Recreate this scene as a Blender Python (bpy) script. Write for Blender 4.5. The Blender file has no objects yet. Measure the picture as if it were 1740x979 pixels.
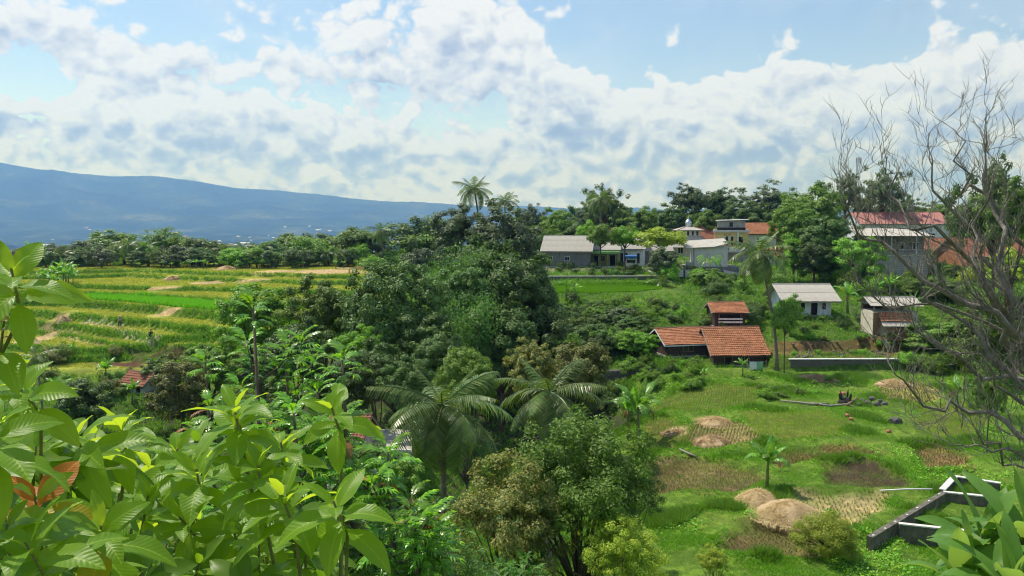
import bpy, math, random
import numpy as np
from mathutils import Vector, Matrix, Euler

# ------------------------------------------------------------------ camera, sky, sun, exposure
scene = bpy.context.scene
COL = scene.collection
FPX, CX, CY, HORIZON = 1340.0, 870.0, 489.5, 378.0      # photograph measurements used to survey the place
CZ = 17.5
PITCH = math.atan((CY - HORIZON) / FPX)
cd = bpy.data.cameras.new('camera')
cd.sensor_width = 36.0
cd.lens = 36.0 * FPX / 1740.0
cd.clip_start = 0.05
cd.clip_end = 40000.0
cam = bpy.data.objects.new('camera', cd)
cam.location = (0, 0, CZ)
cam.rotation_euler = (math.pi / 2 - PITCH, 0, 0)
COL.objects.link(cam)
scene.camera = cam

SUN_EL, SUN_AZ = math.radians(60), math.radians(-50)     # azimuth from +Y, negative = to the left
sdir = Vector((math.sin(SUN_AZ) * math.cos(SUN_EL), math.cos(SUN_AZ) * math.cos(SUN_EL), math.sin(SUN_EL)))
sl = bpy.data.lights.new('sun', 'SUN')
sl.energy = 5.0
sl.angle = math.radians(0.5)
sl.color = (1.0, 0.95, 0.86)
so = bpy.data.objects.new('sun', sl)
so.rotation_euler = sdir.to_track_quat('Z', 'Y').to_euler()
so.location = (-60, 60, 150)
COL.objects.link(so)

scene.view_settings.view_transform = 'Standard'
scene.view_settings.look = 'None'
scene.view_settings.exposure = 0.0
scene.view_settings.gamma = 1.0
scene.view_settings.use_curve_mapping = False
scene.render.engine = 'CYCLES'
cy = scene.cycles
cy.max_bounces = 6
cy.diffuse_bounces = 3
cy.glossy_bounces = 2
cy.transmission_bounces = 4
cy.volume_bounces = 0
cy.sample_clamp_indirect = 4.0
cy.use_denoising = True
cy.denoising_prefilter = 'ACCURATE'
scene.cycles.pixel_filter_type = 'BLACKMAN_HARRIS'
scene.cycles.filter_width = 1.1


def ray(px, py):
    u, v = (px - CX) / FPX, (CY - py) / FPX
    f = Vector((0, math.cos(PITCH), -math.sin(PITCH)))
    up = Vector((0, math.sin(PITCH), math.cos(PITCH)))
    return f + Vector((1, 0, 0)) * u + up * v


def W(px, py, d):
    r = ray(px, py)
    return Vector((0, 0, CZ)) + r * (d / r.y)


def Gz(px, py, z):
    r = ray(px, py)
    return Vector((0, 0, CZ)) + r * ((z - CZ) / r.z)


class NT:
    """small helper to write node trees as expressions"""
    def __init__(self, tree):
        self.t = tree
        tree.nodes.clear()

    def node(self, kind, ins=None, **kw):
        n = self.t.nodes.new(kind)
        for k, v in kw.items():
            setattr(n, k, v)
        for k, v in (ins or {}).items():
            self.put(n.inputs[k], v)
        return n

    def put(self, sock, v):
        if hasattr(v, 'is_linked'):
            self.t.links.new(v, sock)
        else:
            sock.default_value = v

    def m(self, op, a, b=0.0, c=None, clamp=False):
        n = self.t.nodes.new('ShaderNodeMath')
        n.operation = op
        n.use_clamp = clamp
        self.put(n.inputs[0], a)
        self.put(n.inputs[1], b)
        if c is not None:
            self.put(n.inputs[2], c)
        return n.outputs[0]

    def vm(self, op, a, b=(0, 0, 0)):
        n = self.t.nodes.new('ShaderNodeVectorMath')
        n.operation = op
        self.put(n.inputs[0], a)
        self.put(n.inputs[1], b)
        return n.outputs[0]

    def noise(self, vec, scale, detail=4.0, rough=0.5, dist=0.0, out='Fac'):
        n = self.node('ShaderNodeTexNoise', {'Scale': scale, 'Detail': detail, 'Roughness': rough, 'Distortion': dist})
        if vec is not None:
            self.put(n.inputs['Vector'], vec)
        return n.outputs[out]

    def mix(self, f, a, b, blend='MIX'):
        n = self.t.nodes.new('ShaderNodeMix')
        n.data_type = 'RGBA'
        n.blend_type = blend
        self.put(n.inputs[0], f)
        self.put(n.inputs[6], a)
        self.put(n.inputs[7], b)
        return n.outputs[2]

    def ss(self, v, lo, hi):
        n = self.t.nodes.new('ShaderNodeMapRange')
        n.interpolation_type = 'SMOOTHSTEP'
        self.put(n.inputs[0], v)
        self.put(n.inputs[1], lo)
        self.put(n.inputs[2], hi)
        return n.outputs[0]

    def ramp(self, f, stops):
        n = self.t.nodes.new('ShaderNodeValToRGB')
        e = n.color_ramp.elements
        while len(e) > 1:
            e.remove(e[-1])
        e[0].position, e[0].color = stops[0][0], (*stops[0][1], 1)
        for p, c in stops[1:]:
            x = e.new(p)
            x.color = (*c, 1)
        self.put(n.inputs[0], f)
        return n.outputs[0]


# ---- sky with cumulus clouds, laid out by azimuth and elevation
world = bpy.data.worlds.new('World')
scene.world = world
world.use_nodes = True
T = NT(world.node_tree)
g = T.node('ShaderNodeTexCoord').outputs['Generated']
sep = T.node('ShaderNodeSeparateXYZ', {0: g})
dx, dy, dz = sep.outputs
az = T.m('ARCTAN2', dx, dy)
el = T.m('ARCSINE', dz)
warp = T.node('ShaderNodeTexNoise', {'Vector': g, 'Scale': 9.0, 'Detail': 3.0, 'Roughness': 0.6})
wsep = T.node('ShaderNodeSeparateColor', {0: warp.outputs['Color']})
azw = T.m('ADD', az, T.m('MULTIPLY', T.m('SUBTRACT', wsep.outputs[0], 0.5), 0.09))
elw = T.m('ADD', el, T.m('MULTIPLY', T.m('SUBTRACT', wsep.outputs[1], 0.5), 0.055))
# cloud masses: photo-surveyed centre, half widths, weight
CLOUDS = [(790, 70, 165, 85, 1.0), (690, 135, 150, 45, .55), (900, 40, 90, 60, .5), (450, 115, 100, 34, .75), (510, 30, 100, 36, .7),
          (80, 40, 130, 48, 1.0), (240, 95, 130, 38, .8), (230, 140, 90, 14, .5),
          (1010, 175, 95, 48, 1.0), (1130, 200, 130, 50, 1.0), (1260, 215, 130, 42, .95), (1420, 135, 130, 38, 1.0),
          (1450, 200, 220, 45, .9), (1690, 90, 110, 75, .95), (1640, 200, 170, 80, .8), (1215, 142, 32, 22, .8), (1330, 60, 22, 60, .34),
          (120, 205, 260, 45, .9), (370, 215, 80, 40, .8), (480, 220, 130, 38, .8), (620, 245, 120, 30, .6), (850, 265, 160, 30, .55),
          (1040, 270, 130, 26, .55)]
cov = 0.0
vert = 0.0
wsum = 0.0
for (px, py, rx, ry, w) in CLOUDS:
    r = ray(px, py).normalized()
    a0, e0 = math.atan2(r.x, r.y), math.asin(r.z)
    k = math.cos(a0)
    ka, ke = FPX / (rx * k * k), FPX / (ry * k)
    ta = T.m('MULTIPLY', T.m('SUBTRACT', azw, a0), ka)
    te = T.m('MULTIPLY', T.m('SUBTRACT', elw, e0), ke)
    q = T.m('ADD', T.m('MULTIPLY', ta, ta), T.m('MULTIPLY', te, te))
    gs = T.m('MULTIPLY', T.m('EXPONENT', T.m('MULTIPLY', q, -0.75)), w)
    cov = T.m('ADD', T.m('MULTIPLY', gs, 0.95), cov)
    vert = T.m('ADD', T.m('MULTIPLY', gs, te), vert)
# bank of cumulus all round the horizon
band = T.m('DIVIDE', T.m('SUBTRACT', elw, 0.045), 0.062)
bandg = T.m('MULTIPLY', T.m('EXPONENT', T.m('MULTIPLY', T.m('MULTIPLY', band, band), -1.0)), 0.70)
# the same kind of broken cloud in every other part of the sky
flat = T.node('ShaderNodeCombineXYZ', {0: dx, 1: dy, 2: T.m('MULTIPLY', dz, 2.0)}).outputs[0]
els = T.ss(T.m('ABSOLUTE', az), 0.55, 0.8)
over = T.ss(el, 0.30, 0.42)
wild = T.m('MULTIPLY', T.ss(T.noise(flat, 2.6, 4.0, 0.55), 0.42, 0.66), T.m('MAXIMUM', els, over))
vert = T.m('DIVIDE', vert, T.m('ADD', cov, 0.25))
cov = T.m('ADD', T.m('ADD', cov, bandg), wild)
cov = T.m('MINIMUM', cov, 1.25)


def billow(vec):
    big = T.noise(vec, 8.5, 6.0, 0.5)
    lobe = T.m('ABSOLUTE', T.m('SUBTRACT', T.noise(vec, 19.0, 3.0, 0.5), 0.5))
    return T.m('ADD', T.m('MULTIPLY', big, 1.1), T.m('MULTIPLY', lobe, 1.25))


zoomk = 1.12
stretch = T.node('ShaderNodeCombineXYZ', {0: T.m('MULTIPLY', dx, zoomk), 1: T.m('MULTIPLY', dy, zoomk), 2: T.m('MULTIPLY', T.m('MULTIPLY', dz, 1.25), zoomk)}).outputs[0]
wv = T.node('ShaderNodeVectorMath', {0: T.vm('SUBTRACT', warp.outputs['Color'], (0.5, 0.5, 0.5)), 'Scale': 0.03}, operation='SCALE').outputs[0]
wv = T.vm('ADD', stretch, wv)
b0 = billow(wv)
b1 = billow(T.vm('ADD', wv, (-0.008, 0.0, 0.020)))
dens = T.m('ADD', cov, T.m('MULTIPLY', T.m('SUBTRACT', b0, 0.655), 2.1))
soft = T.m('ADD', 0.10, T.m('MULTIPLY', T.ss(el, 0.12, 0.22), 0.26))
alpha = T.ss(dens, 0.48, T.m('ADD', 0.48, soft))
relief = T.m('MULTIPLY', T.m('SUBTRACT', b0, b1), T.m('ADD', 2.0, T.m('MULTIPLY', T.ss(el, 0.16, 0.04), 1.6)))
lightv = T.m('ADD', T.m('ADD', 0.86, relief), T.m('MULTIPLY', vert, 0.46))
lightv = T.m('SUBTRACT', lightv, T.m('MULTIPLY', T.ss(dens, 0.8, 1.6), 0.25), clamp=True)
ccol = T.ramp(lightv, [(0.0, (0.36, 0.47, 0.69)), (0.35, (0.52, 0.63, 0.83)), (0.65, (0.77, 0.86, 1.0)), (0.95, (0.98, 1.04, 1.13))])
ccol = T.mix(T.ss(el, 0.30, 0.0), ccol, T.mix(1.0, ccol, (0.86, 0.985, 1.16, 1), 'MULTIPLY'))
hz = T.ss(el, 0.15, 0.0)
ccol = T.mix(T.m('MULTIPLY', hz, 0.25), ccol, (0.58, 0.80, 1.16, 1))
alpha = T.m('MAXIMUM', alpha, T.m('MULTIPLY', hz, 1.2, clamp=True))
veil = T.m('MULTIPLY', T.ss(T.noise(flat, 4.0, 3.0, 0.6), 0.4, 0.8), 0.25)
alpha = T.m('MAXIMUM', alpha, T.m('ADD', veil, 0.04))
sky = T.node('ShaderNodeTexSky', sky_type='NISHITA', sun_disc=False, sun_elevation=SUN_EL, sun_rotation=SUN_AZ, air_density=1.15, dust_density=0.15,
             ozone_density=3.0, altitude=300.0)
bg1 = T.node('ShaderNodeBackground', {'Color': sky.outputs[0], 'Strength': 0.15})
bg2 = T.node('ShaderNodeBackground', {'Color': ccol, 'Strength': 0.90})
mx = T.node('ShaderNodeMixShader', {0: alpha, 1: bg1.outputs[0], 2: bg2.outputs[0]})
T.node('ShaderNodeOutputWorld', {0: mx.outputs[0]})
world.cycles.sampling_method = 'MANUAL'
world.cycles.sample_map_resolution = 512

# ------------------------------------------------------------------ helpers
def np_mesh(name, V, F, smooth=False):
    V = np.asarray(V, dtype=np.float32)
    F = np.asarray(F, dtype=np.int32)
    me = bpy.data.meshes.new(name)
    k = F.shape[1]
    me.vertices.add(len(V))
    me.vertices.foreach_set('co', V.ravel())
    me.loops.add(F.size)
    me.loops.foreach_set('vertex_index', F.ravel())
    me.polygons.add(len(F))
    me.polygons.foreach_set('loop_start', np.arange(0, F.size, k, dtype=np.int32))
    me.polygons.foreach_set('use_smooth', np.full(len(F), smooth, dtype=bool))
    me.update(calc_edges=True)
    return me


def link(name, data, parent=None, loc=None, rot=None, scale=None):
    o = bpy.data.objects.new(name, data)
    COL.objects.link(o)
    if parent is not None:
        o.parent = parent
    if loc is not None:
        o.location = loc
    if rot is not None:
        o.rotation_euler = rot
    if scale is not None:
        o.scale = scale
    return o


def tag(o, label=None, cat=None, group=None, kind=None):
    if label:
        o['label'] = label
    if cat:
        o['category'] = cat
    if group:
        o['group'] = group
    if kind:
        o['kind'] = kind
    return o


def thing(name, label, cat, loc=(0, 0, 0), rz=0.0, group=None, scale=None):
    return tag(link(name, None, None, loc, (0, 0, rz), scale), label, cat, group)


class MB:
    """collects shapes into one mesh"""
    def __init__(self):
        self.v, self.f = [], []

    def add(self, vs, fs):
        b = len(self.v)
        self.v += [tuple(p) for p in vs]
        self.f += [tuple(i + b for i in f) for f in fs]
        return self

    def box(self, x0, x1, y0, y1, z0, z1):
        return self.add([(x0, y0, z0), (x1, y0, z0), (x1, y1, z0), (x0, y1, z0), (x0, y0, z1), (x1, y0, z1), (x1, y1, z1), (x0, y1, z1)],
                        [(0, 3, 2, 1), (4, 5, 6, 7), (0, 1, 5, 4), (1, 2, 6, 5), (2, 3, 7, 6), (3, 0, 4, 7)])

    def prism(self, poly, y0, y1):
        """polygon in the x-z plane pushed from y0 to y1"""
        n = len(poly)
        vs = [(x, y0, z) for x, z in poly] + [(x, y1, z) for x, z in poly]
        fs = [tuple(range(n)), tuple(range(2 * n - 1, n - 1, -1))] + [(i, i + n, (i + 1) % n + n, (i + 1) % n) for i in range(n)]
        return self.add(vs, fs)

    def slab(self, pts, t):
        """convex polygon in the ground plane given as 3-d points, thickened downwards"""
        n = len(pts)
        vs = [tuple(p) for p in pts] + [(p[0], p[1], p[2] - t) for p in pts]
        fs = [tuple(range(n)), tuple(range(2 * n - 1, n - 1, -1))] + [(i, i + n, (i + 1) % n + n, (i + 1) % n) for i in range(n)]
        return self.add(vs, fs)

    def tube(self, pts, rad, n=6, cap=True):
        pts = [Vector(p) for p in pts]
        if not hasattr(rad, '__len__'):
            rad = [rad] * len(pts)
        vs, fs = [], []
        prev = None
        for i, p in enumerate(pts):
            t = (pts[min(i + 1, len(pts) - 1)] - pts[max(i - 1, 0)])
            t = t.normalized() if t.length > 1e-9 else Vector((0, 0, 1))
            a = prev if prev is not None else (Vector((1, 0, 0)) if abs(t.x) < 0.9 else Vector((0, 1, 0)))
            a = (a - t * a.dot(t)).normalized()
            prev = a
            b = t.cross(a)
            for k in range(n):
                c = 2 * math.pi * k / n
                vs.append(p + a * (math.cos(c) * rad[i]) + b * (math.sin(c) * rad[i]))
        for i in range(len(pts) - 1):
            for k in range(n):
                fs.append((i * n + k, i * n + (k + 1) % n, (i + 1) * n + (k + 1) % n, (i + 1) * n + k))
        if cap:
            fs.append(tuple(range(n - 1, -1, -1)))
            m = (len(pts) - 1) * n
            fs.append(tuple(range(m, m + n)))
        return self.add(vs, fs)

    def lathe(self, prof, n=12, c=(0, 0, 0)):
        vs, fs = [], []
        for r, z in prof:
            for k in range(n):
                a = 2 * math.pi * k / n
                vs.append((c[0] + r * math.cos(a), c[1] + r * math.sin(a), c[2] + z))
        for i in range(len(prof) - 1):
            for k in range(n):
                fs.append((i * n + k, i * n + (k + 1) % n, (i + 1) * n + (k + 1) % n, (i + 1) * n + k))
        fs.append(tuple(range(n - 1, -1, -1)))
        m = (len(prof) - 1) * n
        fs.append(tuple(range(m, m + n)))
        return self.add(vs, fs)

    def mesh(self, name, mat=None, smooth=False):
        me = bpy.data.meshes.new(name)
        me.from_pydata(self.v, [], self.f)
        if smooth:
            me.polygons.foreach_set('use_smooth', [True] * len(me.polygons))
        me.update()
        if mat:
            me.materials.append(mat)
        return me

    def build(self, name, mat, parent=None, smooth=False, loc=None, rot=None):
        return link(name, self.mesh(name, mat, smooth), parent, loc, rot)


# ------------------------------------------------------------------ materials
def material(name):
    m = bpy.data.materials.new(name)
    m.use_nodes = True
    return m, NT(m.node_tree)


def finish(T, bsdf):
    T.node('ShaderNodeOutputMaterial', {0: bsdf})


def leaf_mat(name, c1, c2, c3=None, trans=0.38, rough=0.5, spec=0.28, tint=(1.55, 1.6, 0.5), gain=1.9):
    """leaf colour varies leaf by leaf and tree by tree; light comes through the blade"""
    m, T = material(name)
    gi = T.node('ShaderNodeNewGeometry').outputs['Random Per Island']
    ob = T.node('ShaderNodeObjectInfo').outputs['Random']
    f = T.m('ADD', T.m('MULTIPLY', gi, 0.75), T.m('MULTIPLY', ob, 0.25))
    col = T.ramp(f, [(0.0, c1), (0.6, c2), (1.0, c3 or c2)])
    col = T.mix(1.0, col, (gain, gain, gain * .92, 1), 'MULTIPLY')
    hsv = T.node('ShaderNodeHueSaturation', {'Hue': T.m('ADD', 0.485, T.m('MULTIPLY', ob, 0.03)), 'Value': T.m('ADD', 0.82, T.m('MULTIPLY', ob, 0.4)), 'Color': col})
    p = T.node('ShaderNodeBsdfPrincipled', {'Base Color': hsv.outputs[0], 'Roughness': rough, 'Specular IOR Level': spec})
    tc = T.mix(1.0, hsv.outputs[0], (*tint, 1), 'MULTIPLY')
    tr = T.node('ShaderNodeBsdfTranslucent', {'Color': tc})
    mx = T.node('ShaderNodeMixShader', {0: trans, 1: p.outputs[0], 2: tr.outputs[0]})
    finish(T, mx.outputs[0])
    return m


def stone_mat(name, c1, c2, scale=3.0, rough=0.85, bump=0.25, c3=None, stain=0.0, spec=0.3):
    m, T = material(name)
    co = T.node('ShaderNodeTexCoord').outputs['Object']
    n1 = T.noise(co, scale, 6.0, 0.62)
    n2 = T.noise(co, scale * 7, 4.0, 0.6)
    f = T.m('ADD', T.m('MULTIPLY', n1, 0.7), T.m('MULTIPLY', n2, 0.3))
    col = T.ramp(f, [(0.33, c1), (0.62, c2)] + ([(0.74, c3)] if c3 else []))
    if stain:
        sc = T.node('ShaderNodeMapping', {'Vector': co, 'Scale': (2.2, 2.2, 0.35)}).outputs[0]
        st = T.ss(T.noise(sc, 2.0, 5.0, 0.65), 0.48, 0.7)
        col = T.mix(T.m('MULTIPLY', st, stain), col, (0.06, 0.055, 0.05, 1))
    p = T.node('ShaderNodeBsdfPrincipled', {'Base Color': col, 'Roughness': rough, 'Specular IOR Level': spec})
    if bump:
        b = T.node('ShaderNodeBump', {'Strength': bump, 'Distance': 0.04, 'Height': f})
        T.put(p.inputs['Normal'], b.outputs[0])
    finish(T, p.outputs[0])
    return m


def metal_mat(name, c, rough=0.4, metallic=0.9):
    m, T = material(name)
    n = T.noise(T.node('ShaderNodeTexCoord').outputs['Object'], 8.0, 4.0)
    p = T.node('ShaderNodeBsdfPrincipled', {'Base Color': T.mix(n, (*c, 1), (c[0] * .7, c[1] * .7, c[2] * .7, 1)), 'Roughness': rough, 'Metallic': metallic})
    finish(T, p.outputs[0])
    return m


M = {}
# leaves
M['leaf_dark'] = leaf_mat('leaf_dark', (0.026, 0.052, 0.012), (0.050, 0.092, 0.018), (0.09, 0.13, 0.03), 0.18)
M['leaf_mid'] = leaf_mat('leaf_mid', (0.046, 0.088, 0.012), (0.082, 0.142, 0.02), (0.15, 0.20, 0.03), 0.25)
M['leaf_bright'] = leaf_mat('leaf_bright', (0.06, 0.14, 0.012), (0.10, 0.21, 0.018), (0.19, 0.27, 0.03), 0.30)
M['leaf_olive'] = leaf_mat('leaf_olive', (0.05, 0.068, 0.018), (0.10, 0.115, 0.028), (0.20, 0.15, 0.05), 0.22)
M['leaf_grey'] = leaf_mat('leaf_grey', (0.035, 0.06, 0.025), (0.07, 0.10, 0.045), (0.13, 0.15, 0.08), 0.16)
M['leaf_bamboo'] = leaf_mat('leaf_bamboo', (0.035, 0.085, 0.02), (0.07, 0.15, 0.035), (0.13, 0.21, 0.06), 0.28)
M['leaf_yellow'] = leaf_mat('leaf_yellow', (0.10, 0.15, 0.015), (0.17, 0.22, 0.025), (0.33, 0.33, 0.04), 0.32)
M['frond'] = leaf_mat('frond', (0.04, 0.075, 0.015), (0.08, 0.13, 0.03), (0.15, 0.17, 0.06), 0.26, 0.38, 0.4, gain=1.6)
M['frond_dry'] = leaf_mat('frond_dry', (0.17, 0.12, 0.05), (0.27, 0.19, 0.08), (0.3, 0.25, 0.1), 0.3, tint=(1.1, 1.0, 0.7), gain=1.0)
M['banana'] = leaf_mat('banana', (0.05, 0.12, 0.02), (0.09, 0.19, 0.03), (0.16, 0.26, 0.05), 0.42, 0.35, 0.5)
M['breadfruit'] = leaf_mat('breadfruit', (0.05, 0.12, 0.016), (0.09, 0.19, 0.022), (0.17, 0.28, 0.03), 0.42, 0.3, 0.5)
M['breadfruit_old'] = leaf_mat('breadfruit_old', (0.22, 0.09, 0.03), (0.32, 0.13, 0.05), (0.36, 0.2, 0.08), 0.3, tint=(1.1, 1.0, 0.7), gain=1.0)
M['grass'] = leaf_mat('grass', (0.052, 0.125, 0.014), (0.085, 0.18, 0.018), (0.15, 0.225, 0.03), 0.36)
M['leaf_near'] = leaf_mat('leaf_near', (0.04, 0.09, 0.012), (0.075, 0.15, 0.018), (0.14, 0.21, 0.03), 0.28)
M['grass_pale'] = leaf_mat('grass_pale', (0.14, 0.165, 0.02), (0.20, 0.215, 0.03), (0.29, 0.255, 0.06), 0.34)
M['grass_rough'] = leaf_mat('grass_rough', (0.04, 0.095, 0.012), (0.07, 0.15, 0.016), (0.13, 0.20, 0.03), 0.34)
M['rice'] = leaf_mat('rice', (0.07, 0.17, 0.012), (0.09, 0.22, 0.015), (0.14, 0.26, 0.02), 0.40)
M['stubble'] = leaf_mat('stubble', (0.16, 0.13, 0.05), (0.20, 0.22, 0.05), (0.36, 0.28, 0.12), 0.35, tint=(1.1, 1.0, 0.7), gain=1.0)
M['stubble_brown'] = leaf_mat('stubble_brown', (0.14, 0.095, 0.045), (0.24, 0.17, 0.08), (0.32, 0.26, 0.12), 0.3, tint=(1.1, 1.0, 0.7), gain=1.0)
M['stubble_green'] = leaf_mat('stubble_green', (0.07, 0.15, 0.015), (0.13, 0.21, 0.025), (0.26, 0.25, 0.07), 0.4)
M['straw_blade'] = leaf_mat('straw_blade', (0.36, 0.25, 0.13), (0.52, 0.38, 0.21), (0.66, 0.52, 0.33), 0.25, tint=(1.1, 1.0, 0.7), gain=1.0)
# bark, soil, stone
M['bark'] = stone_mat('bark', (0.07, 0.05, 0.035), (0.16, 0.125, 0.09), 5.0, 0.9, 0.6)
M['palm_bark'] = stone_mat('palm_bark', (0.13, 0.105, 0.08), (0.27, 0.23, 0.18), 6.0, 0.9, 0.6)
M['bare_bark'] = stone_mat('bare_bark', (0.10, 0.085, 0.065), (0.27, 0.24, 0.20), 7.0, 0.85, 0.8, (0.50, 0.47, 0.42))
M['stem_green'] = stone_mat('stem_green', (0.10, 0.15, 0.04), (0.22, 0.24, 0.09), 6.0, 0.6, 0.2, (0.16, 0.11, 0.05))
M['twig'] = stone_mat('twig', (0.11, 0.12, 0.03), (0.22, 0.22, 0.07), 20.0, 0.7, 0.2)
M['straw'] = stone_mat('straw', (0.36, 0.25, 0.13), (0.55, 0.41, 0.24), 9.0, 0.95, 0.7, (0.64, 0.51, 0.33))
M['rock'] = stone_mat('rock', (0.055, 0.052, 0.05), (0.14, 0.135, 0.125), 2.5, 0.85, 0.6)
M['rubble_stone'] = stone_mat('rubble_stone', (0.08, 0.078, 0.07), (0.19, 0.18, 0.16), 3.0, 0.9, 0.6)
M['mortar'] = stone_mat('mortar', (0.10, 0.095, 0.085), (0.19, 0.18, 0.16), 5.0, 0.9, 0.3)
M['concrete'] = stone_mat('concrete', (0.27, 0.265, 0.25), (0.42, 0.41, 0.385), 1.3, 0.85, 0.15, (0.5, 0.49, 0.46), 0.45)
M['concrete_light'] = stone_mat('concrete_light', (0.5, 0.49, 0.46), (0.66, 0.65, 0.61), 1.2, 0.85, 0.12, None, 0.3)
M['concrete_dark'] = stone_mat('concrete_dark', (0.14, 0.145, 0.15), (0.24, 0.245, 0.25), 0.9, 0.85, 0.2, (0.3, 0.3, 0.3), 0.5)
M['mossy_concrete'] = stone_mat('mossy_concrete', (0.07, 0.065, 0.045), (0.19, 0.175, 0.135), 2.0, 0.9, 0.4, (0.32, 0.30, 0.26), 0.4)
M['cap_white'] = stone_mat('cap_white', (0.55, 0.53, 0.48), (0.74, 0.72, 0.67), 2.0, 0.8, 0.1, None, 0.25)
M['white_paint'] = stone_mat('white_paint', (0.66, 0.68, 0.70), (0.8, 0.81, 0.82), 1.0, 0.7, 0.05, None, 0.25)
M['shaded_white_paint'] = stone_mat('shaded_white_paint', (0.55, 0.63, 0.72), (0.72, 0.78, 0.84), 1.0, 0.7, 0.05, None, 0.3)  # white walls; the bluish tone of shade is mixed into the colour
M['yellow_paint'] = stone_mat('yellow_paint', (0.66, 0.50, 0.20), (0.76, 0.60, 0.27), 0.8, 0.7, 0.05, None, 0.22)
M['cream_paint'] = stone_mat('cream_paint', (0.55, 0.5, 0.4), (0.7, 0.64, 0.52), 0.8, 0.7, 0.05, None, 0.35)
M['green_paint'] = stone_mat('green_paint', (0.20, 0.42, 0.14), (0.27, 0.52, 0.19), 1.0, 0.6, 0.05, None, 0.15)
M['green_wall'] = stone_mat('green_wall', (0.21, 0.34, 0.08), (0.28, 0.42, 0.11), 1.0, 0.6, 0.05, None, 0.2)
M['brown_paint'] = stone_mat('brown_paint', (0.32, 0.17, 0.09), (0.42, 0.24, 0.13), 1.5, 0.6, 0.05)
M['brick_wall'] = stone_mat('brick_wall', (0.30, 0.13, 0.07), (0.46, 0.21, 0.12), 2.5, 0.9, 0.3, (0.5, 0.3, 0.2))
M['wood'] = stone_mat('wood', (0.14, 0.08, 0.045), (0.30, 0.19, 0.11), 4.0, 0.8, 0.3, (0.36, 0.26, 0.17))
M['wood_dark'] = stone_mat('wood_dark', (0.035, 0.025, 0.02), (0.09, 0.06, 0.045), 4.0, 0.8, 0.3)
M['timber_grey'] = stone_mat('timber_grey', (0.16, 0.14, 0.12), (0.34, 0.31, 0.27), 5.0, 0.85, 0.3)
M['charred'] = stone_mat('charred', (0.012, 0.011, 0.01), (0.05, 0.045, 0.04), 4.0, 0.9, 0.5)
M['tile'] = stone_mat('tile', (0.27, 0.105, 0.05), (0.52, 0.225, 0.11), 2.0, 0.85, 0.2, (0.62, 0.33, 0.20), 0.5)
M['tile_old'] = stone_mat('tile_old', (0.22, 0.09, 0.05), (0.40, 0.17, 0.10), 4.5, 0.9, 0.2, (0.47, 0.29, 0.2), 0.5)
M['sheet'] = stone_mat('sheet', (0.36, 0.335, 0.29), (0.50, 0.47, 0.41), 1.1, 0.85, 0.1, (0.56, 0.53, 0.47), 0.28)
M['sheet_white'] = stone_mat('sheet_white', (0.6, 0.6, 0.58), (0.74, 0.73, 0.7), 1.1, 0.7, 0.1, None, 0.2)
M['sheet_red'] = stone_mat('sheet_red', (0.34, 0.13, 0.11), (0.45, 0.20, 0.17), .8, 0.7, 0.1, (0.52, 0.34, 0.29), 0.3)
M['ridge'] = stone_mat('ridge', (0.20, 0.09, 0.06), (0.36, 0.22, 0.16), 5.0, 0.9, 0.2)
M['glass'] = stone_mat('glass', (0.012, 0.014, 0.016), (0.03, 0.034, 0.038), 1.0, 0.12, 0.0, None, 0, 0.6)
M['void'] = stone_mat('void', (0.01, 0.009, 0.008), (0.025, 0.022, 0.02), 1.0, 0.9, 0.0)  # near-black colour stands in for the shade inside openings
M['steel'] = metal_mat('steel', (0.75, 0.76, 0.78), 0.25)
M['grey_metal'] = metal_mat('grey_metal', (0.35, 0.37, 0.4), 0.5, 0.5)
M['blue_paint'] = stone_mat('blue_paint', (0.03, 0.16, 0.5), (0.05, 0.22, 0.6), 1.0, 0.4, 0.0)
M['blue_dark'] = stone_mat('blue_dark', (0.035, 0.05, 0.10), (0.06, 0.08, 0.15), 1.0, 0.5, 0.0)
M['red_paint'] = stone_mat('red_paint', (0.55, 0.05, 0.04), (0.65, 0.08, 0.06), 1.0, 0.4, 0.0)
M['rubber'] = stone_mat('rubber', (0.015, 0.015, 0.015), (0.03, 0.03, 0.03), 5.0, 0.8, 0.1)
M['cloth_white'] = stone_mat('cloth_white', (0.66, 0.68, 0.72), (0.78, 0.79, 0.8), 2.0, 0.9, 0.1)
M['cloth_green'] = stone_mat('cloth_green', (0.2, 0.42, 0.22), (0.28, 0.5, 0.28), 2.0, 0.9, 0.1)
M['cloth_pink'] = stone_mat('cloth_pink', (0.5, 0.22, 0.25), (0.6, 0.3, 0.32), 2.0, 0.9, 0.1)
M['cloth_dark'] = stone_mat('cloth_dark', (0.018, 0.022, 0.035), (0.04, 0.045, 0.06), 2.0, 0.9, 0.1)
M['cloth_pale'] = stone_mat('cloth_pale', (0.4, 0.42, 0.44), (0.55, 0.56, 0.57), 2.0, 0.9, 0.1)
M['skin'] = stone_mat('skin', (0.22, 0.11, 0.06), (0.28, 0.15, 0.09), 8.0, 0.6, 0.0)
M['plastic_white'] = stone_mat('plastic_white', (0.7, 0.7, 0.68), (0.78, 0.78, 0.76), 3.0, 0.4, 0.0)
M['coconut'] = stone_mat('coconut', (0.22, 0.12, 0.03), (0.36, 0.21, 0.05), 4.0, 0.6, 0.1)


# ------------------------------------------------------------------ the lie of the land
def sst(t):
    t = np.clip(t, 0, 1)
    return t * t * (3 - 2 * t)


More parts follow.
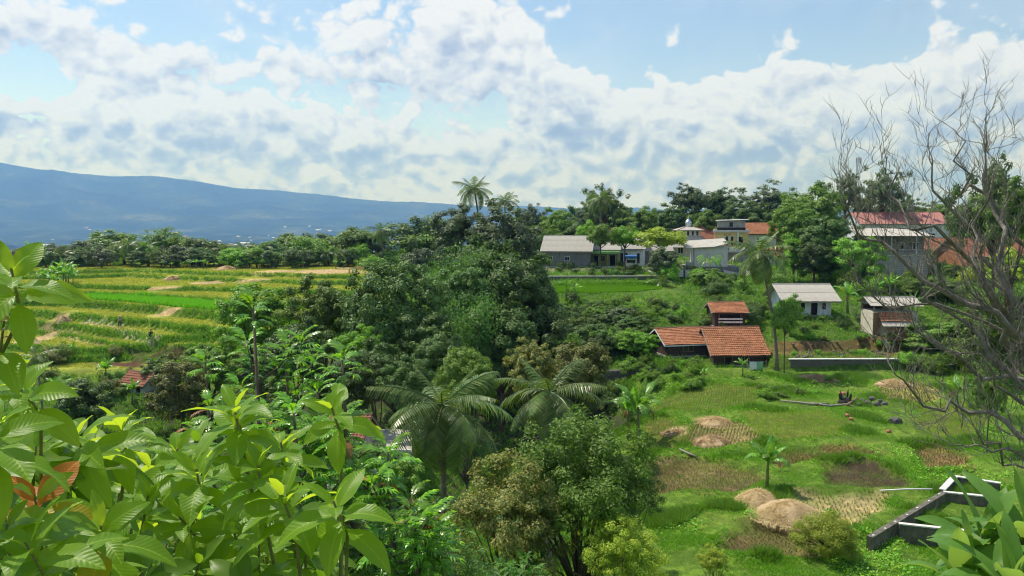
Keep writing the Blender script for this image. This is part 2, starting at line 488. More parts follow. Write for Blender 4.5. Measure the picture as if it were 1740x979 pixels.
CTRL = []
def cp(x, y, z):
    CTRL.append((x, y, z))
for x in (-60, -30, -10, 8, 25, 50, 90):
    cp(x, -50, 14.0); cp(x, 3, 12.2)
for x in (-25, -8, 8, 22):
    cp(x, 14, 8.0)
for x in (-30, -12, 4, 16, 34):
    cp(x, 25, 2.6 if x > -25 else 3.0)
for x, y, z in [(-14, 36, -0.6), (-4, 36, -.3), (6, 36, 0), (15, 35, 0), (24, 35, 0), (36, 35, .2), (60, 30, 3), (90, 30, 6),
                (10, 45, 0), (20, 48, 0), (30, 48, 0), (42, 48, .4), (14, 58, .1), (24, 60, .2), (34, 60, .3), (48, 60, .8), (70, 62, 3),
                (12, 70, .2), (22, 72, .4), (34, 72, .5), (46, 74, .8), (60, 76, 2.0), (90, 70, 5),
                (18, 82, .3), (26, 84, .7), (36, 85, .8), (46, 85.5, .9), (56, 86, 1.4),
                (-6, 46, -1.5), (-8, 56, -3), (-2, 62, -3), (4, 66, -3.4), (2, 74, -4.4), (9, 77, -3.6), (-10, 74, -4.5), (-14, 86, -4.2), (-28, 92, -4),
                (-26, 60, -2), (-36, 76, -2), (-40, 90, -2.5), (-20, 46, -1), (-40, 50, 0), (-60, 70, -1), (-60, 40, 1), (-75, 90, -1), (-90, 60, 1), (-140, 80, 1),
                (6, 84, -3), (14, 84, 0.2), (9, 92, 1.2), (16, 90, 1.6), (2, 98, 2), (10, 102, 4), (18, 100, 4), (6, 112, 5.6), (16, 114, 6.3),
                (24, 112, 6.2), (-4, 108, 2), (-4, 120, 4.5), (-10, 130, 4.5), (-10, 150, 5.5), (-15, 180, 6.3), (-10, 220, 6.3), (-5, 280, 4), (0, 330, -4),
                (6, 124, 7.1), (16, 124, 7.1), (25, 124, 7.2), (6, 135, 7.6), (20, 136, 7.8), (10, 148, 8.6), (24, 152, 8.8), (2, 150, 7.5), (0, 175, 8),
                (36, 150, 9.2), (32, 128, 7.4), (28, 96, 3.2), (27, 104, 5), (33, 112, 6.0), (40, 118, 7),
                (31, 89, 2.0), (38, 89, 2.0), (46, 89, 2.1), (52, 89, 2.6), (37, 96, 3.4), (38, 104, 5), (46, 97, 3.6), (46, 108, 5.4), (56, 106, 5.4), (52, 96, 3.6),
                (56, 118, 7), (64, 130, 8.6), (76, 128, 9), (70, 110, 7.5), (90, 110, 9), (130, 110, 12),
                (45, 160, 9.8), (60, 165, 11), (80, 170, 12), (30, 175, 10.5), (15, 180, 9.5), (20, 210, 11), (50, 200, 13), (90, 200, 14.5), (130, 180, 15),
                (40, 240, 12), (100, 250, 13), (160, 240, 12), (60, 320, 6), (140, 320, 6), (20, 320, 0), (200, 150, 14), (200, 320, 6), (220, 60, 8)]:
    cp(x, y, z)
CA = np.array(CTRL)
_D = np.sqrt(((CA[:, None, :2] - CA[None, :, :2]) ** 2).sum(-1))
_A = np.block([[_D, np.ones((len(CA), 1))], [np.ones((1, len(CA))), np.zeros((1, 1))]])
_w = np.linalg.solve(_A + np.diag([-1e-3] * len(CA) + [0]), np.append(CA[:, 2], 0))

# terrace edges of the rice slope: photo rows at these columns, height above each edge
TPX = [-250, 0, 100, 200, 300, 400, 520, 660]
TERR = [(-2.40, None),
        (-1.50, [650, 646, 636, 628, 634, 640, 640, 640]), (-0.80, [616, 612, 606, 606, 607, 612, 616, 620]),
        (0.00, [582, 584, 590, 594, 590, 592, 596, 600]), (0.56, [548, 556, 566, 586, 589, 591, 595, 599]), (1.66, [536, 542, 549, 563, 578, 584, 588, 590]),
        (2.78, [524, 525, 531, 540, 552, 560, 566, 570]), (4.00, [506, 507, 509, 515, 525, 534, 540, 545]), (4.78, [492, 494, 496, 498, 503, 511, 516, 520]),
        (5.45, [482, 484, 485, 486, 488, 490, 493, 496]), (6.11, [470, 469, 469, 466, 470, 474, 478, 480]), (6.78, [462, 462, 461, 458, 461, 464, 467, 469])]
TY = []
for zt, rows in TERR:
    if rows:
        TY.append([Gz(870, r, zt).y for r in rows])


def terrace(x, y):
    px = 870 + 1340 * x / np.maximum(y, 30)
    z = np.full_like(x, TERR[0][0])
    slope = np.zeros_like(x)
    wob = 1.2 * np.sin(x * .21) + .8 * np.sin(x * .53 + y * .05)
    for k, row in enumerate(TY):
        yk = np.interp(px, TPX, row) + wob * .5
        dzk = TERR[k + 1][0] - TERR[k][0]
        t = (y - yk) / (0.5 + .7 * dzk) + 1
        z += dzk * sst(t)
        slope = np.maximum(slope, np.exp(-((t - .45) / .8) ** 2) * min(1.0, dzk / .5))
    z += np.clip((y - 215) / 60, 0, 1) * -2.5
    return z, slope


PADS = []        # level ground under buildings and plots: cx, cy, half x, half y, yaw, z, blend width
BUNDS = []       # field plots with a raised grassy edge: polygon, level


def hill(x, y):
    x = np.asarray(x, dtype=float); y = np.asarray(y, dtype=float)
    out = np.full(x.shape, _w[-1])
    for i in range(len(CA)):
        out += _w[i] * np.sqrt((x - CA[i, 0]) ** 2 + (y - CA[i, 1]) ** 2)
    return out


def H(x, y, full=False):
    x = np.asarray(x, dtype=float); y = np.asarray(y, dtype=float)
    z = hill(x, y)
    zt, sl_ = terrace(x, y)
    pxl = 870 + 1340 * x / np.maximum(y, 30)
    wl = sst((690 - pxl) / 90) * sst((y - 92) / 14) * sst((-x - 14 - (y - 95) * -.03) / 8)
    z = z * (1 - wl) + zt * wl
    # the retaining wall under the village: a step
    for cx, cy_, hx, hy, yaw, pz, bw in PADS:
        c, s = math.cos(-yaw), math.sin(-yaw)
        lx = (x - cx) * c - (y - cy_) * s
        ly = (x - cx) * s + (y - cy_) * c
        dd = np.maximum(np.abs(lx) - hx, np.abs(ly) - hy)
        k = sst(1 - dd / bw)
        z = z * (1 - k) + pz * k
    if BUNDS:
        near = (x > 6) & (x < 62) & (y > 30) & (y < 88)
        if near.any():
            xx, yy = x[near], y[near]
            zz = z[near]
            bund = np.zeros_like(xx)
            for poly, lev in BUNDS:
                dd = poly_dist(poly, xx, yy) + .22 * np.sin(xx * 1.1 + yy * .7) + .15 * np.sin(xx * 2.3 - yy * 1.9)
                zz = zz + lev * sst(dd / .7 + .2)
                bund = np.maximum(bund, .24 * np.exp(-((dd + .35) / .42) ** 2))
            z = z.copy()
            z[near] = zz + bund
    z = z + 0.05 * np.sin(x * 1.3 + 2 * np.sin(y * .7)) * np.sin(y * 1.1 + x * .3)
    if full:
        return z, sl_ * wl, wl
    return z


def h1(x, y):
    return float(H(np.array([x]), np.array([y]))[0])


def hit(px, py, dmin=24.0, dmax=330.0):
    """where the sight line through a photo point meets the ground"""
    r = ray(px, py)
    ds = np.concatenate([np.arange(dmin, 130, .25), np.arange(130, dmax, 1.0)])
    xs, ys, zs = r.x / r.y * ds, ds, CZ + r.z / r.y * ds
    below = np.nonzero(zs <= H(xs, ys))[0]
    i = below[0] if len(below) else len(ds) - 1
    return Vector((xs[i], ys[i], h1(xs[i], ys[i])))


def inside(poly, x, y):
    n = len(poly)
    r = np.zeros(x.shape, dtype=bool)
    j = n - 1
    for i in range(n):
        xi, yi = poly[i]; xj, yj = poly[j]
        c = ((yi > y) != (yj > y)) & (x < (xj - xi) * (y - yi) / (yj - yi + 1e-12) + xi)
        r ^= c
        j = i
    return r


def poly_dist(poly, x, y):
    d = np.full(x.shape, 1e9)
    n = len(poly)
    for i in range(n):
        ax, ay = poly[i]; bx, by = poly[(i + 1) % n]
        l2 = (bx - ax) ** 2 + (by - ay) ** 2 + 1e-9
        t = np.clip(((x - ax) * (bx - ax) + (y - ay) * (by - ay)) / l2, 0, 1)
        d = np.minimum(d, np.hypot(x - ax - t * (bx - ax), y - ay - t * (by - ay)))
    return np.where(inside(poly, x, y), d, -d)


def rnd2(x, y, s, seed=0):
    """cheap smooth noise in -1..1"""
    r = np.random.RandomState(seed)
    out = np.zeros(np.shape(x))
    for k in range(5):
        a = r.uniform(0, 6.28); f = s * r.uniform(.5, 1.8)
        out += np.sin((x * math.cos(a) + y * math.sin(a)) * f + r.uniform(0, 6.28) + 1.7 * np.sin((x * math.sin(a) - y * math.cos(a)) * f * .6 + k))
    return out / 3.2

# ------------------------------------------------------------------ buildings: survey first, so that the ground is levelled under them
R = math.radians
# openings: (kind, centre along the front 0..1, bottom m, width m, height m)
HOUSES = [
    dict(n='house', label='low grey rendered house with long pale corrugated roof beside the bright green paddy', px=(922, 1002), d=148, base=454, eave=425, ridge=401, depth=9.5, yaw=-11,
         roof='sheet', wall='concrete_dark', op=[('window', .17, 1.1, .75, .75), ('window', .52, 1.1, .8, .75)]),
    dict(n='house', label='house with bright green porch canopy and brown pillars next to the grey house', px=(1003, 1050), d=151, base=453, eave=423, ridge=410, depth=7, yaw=-6,
         roof='sheet', wall='green_wall', porch=True, op=[('door', .2, 0, .9, 2.0), ('window', .45, .9, .8, 1.0), ('door', .8, 0, 1.0, 2.1)]),
    dict(n='house', label='white house with tall dark windows behind the blue canopied truck', px=(1052, 1092), d=154, base=453, eave=421, ridge=402, depth=8, yaw=-14,
         roof='sheet', wall='white_paint', op=[('window', .12, .5, .55, 2.0), ('window', .30, .5, .55, 2.0), ('door', .55, 0, .9, 2.1), ('window', .80, .5, .55, 2.0)]),
    dict(n='house', label='dark grey side house with pale lean-to roof between white house and mosque', px=(1094, 1140), d=158, base=452, eave=424, ridge=404, depth=7, yaw=0,
         roof='sheet', wall='concrete_dark', op=[('door', .3, 0, .9, 2.0), ('window', .7, .9, 1.0, 1.0)]),
    dict(n='house', label='small house behind the grey house showing only an orange tile roof', px=(914, 945), d=170, base=440, eave=414, ridge=402, depth=7, yaw=8,
         roof='tile_old', wall='cream_paint', op=[('window', .5, 1, 1, 1)]),
    dict(n='house', label='red tiled house glimpsed behind the bushy green tree by the porch', px=(1036, 1075), d=180, base=425, eave=398, ridge=387, depth=7, yaw=6,
         roof='tile', wall='cream_paint', op=[('window', .5, 1, 1, 1)]),
    dict(n='house', label='broad house with weathered red tile roof right behind the mosque', px=(1178, 1220), d=182, base=430, eave=408, ridge=386, depth=10, yaw=-8,
         roof='tile_old', wall='cream_paint', op=[('window', .5, 1, 1, 1)]),
    dict(n='house', label='house with orange tile roof rising behind the yellow house', px=(1262, 1318), d=182, base=420, eave=396, ridge=379, depth=9, yaw=-5,
         roof='tile', wall='cream_paint', op=[('window', .5, 1, 1, 1)]),
    dict(n='house', label='tiny orange tiled house peeping out right of the tall palm crown', px=(1306, 1334), d=150, base=452, eave=434, ridge=421, depth=6, yaw=0,
         roof='tile', wall='white_paint', op=[('window', .5, .8, .8, 1)]),
    dict(n='house', label='white cottage with beige corrugated roof on the bank above the rubble', px=(1336, 1412), d=103, base=537, eave=505, ridge=483, depth=6.2, yaw=0,
         roof='sheet', wall='shaded_white_paint', over=1.0, op=[('window', .36, .75, .55, 1.35), ('door', .62, 0, .85, 2.0), ('window', .84, .75, .5, 1.3), ('window', .12, .8, .5, 1.2)]),
    dict(n='hut', label='small orange tiled hut with dark open front above the long tiled house', px=(1214, 1266), d=98, base=556, eave=529, ridge=514, depth=4.2, yaw=0,
         roof='tile', wall='wood_dark', op=[('door', .5, 0, 2.6, 1.55)], rail=True),
    dict(n='house', label='long house with broad orange tile roof beside the two trunks at the field edge', px=(1212, 1300), d=89.5, base=622, eave=598, ridge=556, depth=7.0, yaw=3,
         roof='tile', wall='wood_dark', over=.55, op=[('door', .28, 0, .8, 1.5), ('window', .6, .5, 1.1, .8)]),
    dict(n='house', label='orange tiled house with dark gable and white eave board joined to the long tiled house', px=(1132, 1206), d=92, base=606, eave=580, ridge=557, depth=5.0, yaw=12,
         roof='tile', wall='wood_dark', over=.6, white_eave=True, op=[('window', .5, .5, 1.2, .8)]),
    dict(n='house', label='long house with faded red metal roof behind the bare tree', px=(1462, 1612), d=172, base=415, eave=379, ridge=361, depth=10, yaw=0,
         roof='sheet_red', wall='white_paint', op=[('window', .2, 1, 1.4, 1.2), ('window', .5, 1, 1.4, 1.2), ('window', .8, 1, 1.4, 1.2)]),
    dict(n='house', label='house with brick red tile roof low behind the bare tree at the frame edge', px=(1640, 1760), d=128, base=455, eave=434, ridge=404, depth=9, yaw=4,
         roof='tile_old', wall='brick_wall', op=[('window', .3, .6, 1.2, .9), ('door', .6, 0, .9, 1.7)]),
    dict(n='house', label='tile roofed brick house half hidden behind bare branches below the red metal roof', px=(1570, 1640), d=150, base=445, eave=424, ridge=405, depth=8, yaw=-4,
         roof='tile', wall='brick_wall', op=[('window', .5, .8, 1.2, 1)]),
    dict(n='hut', label='small white walled hut with old tile roof among bananas below the terraces', px=(206, 246), d=80, base=668, eave=650, ridge=632, depth=2.6, yaw=-20,
         roof='tile_old', wall='white_paint', op=[('door', .8, 0, .6, 1.0)]),
    dict(n='house', label='red tiled house sunk among the breadfruit trees', px=(556, 610), d=52, base=829, eave=746, ridge=704, depth=3.6, yaw=-8,
         roof='tile_old', wall='cream_paint', op=[('window', .5, .4, .6, .6)]),
    dict(n='house', label='white walled house with flat pale roof behind the nearest coconut palm trunk', px=(626, 690), d=53, base=826, eave=768, ridge=745, depth=5, yaw=0,
         roof='flat', wall='cap_white', op=[('window', .25, .8, 1, 1.1), ('door', .6, 0, .9, 2.0), ('window', .85, .8, 1, 1.1)]),
]
for hs in HOUSES:
    c = (hs['px'][0] + hs['px'][1]) / 2
    o = W(c, hs['base'], hs['d'])
    hs['loc'] = o
    hs['w'] = (hs['px'][1] - hs['px'][0]) / FPX * hs['d'] / math.cos(R(hs['yaw']))
    hs['wh'] = W(c, hs['eave'], hs['d']).z - o.z
    hs['rh'] = W(c, hs['ridge'], hs['d'] + hs['depth'] / 2).z - o.z
    y = R(hs['yaw'])
    PADS.append((o.x - math.sin(y) * hs['depth'] / 2, o.y + math.cos(y) * hs['depth'] / 2, hs['w'] / 2 + .7, hs['depth'] / 2 + .7, y, o.z - 0.02, 3.0))
SPECIAL = {}
for key, px, base, d, w, dep, yaw in [('mosque', 1176, 436, 170, 8.5, 8.5, 0), ('yellow', 1242, 448, 157, 6.4, 8, -14), ('block', 1196, 470, 138, 6.2, 6, -6),
                                      ('shed', 1522, 571, 95, 5.2, 4.6, -5), ('concrete', 1532, 474, 131, 8.4, 8, -4)]:
    o = W(px, base, d)
    y = R(yaw)
    SPECIAL[key] = (o, w, dep, y)
    PADS.append((o.x - math.sin(y) * dep / 2, o.y + math.cos(y) * dep / 2, w / 2 + .7, dep / 2 + .7, y, o.z - .02, 3.0))
# green paddy in front of the grey house, and the strip behind it
PADDY = [(936, 499), (1010, 500), (1075, 497), (1122, 492), (1126, 484), (1100, 481), (1000, 482), (940, 485)]
PADS.append((15.6, 122.5, 10.6, 3.6, 0.03, 7.0, 2.0))
PADS.append((16.5, 130.5, 11, 2.4, 0.03, 7.75, 0.6))
PADS.append((17, 140, 12, 4.0, 0.02, 8.45, 1.2))
# ledge of rubble above the retaining wall
PADS.append((42.0, 91.2, 12.5, 2.6, 0.0, 2.05, 0.5))
PADS.append((42.0, 85.4, 14.0, 2.6, 0.0, 0.75, 0.4))
# sunk yard behind the concrete channel walls
PADS.append((24.2, 41.8, 2.0, 2.6, -.45, -0.55, 0.8))

# ------------------------------------------------------------------ field plots (photo outline of the plot on the ground, soil colour, stubble kind)
RPLOTS = [
    ('stubble_mixed', [(1092, 784), (1200, 782), (1290, 797), (1316, 818), (1235, 842), (1100, 842)], (0.13, 0.10, 0.05), 'stubble', 'half green rice stubble in the plot left of the young banana plant'),
    ('wet', [(1393, 788), (1470, 781), (1518, 796), (1548, 828), (1480, 835), (1402, 826)], (0.060, 0.045, 0.032), 'stubble_brown', 'brown rice stubble in the dark wet plot'),
    ('straw', [(1345, 834), (1500, 840), (1514, 848), (1470, 892), (1440, 905), (1392, 885), (1330, 852)], (0.36, 0.29, 0.14), 'stubble', 'sparse stubble in the pale straw covered plot'),
    ('low', [(1203, 940), (1286, 884), (1330, 888), (1390, 890), (1410, 950), (1290, 947)], (0.15, 0.12, 0.05), 'stubble', 'rice stubble in the plot below the big straw heap'),
    ('green', [(1255, 704), (1400, 700), (1440, 716), (1432, 745), (1345, 752), (1282, 747)], (0.11, 0.12, 0.03), 'stubble_green', 'greening stubble in the plot behind the small straw mounds'),
    ('upper', [(1100, 700), (1150, 668), (1235, 656), (1300, 662), (1280, 690), (1170, 705)], (0.10, 0.12, 0.03), 'stubble_green', 'green stubble in the upper plot by the stream bank'),
    ('right', [(1542, 764), (1600, 757), (1642, 775), (1655, 800), (1572, 800)], (0.20, 0.13, 0.06), 'stubble_brown', 'brown stubble in the plot under the bare branches'),
    ('strip', [(1318, 768), (1440, 758), (1500, 772), (1385, 785), (1322, 800)], (0.15, 0.11, 0.045), 'stubble', 'stubble in the narrow strip behind the wet plot'),
    ('mound', [(1178, 726), (1258, 720), (1300, 752), (1205, 768), (1150, 760)], (0.22, 0.18, 0.08), 'stubble', 'thin stubble around the two flat straw mounds'),
    ('back', [(1488, 656), (1556, 650), (1604, 664), (1585, 690), (1500, 684)], (0.28, 0.26, 0.09), 'stubble', 'pale stubble around the far straw mound below the wall'),
    ('corner', [(1556, 694), (1640, 684), (1692, 715), (1650, 748), (1566, 745)], (0.12, 0.13, 0.035), 'stubble_green', 'green stubble in the plot right of the dark boulder'),
    ('edge', [(1090, 720), (1140, 708), (1178, 735), (1150, 770), (1096, 772)], (0.13, 0.12, 0.04), 'stubble_green', 'patchy stubble beside the twin banana plants'),
]
for k, p in enumerate(RPLOTS):
    RPLOTS[k] = (p[0], [tuple(hit(a, b, 30, 90)[:2]) for a, b in p[1]], p[2], p[3], p[4])
LEV = dict(stubble_mixed=-.28, wet=-.22, straw=-.12, low=-.3, green=.12, upper=.2, right=-.15, strip=-.05, mound=.1, back=.1, corner=-.1, edge=0.0)
for p in RPLOTS:
    BUNDS.append((p[1], LEV[p[0]]))
LBROWN = [[tuple(hit(a, b, 70, 200)[:2]) for a, b in q] for q in
          ([(203, 594), (290, 590), (324, 599), (320, 608), (232, 605)], [(148, 617), (235, 609), (250, 618), (246, 626), (170, 623)])]
LSTRAW = [(353, 481, 34, 3.5), (281, 491, 32, 3.5), (288, 531, 40, 6), (60, 577, 26, 7), (560, 462, 75, 6), (470, 462, 40, 4), (600, 455, 30, 3), (386, 457, 28, 3), (294, 474, 16, 3.5),
          (105, 545, 20, 6), (430, 478, 40, 3)]

# ------------------------------------------------------------------ near ground
def axis(segs):
    out = []
    for a, b, st in segs:
        out += list(np.arange(a, b, st))
    return np.array(out + [segs[-1][1]])


gx = axis([(-240, -110, 3.0), (-110, -20, 1.25), (-20, 8, 1.0), (8, 52, .42), (52, 90, 1.2), (90, 240, 4.0)])
gy = axis([(-60, 24, 3.0), (24, 34, 1.0), (34, 92, .42), (92, 160, .62), (160, 250, 1.1), (250, 360, 5.0)])
X, Y = np.meshgrid(gx, gy)
Z, SL, WL = H(X, Y, True)
n1 = rnd2(X, Y, .35, 1); n2 = rnd2(X, Y, 1.5, 2); n3 = rnd2(X, Y, .08, 3)
col = np.zeros(X.shape + (3,))
def blend(mask, c):
    global col
    m = np.clip(mask, 0, 1)[..., None]
    col = col * (1 - m) + np.array(c) * m
blend(np.ones(X.shape), (0.055, 0.105, 0.018))
blend(.5 + .5 * n1, (0.085, 0.15, 0.02))
blend(WL, (0.265, 0.28, 0.042))
blend(WL * np.clip(.35 + .5 * n3 + .3 * n1, 0, 1) * .8, (0.21, 0.265, 0.033))
blend(WL * sst((Y - 195) / 30) * sst((X + 75) / 30) * np.clip(.55 + .5 * n1, 0, 1), (0.30, 0.235, 0.07))
blend(np.clip(SL * 1.2, 0, 1) * WL, (0.06, 0.12, 0.015))
for zt, rows in TERR[3:7]:
    pass
rf = (X > 6) & (X < 60) & (Y > 30) & (Y < 88)
blend(rf * 1.0, (0.095, 0.165, 0.022))
blend(rf * np.clip(n2 * .5 + n1 * .6, 0, 1), (0.13, 0.19, 0.03))
for nm, poly, c, kind, lab in RPLOTS:
    dd = poly_dist(poly, X, Y) + .45 * n2 + .35 * n1
    blend(sst(dd / .9 + .3) * np.clip(.85 + .25 * n2, .5, 1), c)
for poly in LBROWN:
    blend(sst((poly_dist(poly, X, Y) + .3 * n2) / .8 + .3), (0.085, 0.045, 0.028))
PXG = 870 + 1340 * X / np.maximum(Y * math.cos(PITCH) + (CZ - Z) * math.sin(PITCH), 5)
def soil_spot(px, py, rx, ry, c, amt=1.0):
    p = hit(px, py, 60, 300)
    ax = rx / FPX * p.y
    q = hit(px, py - ry, 60, 320)
    ay = max(abs(q.y - p.y), 1.0)
    e = 1 - np.sqrt(((X - p.x) / ax) ** 2 + ((Y - p.y) / ay) ** 2) + .18 * n2 + .15 * n1
    blend(sst(e / .35) * amt, c)
for a in LSTRAW:
    soil_spot(*a, (0.40, 0.29, 0.15))
for a in [(1390, 642, 34, 6), (1150, 734, 22, 12)]:
    soil_spot(*a, (0.50, 0.38, 0.22))
def soil_line(pts, wd, c, amt=1.0):
    P = [hit(a, b, 60, 300) for a, b in pts]
    for a, b in zip(P[:-1], P[1:]):
        l2 = (b.x - a.x) ** 2 + (b.y - a.y) ** 2
        t = np.clip(((X - a.x) * (b.x - a.x) + (Y - a.y) * (b.y - a.y)) / l2, 0, 1)
        dd = np.hypot(X - a.x - t * (b.x - a.x), Y - a.y - t * (b.y - a.y))
        blend(sst((wd - dd + .25 * n2) / .5) * amt, c)
soil_line([(150, 549), (195, 556), (230, 564), (268, 572)], .9, (0.40, 0.34, 0.26))
soil_line([(60, 556), (110, 566), (150, 577), (176, 586)], .7, (0.30, 0.22, 0.13))
soil_line([(130, 466), (200, 462), (255, 456)], 1.2, (0.12, 0.08, 0.05), .8)
blend(((X > -75) & (X < -55) & (Y > 205)) * sst((Y - 215) / 20) * .8, (0.19, 0.135, 0.08))
# bare soil: rubble ledge, ravine, steep cuts
blend(((X > 30) & (X < 47) & (Y > 89.2) & (Y < 95)) * np.clip(.75 + .4 * n1, 0, 1), (0.17, 0.085, 0.05))
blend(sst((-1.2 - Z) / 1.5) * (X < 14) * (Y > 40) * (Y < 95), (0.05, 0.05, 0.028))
blend(((X > 5) & (X < 45) & (Y > 142) & (Y < 162)) * .7, (0.22, 0.19, 0.15))
blend(sst((poly_dist([tuple(hit(a, b, 90, 150)[:2]) for a, b in PADDY], X, Y)) / .8 + .5), (0.06, 0.16, 0.015))
nx_, ny_ = len(gx), len(gy)
idx = np.arange(nx_ * ny_).reshape(ny_, nx_)
F = np.stack([idx[:-1, :-1], idx[:-1, 1:], idx[1:, 1:], idx[1:, :-1]], -1).reshape(-1, 4)
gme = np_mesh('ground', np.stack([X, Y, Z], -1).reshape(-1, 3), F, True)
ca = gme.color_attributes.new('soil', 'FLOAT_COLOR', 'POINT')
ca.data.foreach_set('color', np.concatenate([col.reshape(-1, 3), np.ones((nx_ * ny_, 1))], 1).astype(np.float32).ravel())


def ground_mat(name, attr=True):
    m, T = material(name)
    co = T.node('ShaderNodeTexCoord').outputs['Object']
    a = T.node('ShaderNodeAttribute', attribute_name='soil').outputs['Color']
    n = T.noise(co, 1.6, 8.0, 0.7)
    nn = T.noise(co, 0.23, 4.0, 0.6)
    f = T.m('ADD', T.m('MULTIPLY', n, 1.1), T.m('MULTIPLY', nn, 0.7))
    c2 = T.mix(1.0, a, T.ramp(f, [(0.5, (0.5, 0.5, 0.5)), (0.9, (1.0, 1.0, 1.0)), (1.25, (1.5, 1.42, 1.3))]), 'MULTIPLY')
    p = T.node('ShaderNodeBsdfPrincipled', {'Base Color': c2, 'Roughness': 0.95, 'Specular IOR Level': 0.1})
    b = T.node('ShaderNodeBump', {'Strength': 0.8, 'Distance': 0.15, 'Height': n})
    T.put(p.inputs['Normal'], b.outputs[0])
    finish(T, p.outputs[0])
    return m


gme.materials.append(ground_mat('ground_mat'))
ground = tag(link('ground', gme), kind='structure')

# ------------------------------------------------------------------ far land: valley floor and mountain range
def fbm(x, y, seed=5, octs=9, base=1 / 1800.0):
    r = np.random.RandomState(seed)
    out = np.zeros(np.shape(x)); amp = 1.0; f = base
    for o in range(octs):
        for k in range(2):
            a = r.uniform(0, 6.28)
            u = (x * math.cos(a) + y * math.sin(a)) * f * 6.28
            v = (-x * math.sin(a) + y * math.cos(a)) * f * 6.28
            out += amp * .5 * np.sin(u + 1.9 * np.sin(v * .8 + o + k) + r.uniform(0, 6.28))
        amp *= .52; f *= 1.93
    return out


RIDGE_PX = [-400, -200, 0, 60, 130, 200, 260, 330, 400, 480, 560, 640, 740, 830, 900, 960, 1010, 1080, 1150, 1300, 1600, 2000]
RIDGE_PY = [277, 281, 291, 297, 306, 310, 308, 315, 325, 328, 335, 342, 349, 353, 351, 354, 357, 355, 359, 358, 360, 356]


FS = 1.6      # scale of the far land


def far_h(x, y):
    k = 1 + (FS - 1) * sst((np.hypot(x, y) - 400) / 900)
    return far_unit(x / k, y / k) * k


def far_unit(x, y):
    r = np.hypot(x, y)
    z = np.interp(r, [0, 200, 340, 500, 900, 1500, 2600, 3800, 5000, 6500], [2, 0, -8, -22, -45, -62, -78, -88, -80, -40])
    z = z + fbm(x, y, 9, 7, 1 / 900.0) * np.interp(r, [300, 1500, 5000], [1, 7, 14])
    px = 870 + 1340 * x / np.maximum(y, 400)
    ph = np.where(y > 400, np.interp(px, RIDGE_PX, RIDGE_PY), 345)
    rh = (HORIZON - ph) / FPX * 8000 + 14
    nz = fbm(x, y, 21, 9, 1 / 2600.0)
    t = sst((r - 4200) / 3800)
    spur = 1 - .5 * np.abs(np.sin(x / 620.0 + nz * 1.2)) * sst((8200 - r) / 2500)
    m = rh * (t ** 1.5) * spur + nz * 26 * t * (1 - .55 * sst((r - 7300) / 600))
    m = m + fbm(x, y, 33, 5, 1 / 120.0) * 4 * t
    back = 1 - sst((r - 8200) / 4500)
    return np.maximum(z * (1 - t) + m * t * (.35 + .65 * back), -105)


rad = np.concatenate([np.geomspace(150, 4000 * 1.6, 56), np.linspace(4060 * 1.6, 8600 * 1.6, 90), np.geomspace(8650 * 1.6, 14600, 4)])
az_ = np.concatenate([np.linspace(-math.pi, -.75, 40)[:-1], np.linspace(-.75, .75, 400), np.linspace(.75, math.pi, 40)[1:]])
RR, AA = np.meshgrid(rad, az_, indexing='ij')
FX, FY = RR * np.sin(AA), RR * np.cos(AA)
FZ = far_h(FX, FY)
inn = (FX > -235) & (FX < 235) & (FY > -55) & (FY < 350)
FZ = np.where(inn, np.minimum(FZ, H(np.clip(FX, -240, 240), np.clip(FY, -60, 360)) - 5), FZ)
idx = np.arange(FX.size).reshape(FX.shape)
F = np.stack([idx[:-1, :-1], idx[1:, :-1], idx[1:, 1:], idx[:-1, 1:]], -1).reshape(-1, 4)
fme = np_mesh('hills', np.stack([FX, FY, FZ], -1).reshape(-1, 3), F, True)
m, T = material('far_land')
co = T.node('ShaderNodeTexCoord').outputs['Object']
n = T.noise(co, 0.0016, 6.0, 0.6)
nf = T.noise(co, 0.012, 5.0, 0.7)
c = T.ramp(n, [(0.38, (0.012, 0.026, 0.012)), (0.50, (0.03, 0.055, 0.018)), (0.57, (0.055, 0.09, 0.028)), (0.68, (0.14, 0.15, 0.06))])
c = T.mix(T.ss(nf, 0.35, 0.7), c, (0.02, 0.04, 0.014, 1))
p = T.node('ShaderNodeBsdfPrincipled', {'Base Color': c, 'Roughness': 1.0, 'Specular IOR Level': 0.0})
bm_ = T.node('ShaderNodeBump', {'Strength': 1.0, 'Distance': 12.0, 'Height': nf})
T.put(p.inputs['Normal'], bm_.outputs[0])
finish(T, p.outputs[0])
fme.materials.append(m)
tag(link('hills', fme), kind='structure')

# ------------------------------------------------------------------ air
hb = MB().box(-14700, 14700, -14700, 14700, -178, 1000)
m, T = material('haze_air')
v = T.node('ShaderNodeVolumePrincipled', {'Color': (0.17, 0.38, 1.0, 1), 'Absorption Color': (1, 1, 1, 1), 'Density': 1.35e-4, 'Anisotropy': 0.25})
T.t.links.new(v.outputs[0], T.node('ShaderNodeOutputMaterial').inputs['Volume'])
tag(hb.build('haze', m), kind='stuff')

# ------------------------------------------------------------------ plants: generators
def unit(v):
    return v / np.maximum(np.linalg.norm(v, axis=-1, keepdims=True), 1e-9)


